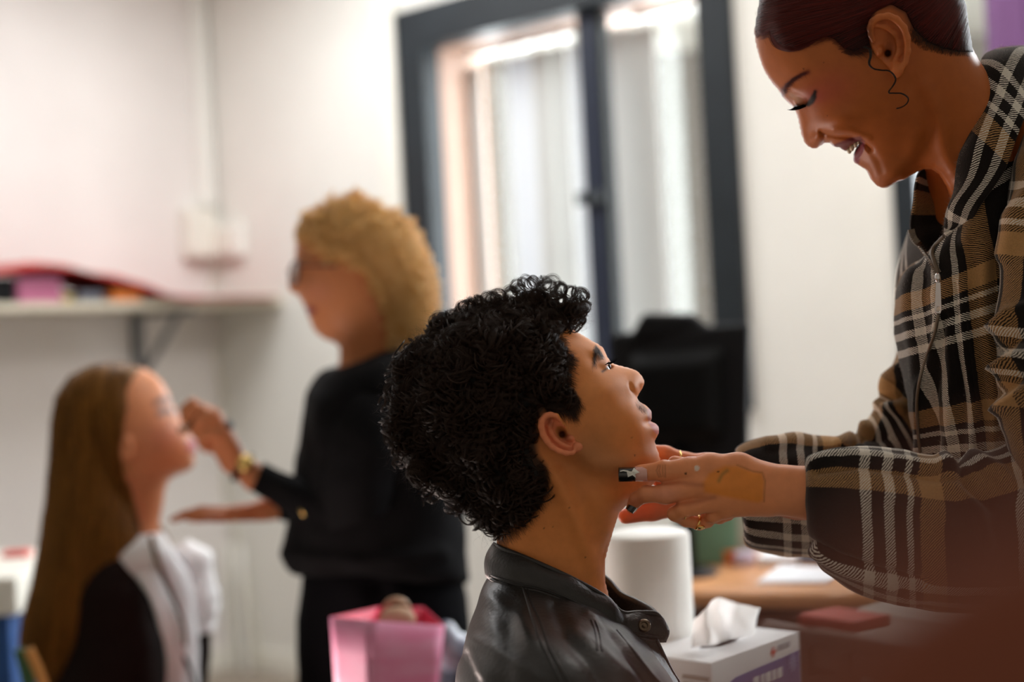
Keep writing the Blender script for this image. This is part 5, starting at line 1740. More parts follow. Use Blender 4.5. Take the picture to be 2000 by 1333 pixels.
# arms and shoulders under the jacket join head and hands
wl = [at(1880, 250, 1.46), at(1960, 420, 1.50), at(2020, 650, 1.52), at(2060, 1000, 1.52)]
pts_ = np.array(wl + [at(2060, 280, 1.39), at(2120, 990, 1.375), at(1870, 1008, 1.36), at(1930, 520, 1.62), at(1850, 900, 1.60), at(1780, 958, 1.50)])
fA = Field(pts_.min(0) - 0.13, pts_.max(0) + 0.13, 0.008)
for a, ra, b, rb in ((wl[0], 0.052, wl[1], 0.075), (wl[1], 0.09, wl[2], 0.10), (wl[2], 0.10, wl[3], 0.10), (wl[1], 0.06, pts_[4], 0.045), (pts_[4], 0.045, pts_[5], 0.032), (pts_[5], 0.030, pts_[6], 0.022), (wl[1], 0.06, pts_[7], 0.042), (pts_[7], 0.040, pts_[8], 0.034), (pts_[8], 0.034, pts_[9], 0.027)):
    fA.cone(a, ra, b, rb, 0.02)
V, Q = fA.mesh(1); del fA
bodyW = (V, Q, paint((0.50, 0.140, 0.030), len(V)))
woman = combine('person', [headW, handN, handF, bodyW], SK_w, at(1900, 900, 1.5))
tag(woman, 'standing woman in a plaid jacket bending over and holding the curly-haired man\'s chin', 'person')

# --- nails: a long squared nail on the index, a dark one on the middle finger, gold rings
M_nail = mat('pink_nail', (0.74, 0.40, 0.34), 0.12, coat=0.8)
M_nailb = mat('black_nail', (0.006, 0.005, 0.006), 0.10, coat=0.9)
M_nailw = mat('white_polish', (0.84, 0.84, 0.78), 0.15, coat=0.6)


def nail(px_a, px_b, wid, w, m, name, par, fr=frN, curve=0.0025, n=14, th=0.0009, lift=0.0):
    """a curved plate from a to b (pixels), wid px wide"""
    a, b = np.array(px_a, float), np.array(px_b, float)
    d = (b - a) / np.linalg.norm(b - a); s_ = np.array([-d[1], d[0]])
    G = []
    for i in range(n):
        t = i / (n - 1); row = []
        for j in range(9):
            q = (j / 8 - 0.5) * 2
            p = a + (b - a) * t + s_ * wid * 0.5 * q
            ww = w - curve * q * q + lift * t
            r = fr.P(p[0], p[1], ww)
            row.append(fr.world((r[0], r[1], ww)))
        G.append(row)
    return sheet_obj(name, np.array(G), m, par, th)


n1 = nail((1264, 926), (1236, 927), 27, 0.0085, M_nail, 'index_nail', woman, curve=0.0045)
nail((1241, 927), (1208, 927.5), 26, 0.0095, M_nailb, 'nail_tip', n1, curve=0.0040, th=0.0013, lift=-0.001)


def patch(pts, w, m, name, par, fr=frN, th=0.0005, bend=(926, 13, 0.0040)):
    bm = bmesh.new(); va, vb = [], []
    for x, y in pts:
        ww = w - bend[2] * ((y - bend[0]) / bend[1]) ** 2
        r = fr.P(x, y, ww); va.append(bm.verts.new(tuple(fr.world((r[0], r[1], ww)))))
        r = fr.P(x, y, ww - th); vb.append(bm.verts.new(tuple(fr.world((r[0], r[1], ww - th)))))
    bm.faces.new(va); bm.faces.new(vb[::-1])
    for i in range(len(pts)): bm.faces.new((va[i], va[(i + 1) % len(pts)], vb[(i + 1) % len(pts)], vb[i]))
    bmesh.ops.triangulate(bm, faces=bm.faces)
    return bmobj(name, bm, m, par)


star = []
for i in range(10):
    t = math.radians(-90 + 36 * i + 8); r = 13 if i % 2 == 0 else 4.6
    star.append((1236 + r * 1.05 * math.cos(t), 925 + r * 0.8 * math.sin(t)))
patch(star, 0.0112, M_nailw, 'star_design', n1)
patch([(1211, 920), (1218, 918.5), (1226, 919.5), (1233, 923), (1231, 925), (1224, 922), (1217, 920.8), (1211, 922)], 0.0112, M_nailw, 'swirl_line', n1)
nail((1243, 980), (1229, 999), 17, -0.001, M_nailb, 'middle_nail', woman, curve=0.003)


def ring_at(fr, px, py, w, R, ax, r, m, name, par):
    c = fr.P(px, py, w); c = np.array([c[0], c[1], w]); ax = np.array(ax, float); ax /= np.linalg.norm(ax)
    a = np.cross(ax, [0.1, 0.2, 1.0]); a /= np.linalg.norm(a); b = np.cross(ax, a)
    pts = [fr.world(c + (a * math.cos(t) + b * math.sin(t)) * R) for t in np.linspace(0, 2 * math.pi, 12, endpoint=False)]
    return wire(name, pts, r, m, par, n=40, closed=True)


r1 = ring_at(frN, 1362, 1021, -0.0125, 12.8 * pn, (1, -0.3, -0.3), 0.0013, M_gold, 'gold_ring', woman)
ball('stone', frN, (*frN.P(1369, 1030, -0.006)[:2], -0.006), 0.0028, M_gold, r1, (1.3, 0.8, 1))
r2 = ring_at(frN, 1341, 998, 0.002, 16.6 * pn, (1, -0.2, 0), 0.0008, M_gold, 'thin_ring', woman)
ring_at(frF, 1332, 901, 0.004, 19 * pf, (1, 0.2, 0), 0.0014, M_gold, 'gold_ring', woman)

# --- lashes, teeth, earlobe curl
for sd in (1, -1):
    for k in range(26):
        t = k / 25
        b = frW.P(1553 + 39 * t, 209 - 4 * t - 16 * t * t, 0.035)
        z = (0.030 + 0.0135 * math.sin(math.pi * (0.1 + 0.75 * t))) * sd
        L = 0.0075 + 0.003 * math.sin(math.pi * t)
        tip = (b[0] - L * (1.0 - 0.7 * t), b[1] - L * (0.35 + 0.4 * t), z + 0.004 * sd)
        md_ = ((b[0] + tip[0]) / 2 - 0.0004, (b[1] + tip[1]) / 2 - 0.0012, z + 0.0025 * sd)
        local_wire(woman, frW, [(b[0], b[1], z), md_, tip], 0.00055, M_lash, 'eyelash', n=5, r2=0.0001, sides=4)
M_teeth = mat('teeth', (0.78, 0.66, 0.48), 0.18, coat=0.5)
for i, (x, y, w, rx, ry) in enumerate(((1659, 293, 0.004, 7, 8), (1659, 293, -0.004, 7, 8), (1664, 288, 0.0115, 6.5, 8), (1664, 288, -0.0115, 6.5, 8), (1671, 282, 0.0165, 5.5, 7), (1677, 277, 0.0195, 4.5, 6))):
    q = frW.P(x, y, w)
    ball('tooth', frW, (q[0], q[1], w), 1.0, M_teeth, woman, (rx * frW.px * 0.75, ry * frW.px, 0.0042), 14)

# --- slicked-back dark red hair: a cap close to the skull and fine strands
capW = Inflate.__new__(Inflate); capW.__dict__.update(iW.__dict__)
hd = -poly_sdf(iW.X, iW.Y, frW.poly(HAIRW, 0.04))
capW.W = iW.W + np.where(iW.d > 0.0, 0.0030 * np.clip(hd / 0.010, 0, 1) ** 0.5 + 0.0002, 0)
cap = capW.field(0.105)
hd3 = np.zeros(cap.f.shape[:2]); XX, YY = np.meshgrid(cap.ax[0], cap.ax[1], indexing='ij')
hd3 = poly_sdf(XX, YY, frW.poly(HAIRW, 0.04))
cap.f = np.maximum(cap.f, hd3[:, :, None].astype(np.float32) + 0.0008)
V, Q = cap.mesh(1); del cap
M_capw = mat('dark_red_hair_base', (0.030, 0.0050, 0.0040), 0.55, bump=0.3, bscale=300, spec=0.2)
hairW = mesh_obj('slicked_hair', frW.world(V), Q, M_capw, None); adopt(hairW, woman)
M_redhair = hair_mat('dark_red_strands', (0.040, 0.0050, 0.0040), (0.17, 0.013, 0.008), 0.38, 0.35)
rs = np.random.RandomState(8)
out = []
Ph = frW.poly(HAIRW, 0.04); lo, hi = Ph.min(0), Ph.max(0)
bun = frW.P(1900, -110, 0.0)[:2]
while len(out) < 14000:
    u = rs.uniform(lo[0], hi[0], 3000); v = rs.uniform(lo[1], frW.P(0, -40, 0)[1] if False else hi[1], 3000)
    ok = poly_sdf(u, v, Ph) < -0.001
    k = 12
    u, v = u[ok], v[ok]
    L = rs.uniform(0.02, 0.06, len(u)); uu = np.zeros((len(u), k)); vv = uu.copy(); a, b = u.copy(), v.copy()
    for i in range(k):
        uu[:, i], vv[:, i] = a, b
        dx, dy = bun[0] - a, bun[1] - b
        n_ = np.hypot(dx, dy) + 1e-6
        sw = 0.35 * np.sin(a * 60 + 1.0)
        ex, ey = dx / n_ + 0.25, dy / n_ - 0.15 + 0.15 * sw
        n_ = np.hypot(ex, ey)
        a = a + ex / n_ * L / k; b = b + ey / n_ * L / k
    ww = capW.at(uu, vv) + 0.0004 + rs.uniform(0, 0.0009, (len(u), 1))
    good = (ww > 0.006).all(1) & (poly_sdf(uu, vv, Ph) < 0.0015).all(1)
    sd = np.where(rs.uniform(size=len(u)) < 0.72, 1, -1)[:, None]
    for s in np.nonzero(good)[0]: out.append(np.stack([uu[s], vv[s], (ww * sd)[s]], 1))
P = frW.world(np.array(out[:14000]).reshape(-1, 3)).reshape(-1, 12, 3)
o = strands('hair_strands', P, 0.00013, 0.00007, M_redhair, hairW); tag(o, kind='stuff')


def hair_path(fr, inf, pts, n, spread, r, m, par, name, lift=0.002, seed=1, flat=None, taper=0.4):
    rs = np.random.RandomState(seed)
    c = catmull(pts, 30); out = []
    for s in range(n):
        j = rs.normal(size=2) * spread; j2 = rs.normal(size=2) * spread * 0.5
        row = []
        for i, (x, y) in enumerate(c):
            t = i / 29
            xx, yy = x + j[0] * (1 - taper * t) + j2[0] * t, y + j[1] * (1 - taper * t) + j2[1] * t
            w = 0.04
            for _ in range(3):
                q = fr.P(xx, yy, w); w = float(inf.at(q[0], q[1])) + lift if flat is None else flat + lift
            row.append((q[0], q[1], w))
        out.append(row)
    P = fr.world(np.array(out).reshape(-1, 3)).reshape(n, 30, 3)
    o = strands(name, P, r, r * 0.5, m, par); tag(o, kind='stuff')
    return o


M_tendril = hair_mat('dark_tendril', (0.012, 0.008, 0.006), None, 0.35, 0.5)
hair_path(frW, iW, [(1688, 92), (1699, 96), (1701, 110), (1698, 124), (1706, 134), (1722, 137), (1738, 139), (1749, 152), (1747, 164), (1736, 180), (1745, 182), (1762, 183), (1774, 192), (1771, 203), (1760, 210), (1751, 212)], 26, 1.3, 0.00014, M_tendril, hairW, 'loose_curl', lift=0.013, seed=2, taper=0.8)
hair_path(frW, iW, [(1478, 70), (1482, 60), (1484, 45), (1480, 25)], 60, 2.5, 0.0001, M_redhair, hairW, 'hairline_strands', lift=0.001, seed=3)
hair_path(frW, iW, [(1481, 60), (1490, 66), (1499, 58), (1500, 40), (1492, 20), (1500, 0)], 90, 2.0, 0.0001, M_redhair, hairW, 'hairline_strands', lift=0.002, seed=4)
hair_path(frW, iW, [(1507, 62), (1511, 78), (1522, 91), (1545, 96), (1570, 90), (1600, 72), (1660, 40)], 130, 2.6, 0.0001, M_redhair, hairW, 'hairline_strands', lift=0.001, seed=5)
hair_path(frW, iW, [(1515, 66), (1526, 84), (1545, 90), (1575, 80), (1620, 50)], 120, 3.5, 0.0001, M_redhair, hairW, 'hairline_strands', lift=0.001, seed=6)
out = []
short_hair([(1640, 85), (1690, 80), (1706, 92), (1700, 104), (1672, 110), (1650, 108)], 700, 0.010, (0.9, -0.1), out, frW, iW, rs)
short_hair([(1775, 60), (1805, 80), (1840, 95), (1895, 95), (1897, 112), (1850, 112), (1800, 100), (1780, 85)], 1300, 0.010, (0.1, 1.0), out, frW, iW, rs)
P = frW.world(np.array(out).reshape(-1, 3)).reshape(-1, 6, 3)
o = strands('short_hair', P, 0.00005, 0.00002, M_tendril, hairW); tag(o, kind='stuff')
out = []
short_hair([(1526, 190), (1524, 178), (1532, 166), (1548, 154), (1570, 143), (1574, 146), (1556, 156), (1540, 167), (1532, 178)], 420, 0.005, (0.8, 0.55), out, frW, iW, rs)
P = frW.world(np.array(out).reshape(-1, 3)).reshape(-1, 6, 3)
o = strands('eyebrow', P, 0.00007, 0.00004, M_redhair, woman); tag(o, kind='stuff')
out = []
short_hair([(1478, 82), (1480, 68), (1500, 58), (1512, 70), (1530, 88), (1560, 88), (1590, 76), (1612, 66), (1632, 74), (1650, 92), (1690, 88), (1700, 80), (1704, 92), (1692, 104), (1668, 112), (1644, 108), (1628, 90), (1612, 82), (1588, 92), (1556, 102), (1528, 102), (1508, 90), (1498, 74)], 1500, 0.011, (0.85, 0.5), out, frW, iW, rs)
P = frW.world(np.array(out).reshape(-1, 3)).reshape(-1, 6, 3)
o = strands('baby_hairs', P, 0.00005, 0.00002, M_redhair, hairW); tag(o, kind='stuff')

# ------------------------------------------------------------------ plaid flannel


def plaid_mat(name, period=PERIOD, dark=(0.012, 0.0095, 0.0088), tan=(0.46, 0.26, 0.105), white=(0.80, 0.75, 0.66), off=(0, 0), rot=0.0):
    m = bpy.data.materials.new(name); nt, bs = nodes_of(m); L = nt.links
    at_ = nt.nodes.new('ShaderNodeAttribute'); at_.attribute_name = 'plaid'
    nz = nt.nodes.new('ShaderNodeTexNoise'); nz.inputs['Scale'].default_value = 260; nz.inputs['Detail'].default_value = 2
    tc = nt.nodes.new('ShaderNodeTexCoord'); L.new(tc.outputs['Object'], nz.inputs[0])
    sc = nt.nodes.new('ShaderNodeVectorMath'); sc.operation = 'MULTIPLY_ADD'
    L.new(nz.outputs['Color'], sc.inputs[0]); sc.inputs[1].default_value = (0.0016, 0.0016, 0); L.new(at_.outputs['Vector'], sc.inputs[2])
    sp = nt.nodes.new('ShaderNodeSeparateXYZ'); L.new(sc.outputs[0], sp.inputs[0])

    def M(op, a, b=None, c=None):
        n = nt.nodes.new('ShaderNodeMath'); n.operation = op
        for i, x in enumerate((a, b, c)):
            if x is None: continue
            if isinstance(x, (int, float)): n.inputs[i].default_value = x
            else: L.new(x, n.inputs[i])
        return n.outputs[0]

    def ramp(x, o):
        f = M('FRACT', M('MULTIPLY_ADD', x, 1 / period, o))
        r = nt.nodes.new('ShaderNodeValToRGB'); r.color_ramp.interpolation = 'CONSTANT'
        el = r.color_ramp.elements
        stops = [(0.0, white), (0.06, dark), (0.14, white), (0.20, dark), (0.28, white), (0.32, dark), (0.365, tan), (0.52, dark)]
        el[0].position = 0.0; el[0].color = (*white, 1); el[1].position = 0.52; el[1].color = (*dark, 1)
        for p, c in stops[1:-1]:
            e = el.new(p); e.color = (*c, 1)
        L.new(f, r.inputs[0]); return r.outputs[0]

    A = ramp(sp.outputs[0], OFFA + off[0]); B = ramp(sp.outputs[1], OFFB + off[1])
    tw = M('FRACT', M('MULTIPLY', M('ADD', sp.outputs[0], sp.outputs[1]), 1 / 0.0026))
    tw = M('GREATER_THAN', tw, 0.5)
    mx = nt.nodes.new('ShaderNodeMix'); mx.data_type = 'RGBA'
    L.new(tw, mx.inputs[0]); L.new(A, mx.inputs[6]); L.new(B, mx.inputs[7])
    n2 = nt.nodes.new('ShaderNodeTexNoise'); n2.inputs['Scale'].default_value = 900; n2.inputs['Detail'].default_value = 2; L.new(tc.outputs['Object'], n2.inputs[0])
    r2 = nt.nodes.new('ShaderNodeMapRange'); r2.inputs[3].default_value = 0.65; r2.inputs[4].default_value = 1.35; L.new(n2.outputs[0], r2.inputs[0])
    v = nt.nodes.new('ShaderNodeVectorMath'); v.operation = 'SCALE'; L.new(mx.outputs[2], v.inputs[0]); L.new(r2.outputs[0], v.inputs['Scale'])
    L.new(v.outputs[0], bs.inputs['Base Color'])
    b = nt.nodes.new('ShaderNodeBump'); b.inputs['Strength'].default_value = 0.5; b.inputs['Distance'].default_value = 0.0012
    L.new(n2.outputs[0], b.inputs['Height']); L.new(b.outputs[0], bs.inputs['Normal'])
    S(bs, rough=0.9, spec=0.1, sheen=0.22, sheen_rough=0.45)
    bs.inputs['Sheen Tint'].default_value = (1.0, 0.92, 0.84, 1)
    return m


M_plaid = plaid_mat('plaid_flannel')


def wrinkles(a1, f1, a2, f2, seed=0.0):
    def f(s, th, G):
        q = G
        n = np.sin(q[..., 0] * f1 + 2.2 * np.sin(q[..., 2] * f1 * 0.6 + seed) + seed) * np.sin(q[..., 2] * f1 * 0.7 + 1.7 * np.sin(q[..., 1] * f1 * 0.8 + seed))
        m_ = np.sin(q[..., 0] * f2 + 3 * np.sin(q[..., 2] * f2 * 0.5 + seed * 2)) * np.sin(q[..., 2] * f2 * 0.9 + 2 * np.sin(q[..., 0] * f2 * 0.4))
        return a1 * n + a2 * m_
    return f


tst = [(1880, 385, 1990, 190, 1.46, 0.045), (1846, 448, 2050, 175, 1.465, 0.080), (1795, 505, 2120, 200, 1.485, 0.120), (1757, 545, 2190, 260, 1.50, 0.145), (1750, 580, 2240, 370, 1.51, 0.165), (1750, 640, 2260, 470, 1.515, 0.17), (1766, 740, 2260, 620, 1.515, 0.17),
       (1790, 850, 2260, 800, 1.515, 0.165), (1808, 960, 2260, 960, 1.515, 0.165), (1850, 1080, 2300, 1080, 1.52, 0.165), (1950, 1230, 2400, 1230, 1.54, 0.17), (2040, 1450, 2500, 1450, 1.56, 0.17), (2060, 1800, 2520, 1800, 1.57, 0.17)]
fo = [([(1857, 640), (1862, 720), (1856, 830), (1850, 900)], 9, 0.007), ([(1880, 560), (1885, 680), (1905, 800), (1900, 890)], 9, 0.008), ([(1920, 480), (1915, 600), (1935, 720), (1940, 850)], 10, 0.006),
      ([(1868, 560), (1872, 700), (1880, 820)], 7, -0.006), ([(1903, 520), (1900, 640), (1920, 760), (1922, 880)], 8, -0.006), ([(1893, 470), (1925, 400), (1960, 330)], 14, 0.008),
      ([(1800, 520), (1802, 640), (1812, 760), (1822, 890)], 9, -0.004), ([(1775, 520), (1772, 620), (1790, 740), (1806, 880)], 9, 0.004), ([(1832, 620), (1815, 690), (1800, 760), (1800, 900)], 5, 0.006),
      ([(1845, 620), (1832, 700), (1822, 780), (1818, 900)], 6, -0.005), ([(1960, 420), (1950, 520), (1955, 640)], 10, -0.006)]
T = tube(tst, 170, 240, 2.2, fo, wrinkles(0.0018, 42, 0.0008, 110, 1.0))
jk = tube_obj('plaid_jacket', T, M_plaid, woman, anc=anchor(T, 1915, 535, 0.44, 0.44, -1, 1))
T = tube([(2010, 190, 2190, 120, 1.40, 0.060), (1975, 330, 2260, 300, 1.375, 0.075), (1955, 470, 2290, 470, 1.36, 0.080), (1943, 600, 2290, 620, 1.35, 0.080), (1940, 720, 2280, 760, 1.34, 0.078), (1950, 820, 2270, 880, 1.33, 0.075), (1985, 930, 2260, 1020, 1.32, 0.07), (2060, 1060, 2250, 1120, 1.31, 0.05)],
         90, 140, 2.0, [([(1945, 640), (1975, 610), (2010, 600)], 8, 0.010), ([(1940, 690), (1980, 660), (2010, 655)], 7, -0.009), ([(1942, 720), (1975, 700), (2010, 690)], 8, 0.011), ([(1945, 770), (1990, 735)], 7, -0.008), ([(1948, 800), (1985, 775), (2010, 760)], 8, 0.010), ([(1960, 500), (1980, 420), (2010, 380)], 12, 0.008)],
         wrinkles(0.002, 50, 0.0008, 120, 2.0))
tube_obj('upper_sleeve', T, M_plaid, jk, anc=anchor(T, 1965, 650, 0.03, 0.44))
# near forearm sleeve, gathered cuff
T = tube([(1578, 908, 1588, 1062, 1.324, 0.0368), (1584, 899, 1595, 1088, 1.322, 0.04324), (1606, 888, 1615, 1118, 1.320, 0.04968), (1655, 880, 1668, 1148, 1.318, 0.0552), (1740, 884, 1752, 1176, 1.320, 0.05888), (1830, 898, 1845, 1190, 1.327, 0.06256), (1920, 888, 1935, 1194, 1.337, 0.06624), (2010, 855, 2030, 1192, 1.347, 0.069), (2120, 810, 2150, 1180, 1.362, 0.069), (2230, 850, 2230, 1120, 1.372, 0.046)],
         120, 170, 2.25, [([(1590, 905), (1640, 893), (1720, 900), (1800, 915), (1880, 922)], 7, 0.006), ([(1600, 925), (1680, 915), (1780, 930), (1850, 945)], 7, -0.005), ([(1590, 1055), (1640, 1080), (1720, 1110), (1800, 1130)], 6, -0.005), ([(1595, 1075), (1660, 1110), (1740, 1140)], 7, 0.006),
                         ([(1845, 900), (1850, 950), (1900, 1000), (1920, 1060)], 10, 0.007), ([(1870, 905), (1885, 950), (1940, 1000)], 9, -0.007), ([(1900, 895), (1950, 930), (2000, 990)], 10, 0.008), ([(1700, 960), (1780, 975), (1850, 1010)], 14, 0.004)],
         wrinkles(0.0016, 45, 0.0006, 110, 0.3))
slN = tube_obj('forearm_sleeve', T, M_plaid, jk, thick=0.003, cap=False, anc=anchor(T, 1690, 938, 0.03, 0.46))
# far sleeve
T = tube([(1440, 882, 1458, 1050, 1.505, 0.042), (1452, 872, 1466, 1066, 1.508, 0.050), (1485, 860, 1500, 1076, 1.515, 0.056), (1545, 853, 1560, 1084, 1.53, 0.060), (1620, 862, 1650, 1090, 1.55, 0.060), (1680, 850, 1740, 1080, 1.575, 0.062), (1722, 790, 1830, 1010, 1.60, 0.062), (1745, 715, 1910, 880, 1.61, 0.062), (1790, 600, 1960, 700, 1.62, 0.062)],
         110, 140, 2.15, [([(1636, 878), (1660, 862), (1690, 900)], 7, 0.008), ([(1690, 850), (1720, 800), (1760, 800)], 7, 0.009), ([(1705, 830), (1735, 780), (1760, 770)], 6, -0.008), ([(1722, 790), (1740, 740), (1770, 720)], 7, 0.010), ([(1665, 880), (1690, 855), (1730, 860)], 6, -0.007),
                         ([(1500, 870), (1560, 862), (1620, 880)], 8, 0.004)], wrinkles(0.002, 48, 0.0008, 110, 4.0))
tube_obj('far_sleeve', T, M_plaid, jk, thick=0.003, cap=False, anc=anchor(T, 1530, 920, 0.03, 0.70))
# collar: near side, far side
A = [at(*p) for p in ((2000, 118, 1.53), (1965, 100, 1.50), (1935, 98, 1.455), (1917, 118, 1.420), (1907, 160, 1.400), (1897, 220, 1.390), (1884, 285, 1.386), (1870, 335, 1.386), (1860, 380, 1.390), (1856, 430, 1.396), (1850, 458, 1.398))]
B = [at(*p) for p in ((2080, 150, 1.53), (2060, 140, 1.47), (2035, 155, 1.40), (2015, 190, 1.370), (2000, 240, 1.355), (1975, 300, 1.350), (1950, 350, 1.350), (1925, 395, 1.355), (1900, 425, 1.365), (1878, 448, 1.378), (1856, 464, 1.390))]
G = sheet(A, B, 90, 26)
Nn = normals_grid(G); Nn *= np.sign(((CAM - G) * Nn).sum(2).mean())
t = np.linspace(0, 1, 26)[None, :, None]; s_ = np.arange(90)[:, None, None] / 89
G = G + Nn * (0.016 * np.sin(math.pi * t) * (0.4 + 0.6 * (1 - s_)) + 0.003 * np.sin(s_ * 22 + t * 5))
co = sheet_obj('collar', G, M_plaid, jk, 0.004, uvo=(-0.0465, 0.0667))
md = co.modifiers.new('sub', 'SUBSURF'); md.levels = md.render_levels = 1
A = [at(*p) for p in ((1840, 330, 1.475), (1815, 331, 1.470), (1797, 334, 1.462), (1790, 360, 1.452), (1785, 395, 1.448), (1781, 425, 1.446), (1780, 452, 1.444), (1792, 472, 1.440), (1812, 500, 1.434), (1829, 527, 1.428))]
B = [at(*p) for p in ((1870, 350, 1.485), (1868, 352, 1.485), (1866, 360, 1.480), (1865, 380, 1.476), (1862, 400, 1.470), (1858, 425, 1.462), (1852, 448, 1.452), (1846, 470, 1.444), (1840, 498, 1.436), (1834, 528, 1.430))]
G = sheet(A, B, 70, 18)
G = G + (Y_ * 0.006)[None, None] * np.sin(np.linspace(0, 1, 18) * math.pi)[None, :, None] + (Y_ * 0.002) * np.sin(np.arange(70) * 0.35)[:, None, None]
sheet_obj('collar', G, M_plaid, jk, 0.003, uvo=(0.0, 0.03))
# far chest panel: from the far side of the zip to the far edge of the chest
A = [at(*p) for p in ((1779, 448, 1.455), (1792, 472, 1.450), (1812, 500, 1.444), (1829, 527, 1.438), (1838, 560, 1.432), (1836, 620, 1.430))]
B = [at(*p) for p in ((1775, 455, 1.56), (1762, 495, 1.57), (1753, 530, 1.57), (1750, 560, 1.57), (1750, 600, 1.57), (1752, 640, 1.57))]
G = sheet(A, B, 40, 20)
fcp = sheet_obj('far_chest_panel', G, M_plaid, jk, 0.003, uvo=(0.085, 0.02))
# chest panel edge with the zip
M_zip = mat('zip_metal', (0.20, 0.16, 0.12), 0.35, metal=0.8)


def surf_pts(pts, lift):
    out = []
    for x, y, D in pts:
        q = []
        for o in (jk, fcp):
            q += on_surface(o, [(x, y)], lift)
        q.append(at(x, y, D))
        out.append(min(q, key=lambda p: float(np.linalg.norm(p - CAM))))
    return out


zpts = [(1779, 450, 1.442), (1784, 466, 1.440), (1796, 480, 1.436), (1810, 500, 1.430), (1822, 518, 1.425), (1831, 534, 1.418)]
zw = surf_pts(zpts, 0.002)
zipl = wire('zip', zw, 0.0016, M_zip, jk, n=50)
zc = catmull(zw, 26)
for p, q in zip(zc[:-1], zc[1:]):
    d = (q - p) / np.linalg.norm(q - p); sx = np.cross(d, Y_); sx /= np.linalg.norm(sx)
    bm = bmesh.new(); box_dirs(bm, p - Y_ * 0.001, d * 0.0008, sx * 0.0032, Y_ * 0.0014); bmobj('zip_tooth', bm, M_zip, zipl)
wire('zip', surf_pts(((1844, 462, 1.42), (1836, 470, 1.42), (1825, 482, 1.43), (1820, 496, 1.43), (1825, 512, 1.43), (1832, 534, 1.43)), 0.003), 0.0022, mat('zip_tape', (0.16, 0.12, 0.08), 0.5), jk, n=40)
M_silver = mat('silver', (0.75, 0.73, 0.72), 0.18, metal=1.0)
dz_ = surf_pts(((1832, 545, 1.43), (1832, 580, 1.43), (1832, 608, 1.43)), 0.003)
fz = Frame(1832, 560, float(min((p - CAM) @ Y_ for p in dz_)) - 0.002)
sl = ball('zip_slider', fz, (*fz.P(1832, 543, 0)[:2], 0.0), 1.0, M_silver, jk, (0.0032, 0.0052, 0.003), 16)
bm = bmesh.new()
o_ = [fz.P(x, y, 0.002)[:2] for x, y in ((1828, 552), (1837, 552), (1839.5, 606), (1837, 613), (1828, 613), (1825.5, 606))]
i_ = [fz.P(x, y, 0.002)[:2] for x, y in ((1830, 600), (1835, 600), (1836, 604), (1835, 609), (1830, 609), (1829, 604))]
va = [[bm.verts.new(tuple(fz.world((q[0], q[1], w)))) for q in L_] for w in (0.001, 0.003) for L_ in (o_, i_)]
for i in range(6):
    j = (i + 1) % 6
    bm.faces.new((va[0][i], va[0][j], va[1][j], va[1][i])); bm.faces.new((va[2][i], va[2][j], va[3][j], va[3][i]))
    bm.faces.new((va[0][i], va[0][j], va[2][j], va[2][i])); bm.faces.new((va[1][i], va[1][j], va[3][j], va[3][i]))
bmobj('zip_pull', bm, M_silver, sl, bevel=0.0004)
p = on_surface(jk, pxline([(1833, 614), (1826, 650), (1812, 690), (1798, 735), (1791, 780), (1792, 830), (1797, 885)], 30), 0.002)
if len(p) > 4: wire('zip_line', p, 0.0016, M_zip, jk, n=len(p) * 2)
# under-layer filling the gap between neck and chest
# fuzz along the edges of the flannel
M_fuzz = hair_mat('flannel_fuzz', (0.30, 0.24, 0.20), (0.45, 0.38, 0.32), 0.9, 0.1)
rs = np.random.RandomState(21)
out = []
for o in (slN, jk, co):
    me = o.data; n = len(me.vertices)
    co_ = np.empty(n * 3, dtype=np.float32); me.vertices.foreach_get('co', co_); co_ = co_.reshape(-1, 3)
    no_ = np.empty(n * 3, dtype=np.float32); me.vertex_normals.foreach_get('vector', no_); no_ = no_.reshape(-1, 3)
    view = CAM - co_; view /= np.linalg.norm(view, axis=1, keepdims=True)
    X, Y = project(co_)
    ok = np.nonzero((np.abs((no_ * view).sum(1)) < 0.55) & (X > 1400) & (X < 2030) & (Y < 1250) & (Y > 80))[0]
    pick = rs.choice(ok, min(len(ok) * 3, 9000))
    for i in pick:
        b = co_[i] + rs.normal(size=3) * 0.0012; nn = no_[i] * (1 if o is not co else np.sign((no_[i] * view[i]).sum()))
        d = nn * rs.uniform(0.0006, 0.0022) + rs.normal(size=3) * 0.0009
        out.append([b, b + d * 0.5 + rs.normal(size=3) * 0.0003, b + d, b + d * 1.2 + rs.normal(size=3) * 0.0005])
o = strands('fabric_fuzz', np.array(out), 0.00006, 0.00003, M_fuzz, jk); tag(o, kind='stuff')

# ------------------------------------------------------------------ helpers for the two figures behind


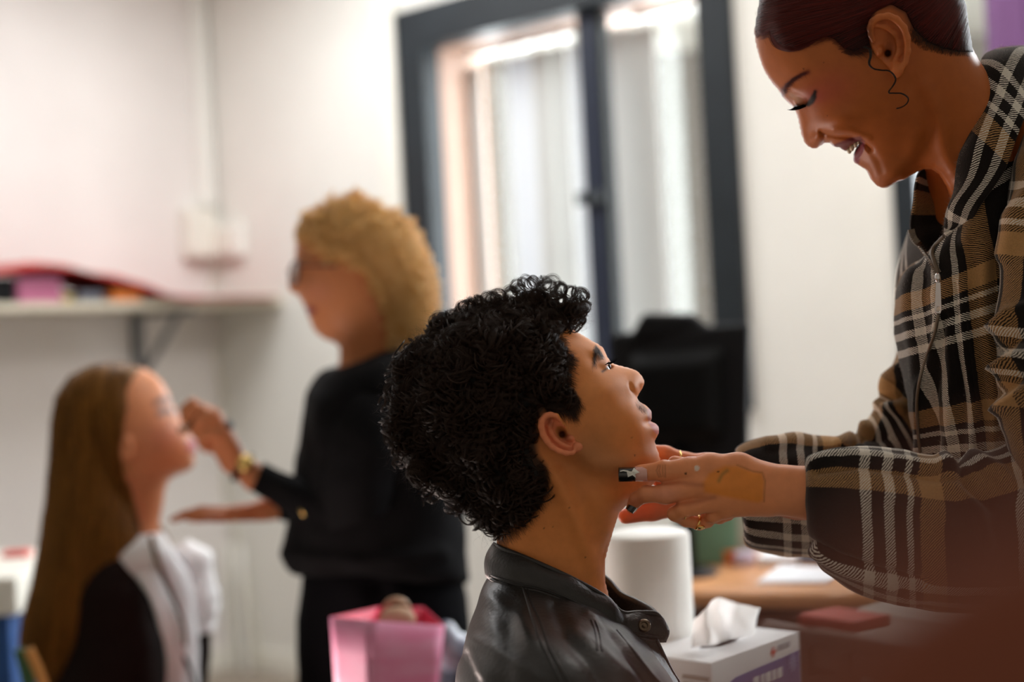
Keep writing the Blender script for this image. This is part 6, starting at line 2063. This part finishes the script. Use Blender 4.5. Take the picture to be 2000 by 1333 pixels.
def flow_strands(name, inf, fr, n, L, dirf, m, par, r=0.00025, k=14, wave=0.0, wfreq=60, seed=1, lift=0.002, out_amp=0.0, jit=0.15, near=0.7):
    rs = np.random.RandomState(seed)
    lo, hi = inf.P.min(0), inf.P.max(0); out = []
    while len(out) < n:
        u = rs.uniform(lo[0], hi[0], 2000); v = rs.uniform(lo[1], hi[1], 2000)
        ok = poly_sdf(u, v, inf.P) < -0.001
        u, v = u[ok], v[ok]; a, b = u.copy(), v.copy(); l = rs.uniform(*L, len(u)); ph = rs.uniform(0, 6.28, len(u)); ja = rs.normal(size=len(u)) * jit
        uu = np.zeros((len(u), k)); vv = uu.copy()
        for i in range(k):
            uu[:, i] = a + wave * np.sin(ph + b * wfreq); vv[:, i] = b
            dx, dy = dirf(a, b); dx = dx + ja; n_ = np.hypot(dx, dy) + 1e-9
            a = a + dx / n_ * l / k; b = b + dy / n_ * l / k
        keep = (poly_sdf(uu, vv, inf.P) < 0.004).all(1); uu, vv, ph, u = uu[keep], vv[keep], ph[keep], u[keep]
        W = inf.at(uu, vv); ww = np.maximum(W, 0.0) + lift * rs.uniform(0.2, 1, (len(u), 1)) + out_amp * np.sin(ph[:, None] + vv * wfreq)
        sd = np.where(rs.uniform(size=len(u)) < near, 1, -1)[:, None]
        for s in range(len(u)): out.append(np.stack([uu[s], vv[s], (ww * sd)[s]], 1))
    P = fr.world(np.array(out[:n]).reshape(-1, 3)).reshape(-1, k, 3)
    o = strands(name, P, r, r * 0.5, m, par); tag(o, kind='stuff')
    return o


M_blackknit = mat('black_knit', (0.0045, 0.0045, 0.0052), 0.9, noise=0.3, nscale=12, bump=0.3, bscale=200, spec=0.08)
M_blackpant = mat('black_trousers', (0.003, 0.003, 0.004), 0.9, spec=0.05)

# ------------------------------------------------------------------ blond woman in black
SK_b = skin_mat('skin_blond_woman', 0.5, 0.05)
frB = Frame(700, 560, 2.60)
HB = [(596, 430), (584, 455), (579, 480), (577, 500), (578, 518), (573, 534), (564, 552), (563, 562), (570, 571), (584, 576), (585, 584), (594, 592), (594, 600), (600, 606), (600, 616), (606, 622), (608, 634), (618, 650), (634, 662), (652, 668), (664, 680), (664, 705), (655, 730), (655, 800),
      (800, 800), (790, 700), (800, 620), (806, 540), (795, 470), (760, 420), (700, 400), (640, 405)]
iB = Inflate(frB, HB, 0.076, 0.0024, where=(720, 500))
iB.g(598, 528, 12, -0.007, 0.03); iB.g(622, 560, 16, 0.003, 0.04); iB.g(600, 572, 7, 0.003, 0.012)
iB.g(720, 700, 60, -0.016, 0.04, sy=50)
fB = iB.field(0.10)
for sd in (1, -1):
    q = frB.P(596, 532, 0.03); fB.ell((q[0], q[1], 0.031 * sd), (0.0125, 0.0125, 0.014), 0.003)
V, Q = fB.mesh(1); del fB
U, Vv = V[:, 0], V[:, 1]
c = paint((0.62, 0.24, 0.10), len(V))
spot(c, U, Vv, frB, 618, 570, 22, 18, (0.56, 0.23, 0.14), 0.6, w=0.04)
stroke(c, U, Vv, frB, [(582, 512), (595, 506), (610, 510)], 3, (0.25, 0.14, 0.07), 0.7, w=0.035)
region(c, U, Vv, frB, [(590, 598), (606, 597), (622, 604), (608, 618), (596, 614)], (0.30, 0.04, 0.04), 0.9, w=0.012, soft=2)
headB = (frB.world(V), Q, c)
# hands: the near one holding a brush at the girl's nose, the lower one stretched out
frb = Frame(420, 850, 2.60)
pb = frb.px
fb = Field((-0.11, -0.16, -0.06), (0.27, 0.09, 0.09), 0.0024)


def Bp(x, y, w=0.0):
    q = frb.P(x, y, w); return (q[0], q[1], w)


for a, ra, b, rb in ((Bp(500, 935), 25, Bp(455, 900), 24), (Bp(455, 900), 24, Bp(425, 850), 27), (Bp(448, 880, 0.006), 22, Bp(412, 820, 0.010), 24), (Bp(425, 860), 25, Bp(400, 812, -0.01), 22), (Bp(500, 935), 25, Bp(640, 985), 36)):
    fb.cone(a, ra * pb, b, rb * pb, 0.010)
fb.chain([Bp(412, 818, 0.012), Bp(384, 796, 0.012), Bp(369, 812, 0.006), Bp(372, 832, 0.0)], [13 * pb, 11 * pb, 9.5 * pb, 8 * pb], 0.003)
fb.chain([Bp(404, 812, 0.0), Bp(376, 788, -0.004), Bp(360, 800, -0.008), Bp(360, 820, -0.008)], [13 * pb, 10.5 * pb, 9 * pb, 8 * pb], 0.003)
fb.chain([Bp(416, 835, 0.020), Bp(392, 822, 0.024), Bp(382, 842, 0.018), Bp(392, 858, 0.012)], [13 * pb, 11 * pb, 10 * pb, 9 * pb], 0.003)
fb.chain([Bp(424, 852, 0.026), Bp(402, 848, 0.030), Bp(394, 866, 0.024), Bp(404, 878, 0.018)], [12 * pb, 10 * pb, 9 * pb, 8 * pb], 0.003)
fb.chain([Bp(436, 868, -0.012), Bp(405, 862, -0.022), Bp(382, 842, -0.016), Bp(372, 824, -0.008)], [15 * pb, 12 * pb, 10.5 * pb, 9 * pb], 0.003)
# lower hand (further back)
for a, ra, b, rb in ((Bp(600, 990, -0.02), 24, Bp(520, 996, -0.03), 21), (Bp(520, 996, -0.03), 20, Bp(455, 1010, -0.03), 20), (Bp(470, 1006, -0.026), 19, Bp(425, 1008, -0.026), 16)):
    fb.cone(a, ra * pb, b, rb * pb, 0.010)
fb.chain([Bp(440, 1002, -0.026), Bp(395, 998, -0.02), Bp(362, 1006, -0.018), Bp(338, 1016, -0.018)], [13 * pb, 10 * pb, 9 * pb, 7 * pb], 0.003)
fb.chain([Bp(436, 1010, -0.014), Bp(400, 1010, -0.006), Bp(375, 1020, -0.004)], [12 * pb, 9.5 * pb, 8 * pb], 0.003)
fb.chain([Bp(438, 1014, -0.038), Bp(400, 1004, -0.046), Bp(366, 1010, -0.048)], [12 * pb, 9.5 * pb, 8 * pb], 0.003)
fb.chain([Bp(440, 1018, -0.046), Bp(408, 1014, -0.056), Bp(385, 1020, -0.058)], [11 * pb, 8.5 * pb, 7 * pb], 0.003)
fb.chain([Bp(462, 1016, -0.016), Bp(436, 1034, -0.008), Bp(418, 1046, -0.006)], [14 * pb, 11 * pb, 8.5 * pb], 0.003)
V, Q = fb.mesh(1); del fb
handB = (frb.world(V), Q, paint((0.66, 0.25, 0.11), len(V)))
blond = combine('person', [headB, handB], SK_b, at(760, 1000, 2.6))
tag(blond, 'blond woman in black with glasses, making up the girl\'s face', 'person')
HBH = [(575, 470), (577, 448), (592, 425), (625, 405), (665, 394), (705, 392), (745, 402), (785, 428), (815, 458), (836, 495), (850, 540), (858, 590), (850, 640), (825, 668), (795, 680), (762, 684), (752, 660), (752, 625), (736, 585), (716, 545), (690, 522), (655, 510), (628, 500), (603, 480)]
iBH = Inflate(frB, HBH, 0.105, 0.003)
hwB = iB.at(iBH.X, iBH.Y)
iBH.W = np.where(iBH.d > 0, np.maximum(iBH.W, np.where(hwB > 0.004, hwB + 0.002 + 0.012 * np.clip(iBH.d / 0.015, 0, 1), 0)), iBH.W)
rs = np.random.RandomState(9)
f_ = iBH.field(0.13); V, Q = f_.mesh(2); del f_
n_ = np.sin(V[:, 0] * 150 + 3.0 * np.sin(V[:, 1] * 60)) * 0.004 + np.sin(V[:, 0] * 80 + V[:, 1] * 60) * 0.004
V[:, 2] += n_ * np.sign(V[:, 2])
M_bl = mat('blond_hair_base', (0.74, 0.40, 0.09), 0.5, color2=(0.36, 0.17, 0.035), nscale=14, stretch=(3, 3, 1.0), bump=0.5, bscale=90)
hb_ = mesh_obj('blond_hair', frB.world(V), Q, M_bl, None); adopt(hb_, blond)
M_bls = hair_mat('blond_strands', (0.74, 0.40, 0.10), (0.95, 0.72, 0.34), 0.4, 0.5)
top = frB.P(705, 420, 0)


def dB(a, b):
    t = np.clip((top[1] - b) / 0.12, 0, 1)
    return (a - top[0]) * (1.4 - t) * 6 + 0.05 * t, -0.3 - 0.9 * t


cb = curls(iBH, frB, 420, 26, 16, (0.007, 0.014), 44, thick=0.00028, pitch_r=(0.018, 0.032), down=2.2, par=hb_, m=M_bls, inset=0.001, name='loose_curls', spread=0.004)
tag(cb, kind='stuff')
flow_strands('loose_waves', iBH, frB, 1500, (0.05, 0.10), dB, M_bls, hb_, 0.0003, wave=0.010, wfreq=70, out_amp=0.010, seed=14, lift=0.010, jit=0.5)
flow_strands('hair_strands', iBH, frB, 7000, (0.03, 0.08), dB, M_bls, hb_, 0.00022, wave=0.006, wfreq=85, out_amp=0.004, seed=4, lift=0.006)
# glasses
M_specs = mat('dark_brown_frame', (0.10, 0.025, 0.015), 0.3)
gl_ = None
G_ = []
for sd in (1, -1):
    c0 = frB.P(575, 534, 0.032); c0 = np.array([c0[0], c0[1], 0.031 * sd])
    ux = np.array([0.35 * 1, 0.05, 0.94 * sd]); ux /= np.linalg.norm(ux); uy = np.array([0.08, 1.0, 0]); uy /= np.linalg.norm(uy)
    pts = [frB.world(c0 + ux * 0.025 * math.copysign(abs(math.cos(t)) ** 0.75, math.cos(t)) + uy * 0.021 * math.copysign(abs(math.sin(t)) ** 0.75, math.sin(t))) for t in np.linspace(0, 2 * math.pi, 20, endpoint=False)]
    if gl_ is None:
        gl_ = wire('glasses', pts, 0.0024, M_specs, None, n=50, closed=True)
        tag(gl_, 'dark red-brown glasses worn by the blond woman', 'glasses')
    else: wire('rim', pts, 0.0024, M_specs, gl_, n=50, closed=True)
    a = frB.world(c0 + ux * 0.025 + uy * 0.012); e1 = frB.P(660, 520, 0.07); e1 = frB.world((e1[0], e1[1], 0.078 * sd))
    wire('temple', [a, a * 0.5 + e1 * 0.5 + frB.w * 0.004 * sd, e1], 0.0022, M_specs, gl_, n=10)
    bm = bmesh.new(); vs = [bm.verts.new(tuple(p)) for p in pts]; bm.faces.new(vs); vs2 = [bm.verts.new(tuple(p - frB.u * 0.001)) for p in pts]; bm.faces.new(vs2[::-1])
    bmobj('lens', bm, M_glass, gl_)
wire('bridge', [frB.world((frB.P(562, 530, 0)[0], frB.P(562, 530, 0)[1], z)) for z in (0.007, 0.0, -0.007)], 0.002, M_specs, gl_, n=6)
# clothes
T = tube([(655, 722, 765, 685, 2.60, 0.062), (628, 728, 815, 690, 2.60, 0.13), (606, 762, 860, 720, 2.60, 0.185), (588, 830, 885, 810, 2.60, 0.20), (574, 920, 898, 900, 2.60, 0.19), (558, 1010, 905, 1000, 2.60, 0.18), (552, 1085, 912, 1090, 2.60, 0.18), (566, 1116, 915, 1130, 2.60, 0.175), (600, 1126, 905, 1140, 2.60, 0.15)],
         70, 90, 2.2, [([(620, 780), (640, 900), (620, 1040)], 14, 0.010), ([(700, 760), (690, 900)], 16, -0.008), ([(560, 1080), (700, 1100), (860, 1080)], 10, 0.010)], wrinkles(0.004, 25, 0.0015, 60, 2.0))
bj = tube_obj('black_jacket', T, M_blackknit, blond)
T = tube([(590, 1100, 905, 1120, 2.61, 0.14), (582, 1180, 915, 1180, 2.61, 0.16), (580, 1333, 916, 1320, 2.61, 0.16), (585, 1700, 900, 1700, 2.62, 0.14), (600, 1990, 880, 1990, 2.62, 0.12)], 40, 70, 2.2, [([(740, 1150), (745, 1400)], 14, -0.02)], wrinkles(0.004, 22, 0.001, 50, 1.0))
tube_obj('black_trousers', T, M_blackpant, blond)
T = tube([(514, 906, 491, 958, 2.56, 0.030), (560, 925, 528, 980, 2.53, 0.038), (620, 935, 580, 1020, 2.50, 0.046), (690, 900, 640, 1045, 2.47, 0.052), (760, 860, 700, 1010, 2.45, 0.056)], 50, 60, 2.0, [], wrinkles(0.003, 35, 0.001, 80, 3.0))
tube_obj('forearm_sleeve', T, M_blackknit, bj)
T = tube([(640, 1040, 765, 1000, 2.45, 0.058), (632, 960, 775, 935, 2.44, 0.062), (640, 870, 790, 850, 2.44, 0.062), (660, 780, 800, 780, 2.46, 0.058), (700, 725, 800, 740, 2.50, 0.045)], 50, 60, 2.0, [], wrinkles(0.003, 30, 0.001, 70, 5.0))
tube_obj('upper_sleeve', T, M_blackknit, bj)
T = tube([(545, 975, 546, 1018, 2.64, 0.028), (600, 965, 605, 1025, 2.66, 0.035), (680, 960, 690, 1030, 2.68, 0.04)], 20, 40, 2.0)
tube_obj('far_sleeve', T, M_blackknit, bj)
lathe('gold_button', [(0.0, 0.004), (0.009, 0.0035), (0.0135, 0.001), (0.0135, -0.004)], at(600, 996, 2.465), M_gold, bj, 20, axis=CAM - at(600, 996, 2.465))
# watch, brush, sponge
cc = at(474, 914, 2.60); axw = at(500, 934, 2.60) - at(450, 896, 2.60); axw /= np.linalg.norm(axw)
a_ = np.cross(axw, frb.w); a_ /= np.linalg.norm(a_); b_ = np.cross(axw, a_)
wt = wire('wristwatch', [cc + (a_ * math.cos(t) * 0.0255 + b_ * math.sin(t) * 0.0255) for t in np.linspace(0, 2 * math.pi, 14, endpoint=False)], 0.0058, M_black, None, n=40, closed=True)
tag(wt, 'gold watch with a black strap on the blond woman\'s wrist', 'watch')
fc = at(479, 906, 2.572)
lathe('watch_face', [(0.0, 0.006), (0.012, 0.006), (0.0155, 0.003), (0.0155, -0.004)], fc, M_gold, wt, 24, axis=CAM - fc + U_ * 0.8)
br = wire('makeup_brush', [at(366, 836, 2.585), at(385, 826, 2.585), at(415, 824, 2.59), at(446, 833, 2.59)], 0.0045, M_black, None, n=14)
tag(br, 'short makeup brush with a dark teal end held at the girl\'s nose', 'brush')
ball('brush_end', frb, (*frb.P(444, 832, 0.01)[:2], 0.012), 0.011, mat('dark_teal', (0.01, 0.035, 0.045), 0.4), br, (1, 0.9, 0.9), 14)
lathe('bristles', [(0.004, 0.0), (0.008, 0.006), (0.006, 0.016), (0.0, 0.02)], at(368, 836, 2.585), M_rib, br, 12, axis=(-1, 0, -0.2))

# ------------------------------------------------------------------ long-haired girl, seated
SK_g = skin_mat('skin_girl', 0.45, 0.05)
frG = Frame(250, 830, 2.70)
HG = [(262, 715), (285, 722), (305, 735), (320, 752), (330, 770), (336, 785), (340, 797), (346, 808), (356, 820), (368, 830), (374, 838), (371, 846), (368, 851), (375, 857), (382, 862), (384, 869), (379, 872), (384, 878), (383, 884), (377, 890), (380, 899), (377, 911), (366, 920), (345, 928),
      (329, 938), (322, 956), (318, 985), (312, 1015), (310, 1080), (200, 1080), (190, 1000), (175, 930), (140, 880), (128, 820), (145, 760), (185, 722), (225, 712)]
iG = Inflate(frG, HG, 0.075, 0.0024, where=(210, 800))
iG.g(330, 800, 12, -0.005, 0.03); iG.g(325, 845, 22, 0.004, 0.04); iG.g(362, 840, 7, 0.003, 0.012); iG.crease([(250, 930), (300, 925), (350, 915)], 10, 0.004, 0.05)
iG.g(270, 1000, 50, -0.014, 0.04, sy=50)
fG = iG.field(0.105)
for sd in (1, -1):
    q = frG.P(322, 804, 0.03); fG.ell((q[0], q[1], 0.031 * sd), (0.0122, 0.0122, 0.014), 0.003)
    q = frG.P(247, 880, 0.07); w = float(iG.at(q[0], q[1])); fG.ell((q[0], q[1], (w + 0.004) * sd), (0.013, 0.027, 0.007), 0.003)
    fG.ell((q[0], q[1] + 0.004, (w + 0.012) * sd), (0.006, 0.013, 0.006), 0.002, sub=True)
V, Q = fG.mesh(1); del fG
U, Vv = V[:, 0], V[:, 1]
c = paint((0.68, 0.28, 0.13), len(V))
spot(c, U, Vv, frG, 318, 850, 24, 20, (0.64, 0.27, 0.18), 0.6, w=0.04)
stroke(c, U, Vv, frG, [(303, 790), (318, 779), (334, 783)], 4.0, (0.06, 0.03, 0.02), 0.95, w=0.035)
stroke(c, U, Vv, frG, [(310, 809), (324, 801), (336, 806)], 4.2, (0.03, 0.02, 0.02), 0.95, w=0.04)
region(c, U, Vv, frG, [(368, 858), (384, 858), (388, 868), (386, 882), (374, 884), (362, 872)], (0.50, 0.09, 0.12), 0.9, w=0.012, soft=2)
girl = combine('person', [(frG.world(V), Q, c)], SK_g, at(230, 1200, 2.7))
tag(girl, 'seated girl with long brown hair in a dark vest and white shirt', 'person')
HGH = [(258, 712), (280, 722), (262, 738), (250, 762), (250, 800), (243, 842), (236, 870), (242, 915), (256, 950), (270, 1000), (280, 1050), (284, 1090), (278, 1150), (262, 1220), (235, 1290), (190, 1330), (140, 1350), (80, 1345), (35, 1290), (40, 1220), (62, 1140), (76, 1070), (88, 990), (96, 900), (98, 830), (108, 775), (135, 735), (180, 712), (220, 706)]
iGH = Inflate(frG, HGH, 0.105, 0.003, where=(190, 1000))
iGH.W = np.minimum(iGH.W, 0.125)
hwG = iG.at(iGH.X, iGH.Y)
iGH.W = np.where(iGH.d > 0, np.maximum(iGH.W, np.where(hwG > 0.004, hwG + 0.002 + 0.010 * np.clip(iGH.d / 0.015, 0, 1), 0)), iGH.W)
f_ = iGH.field(0.14); V, Q = f_.mesh(2); del f_
n_ = np.sin(V[:, 0] * 240 + 1.5 * np.sin(V[:, 1] * 22)) * 0.002 + np.sin(V[:, 0] * 110 + 9 * V[:, 1]) * 0.003
V[:, 2] += n_ * np.sign(V[:, 2])
M_br = mat('brown_hair_base', (0.035, 0.016, 0.006), 0.6, spec=0.2, color2=(0.26, 0.115, 0.020), nscale=34, stretch=(1.2, 1.2, 0.10), bump=0.5, bscale=60)
hg = mesh_obj('long_brown_hair', frG.world(V), Q, M_br, None); adopt(hg, girl)
M_brs = hair_mat('brown_strands', (0.030, 0.013, 0.005), (0.46, 0.20, 0.030), 0.5, 0.2)
tg = frG.P(230, 720, 0)


def dG(a, b):
    t = np.clip((tg[1] - b) / 0.10, 0, 1)
    return (a - tg[0]) * 5 * (1 - t) - 0.10 * t + (a - tg[0] + 0.06) * 1.2 * t, -0.35 - 0.65 * t


flow_strands('hair_strands', iGH, frG, 7000, (0.08, 0.22), dG, M_brs, hg, 0.00025, k=16, wave=0.001, wfreq=40, seed=6, lift=0.006, jit=0.06)
ho = [(300, 1010), (318, 1030), (332, 1052), (336, 1075), (322, 1100), (305, 1090), (296, 1050)]
iS = Inflate(Frame(315, 1055, 2.78), ho, 0.02, 0.003); f_ = iS.field(0.04); V, Q = f_.mesh(1)
o = mesh_obj('hair_lock', iS.fr.world(V), Q, M_br, None); adopt(o, hg)
o = ring_at(frG, 259, 912, 0.074, 0.0115, (0.3, 0, 1), 0.0020, M_gold, 'hoop_earring', girl)
# clothes
M_vest = mat('dark_brown_vest', (0.014, 0.008, 0.007), 0.9, noise=0.2, nscale=10, bump=0.2, bscale=120, spec=0.1)
M_shirt = mat('white_shirt', (0.85, 0.86, 0.87), 0.8, noise=0.03, bump=0.2, bscale=90)
T = tube([(200, 1050, 318, 1040, 2.70, 0.055), (165, 1085, 345, 1080, 2.70, 0.12), (130, 1140, 372, 1130, 2.74, 0.16), (110, 1220, 385, 1220, 2.76, 0.16), (100, 1333, 392, 1333, 2.76, 0.16), (100, 1500, 395, 1500, 2.76, 0.16)], 60, 90, 2.2, [], wrinkles(0.004, 25, 0.001, 60, 1.0))
ve = tube_obj('shirt', T, M_shirt, girl)
T = tube([(150, 1085, 272, 1100, 2.69, 0.12), (110, 1150, 300, 1160, 2.69, 0.16), (95, 1240, 324, 1250, 2.69, 0.17), (85, 1333, 330, 1350, 2.69, 0.175), (70, 1500, 350, 1500, 2.735, 0.16)], 60, 90, 2.2, [], wrinkles(0.004, 25, 0.001, 60, 4.0))
vs_ = tube_obj('vest', T, M_vest, girl)
# shirt collar leaf, tie ribbon, far sleeve
A = [at(*p) for p in ((278, 1100, 2.60), (300, 1116, 2.59), (325, 1160, 2.59), (352, 1215, 2.59), (366, 1262, 2.60))]
B = [at(*p) for p in ((268, 1128, 2.58), (290, 1160, 2.56), (310, 1210, 2.55), (330, 1290, 2.56), (345, 1345, 2.57))]
sheet_obj('collar', sheet(A, B, 30, 8), M_shirt, girl, 0.004)
wire('hair_lock', [at(*p) for p in ((296, 1050, 2.62), (312, 1105, 2.57), (335, 1160, 2.56), (358, 1220, 2.57), (362, 1262, 2.57))], 0.005, M_brs if False else M_br, hg, n=24, r2=0.003)
T = tube([(322, 1085, 372, 1052, 2.82, 0.05), (326, 1110, 408, 1075, 2.84, 0.075), (340, 1150, 424, 1130, 2.86, 0.085), (356, 1200, 428, 1190, 2.86, 0.08), (375, 1245, 422, 1236, 2.86, 0.06)], 40, 50, 2.0, [], wrinkles(0.006, 35, 0.003, 90, 1.0))
tube_obj('puffed_sleeve', T, M_shirt, girl)
T = tube([(384, 1236, 412, 1232, 2.86, 0.028), (388, 1280, 412, 1280, 2.86, 0.028), (385, 1350, 405, 1350, 2.85, 0.028), (380, 1500, 402, 1500, 2.84, 0.028)], 16, 24, 2.0)
tube_obj('dark_cuff', T, M_vest, girl)
wire('shirt_piping', [at(*p) for p in ((352, 1275, 2.59), (368, 1300, 2.59), (378, 1333, 2.59), (384, 1380, 2.60))], 0.004, M_black, girl, n=14)
# chair of the girl: green and orange tubes of the back
M_gtube = mat('green_tube', (0.05, 0.13, 0.05), 0.4); M_otube = mat('orange_wood_tube', (0.55, 0.27, 0.07), 0.45)
CG = empty('school_chair', at(120, 1500, 2.5) * np.array([1, 1, 0]), 'school chair with a green tube frame and orange wooden back, under the girl', 'chair')
Dk = 2.42
wire('back_post', [at(38, 1268, Dk), at(55, 1333, Dk), at(80, 1500, Dk), np.array([*at(90, 1500, Dk)[:2], 0.02])], 0.011, M_gtube, CG, n=20)
wire('back_post', [at(48, 1300, 2.98), at(62, 1400, 2.98), np.array([*at(70, 1500, 2.98)[:2], 0.02])], 0.011, M_gtube, CG, n=20)
wire('back_rail', [at(55, 1268, Dk - 0.02), at(78, 1320, Dk - 0.02), at(98, 1390, Dk - 0.02)], 0.010, M_otube, CG, n=12)
q = at(150, 1500, 2.55)
bm = bmesh.new(); box_dirs(bm, (q[0] + 0.06, q[1] + 0.05, 0.44), (0.19, 0, 0), (0, 0.19, 0), (0, 0, 0.012)); bmobj('seat', bm, M_otube, CG, bevel=0.01)
for dx, dy in ((-0.17, -0.12), (0.21, -0.12), (0.21, 0.21), (-0.12, 0.21)):
    wire('leg', [(q[0] + dx, q[1] + dy, 0.0), (q[0] + dx, q[1] + dy, 0.43)], 0.010, M_gtube, CG, n=2)
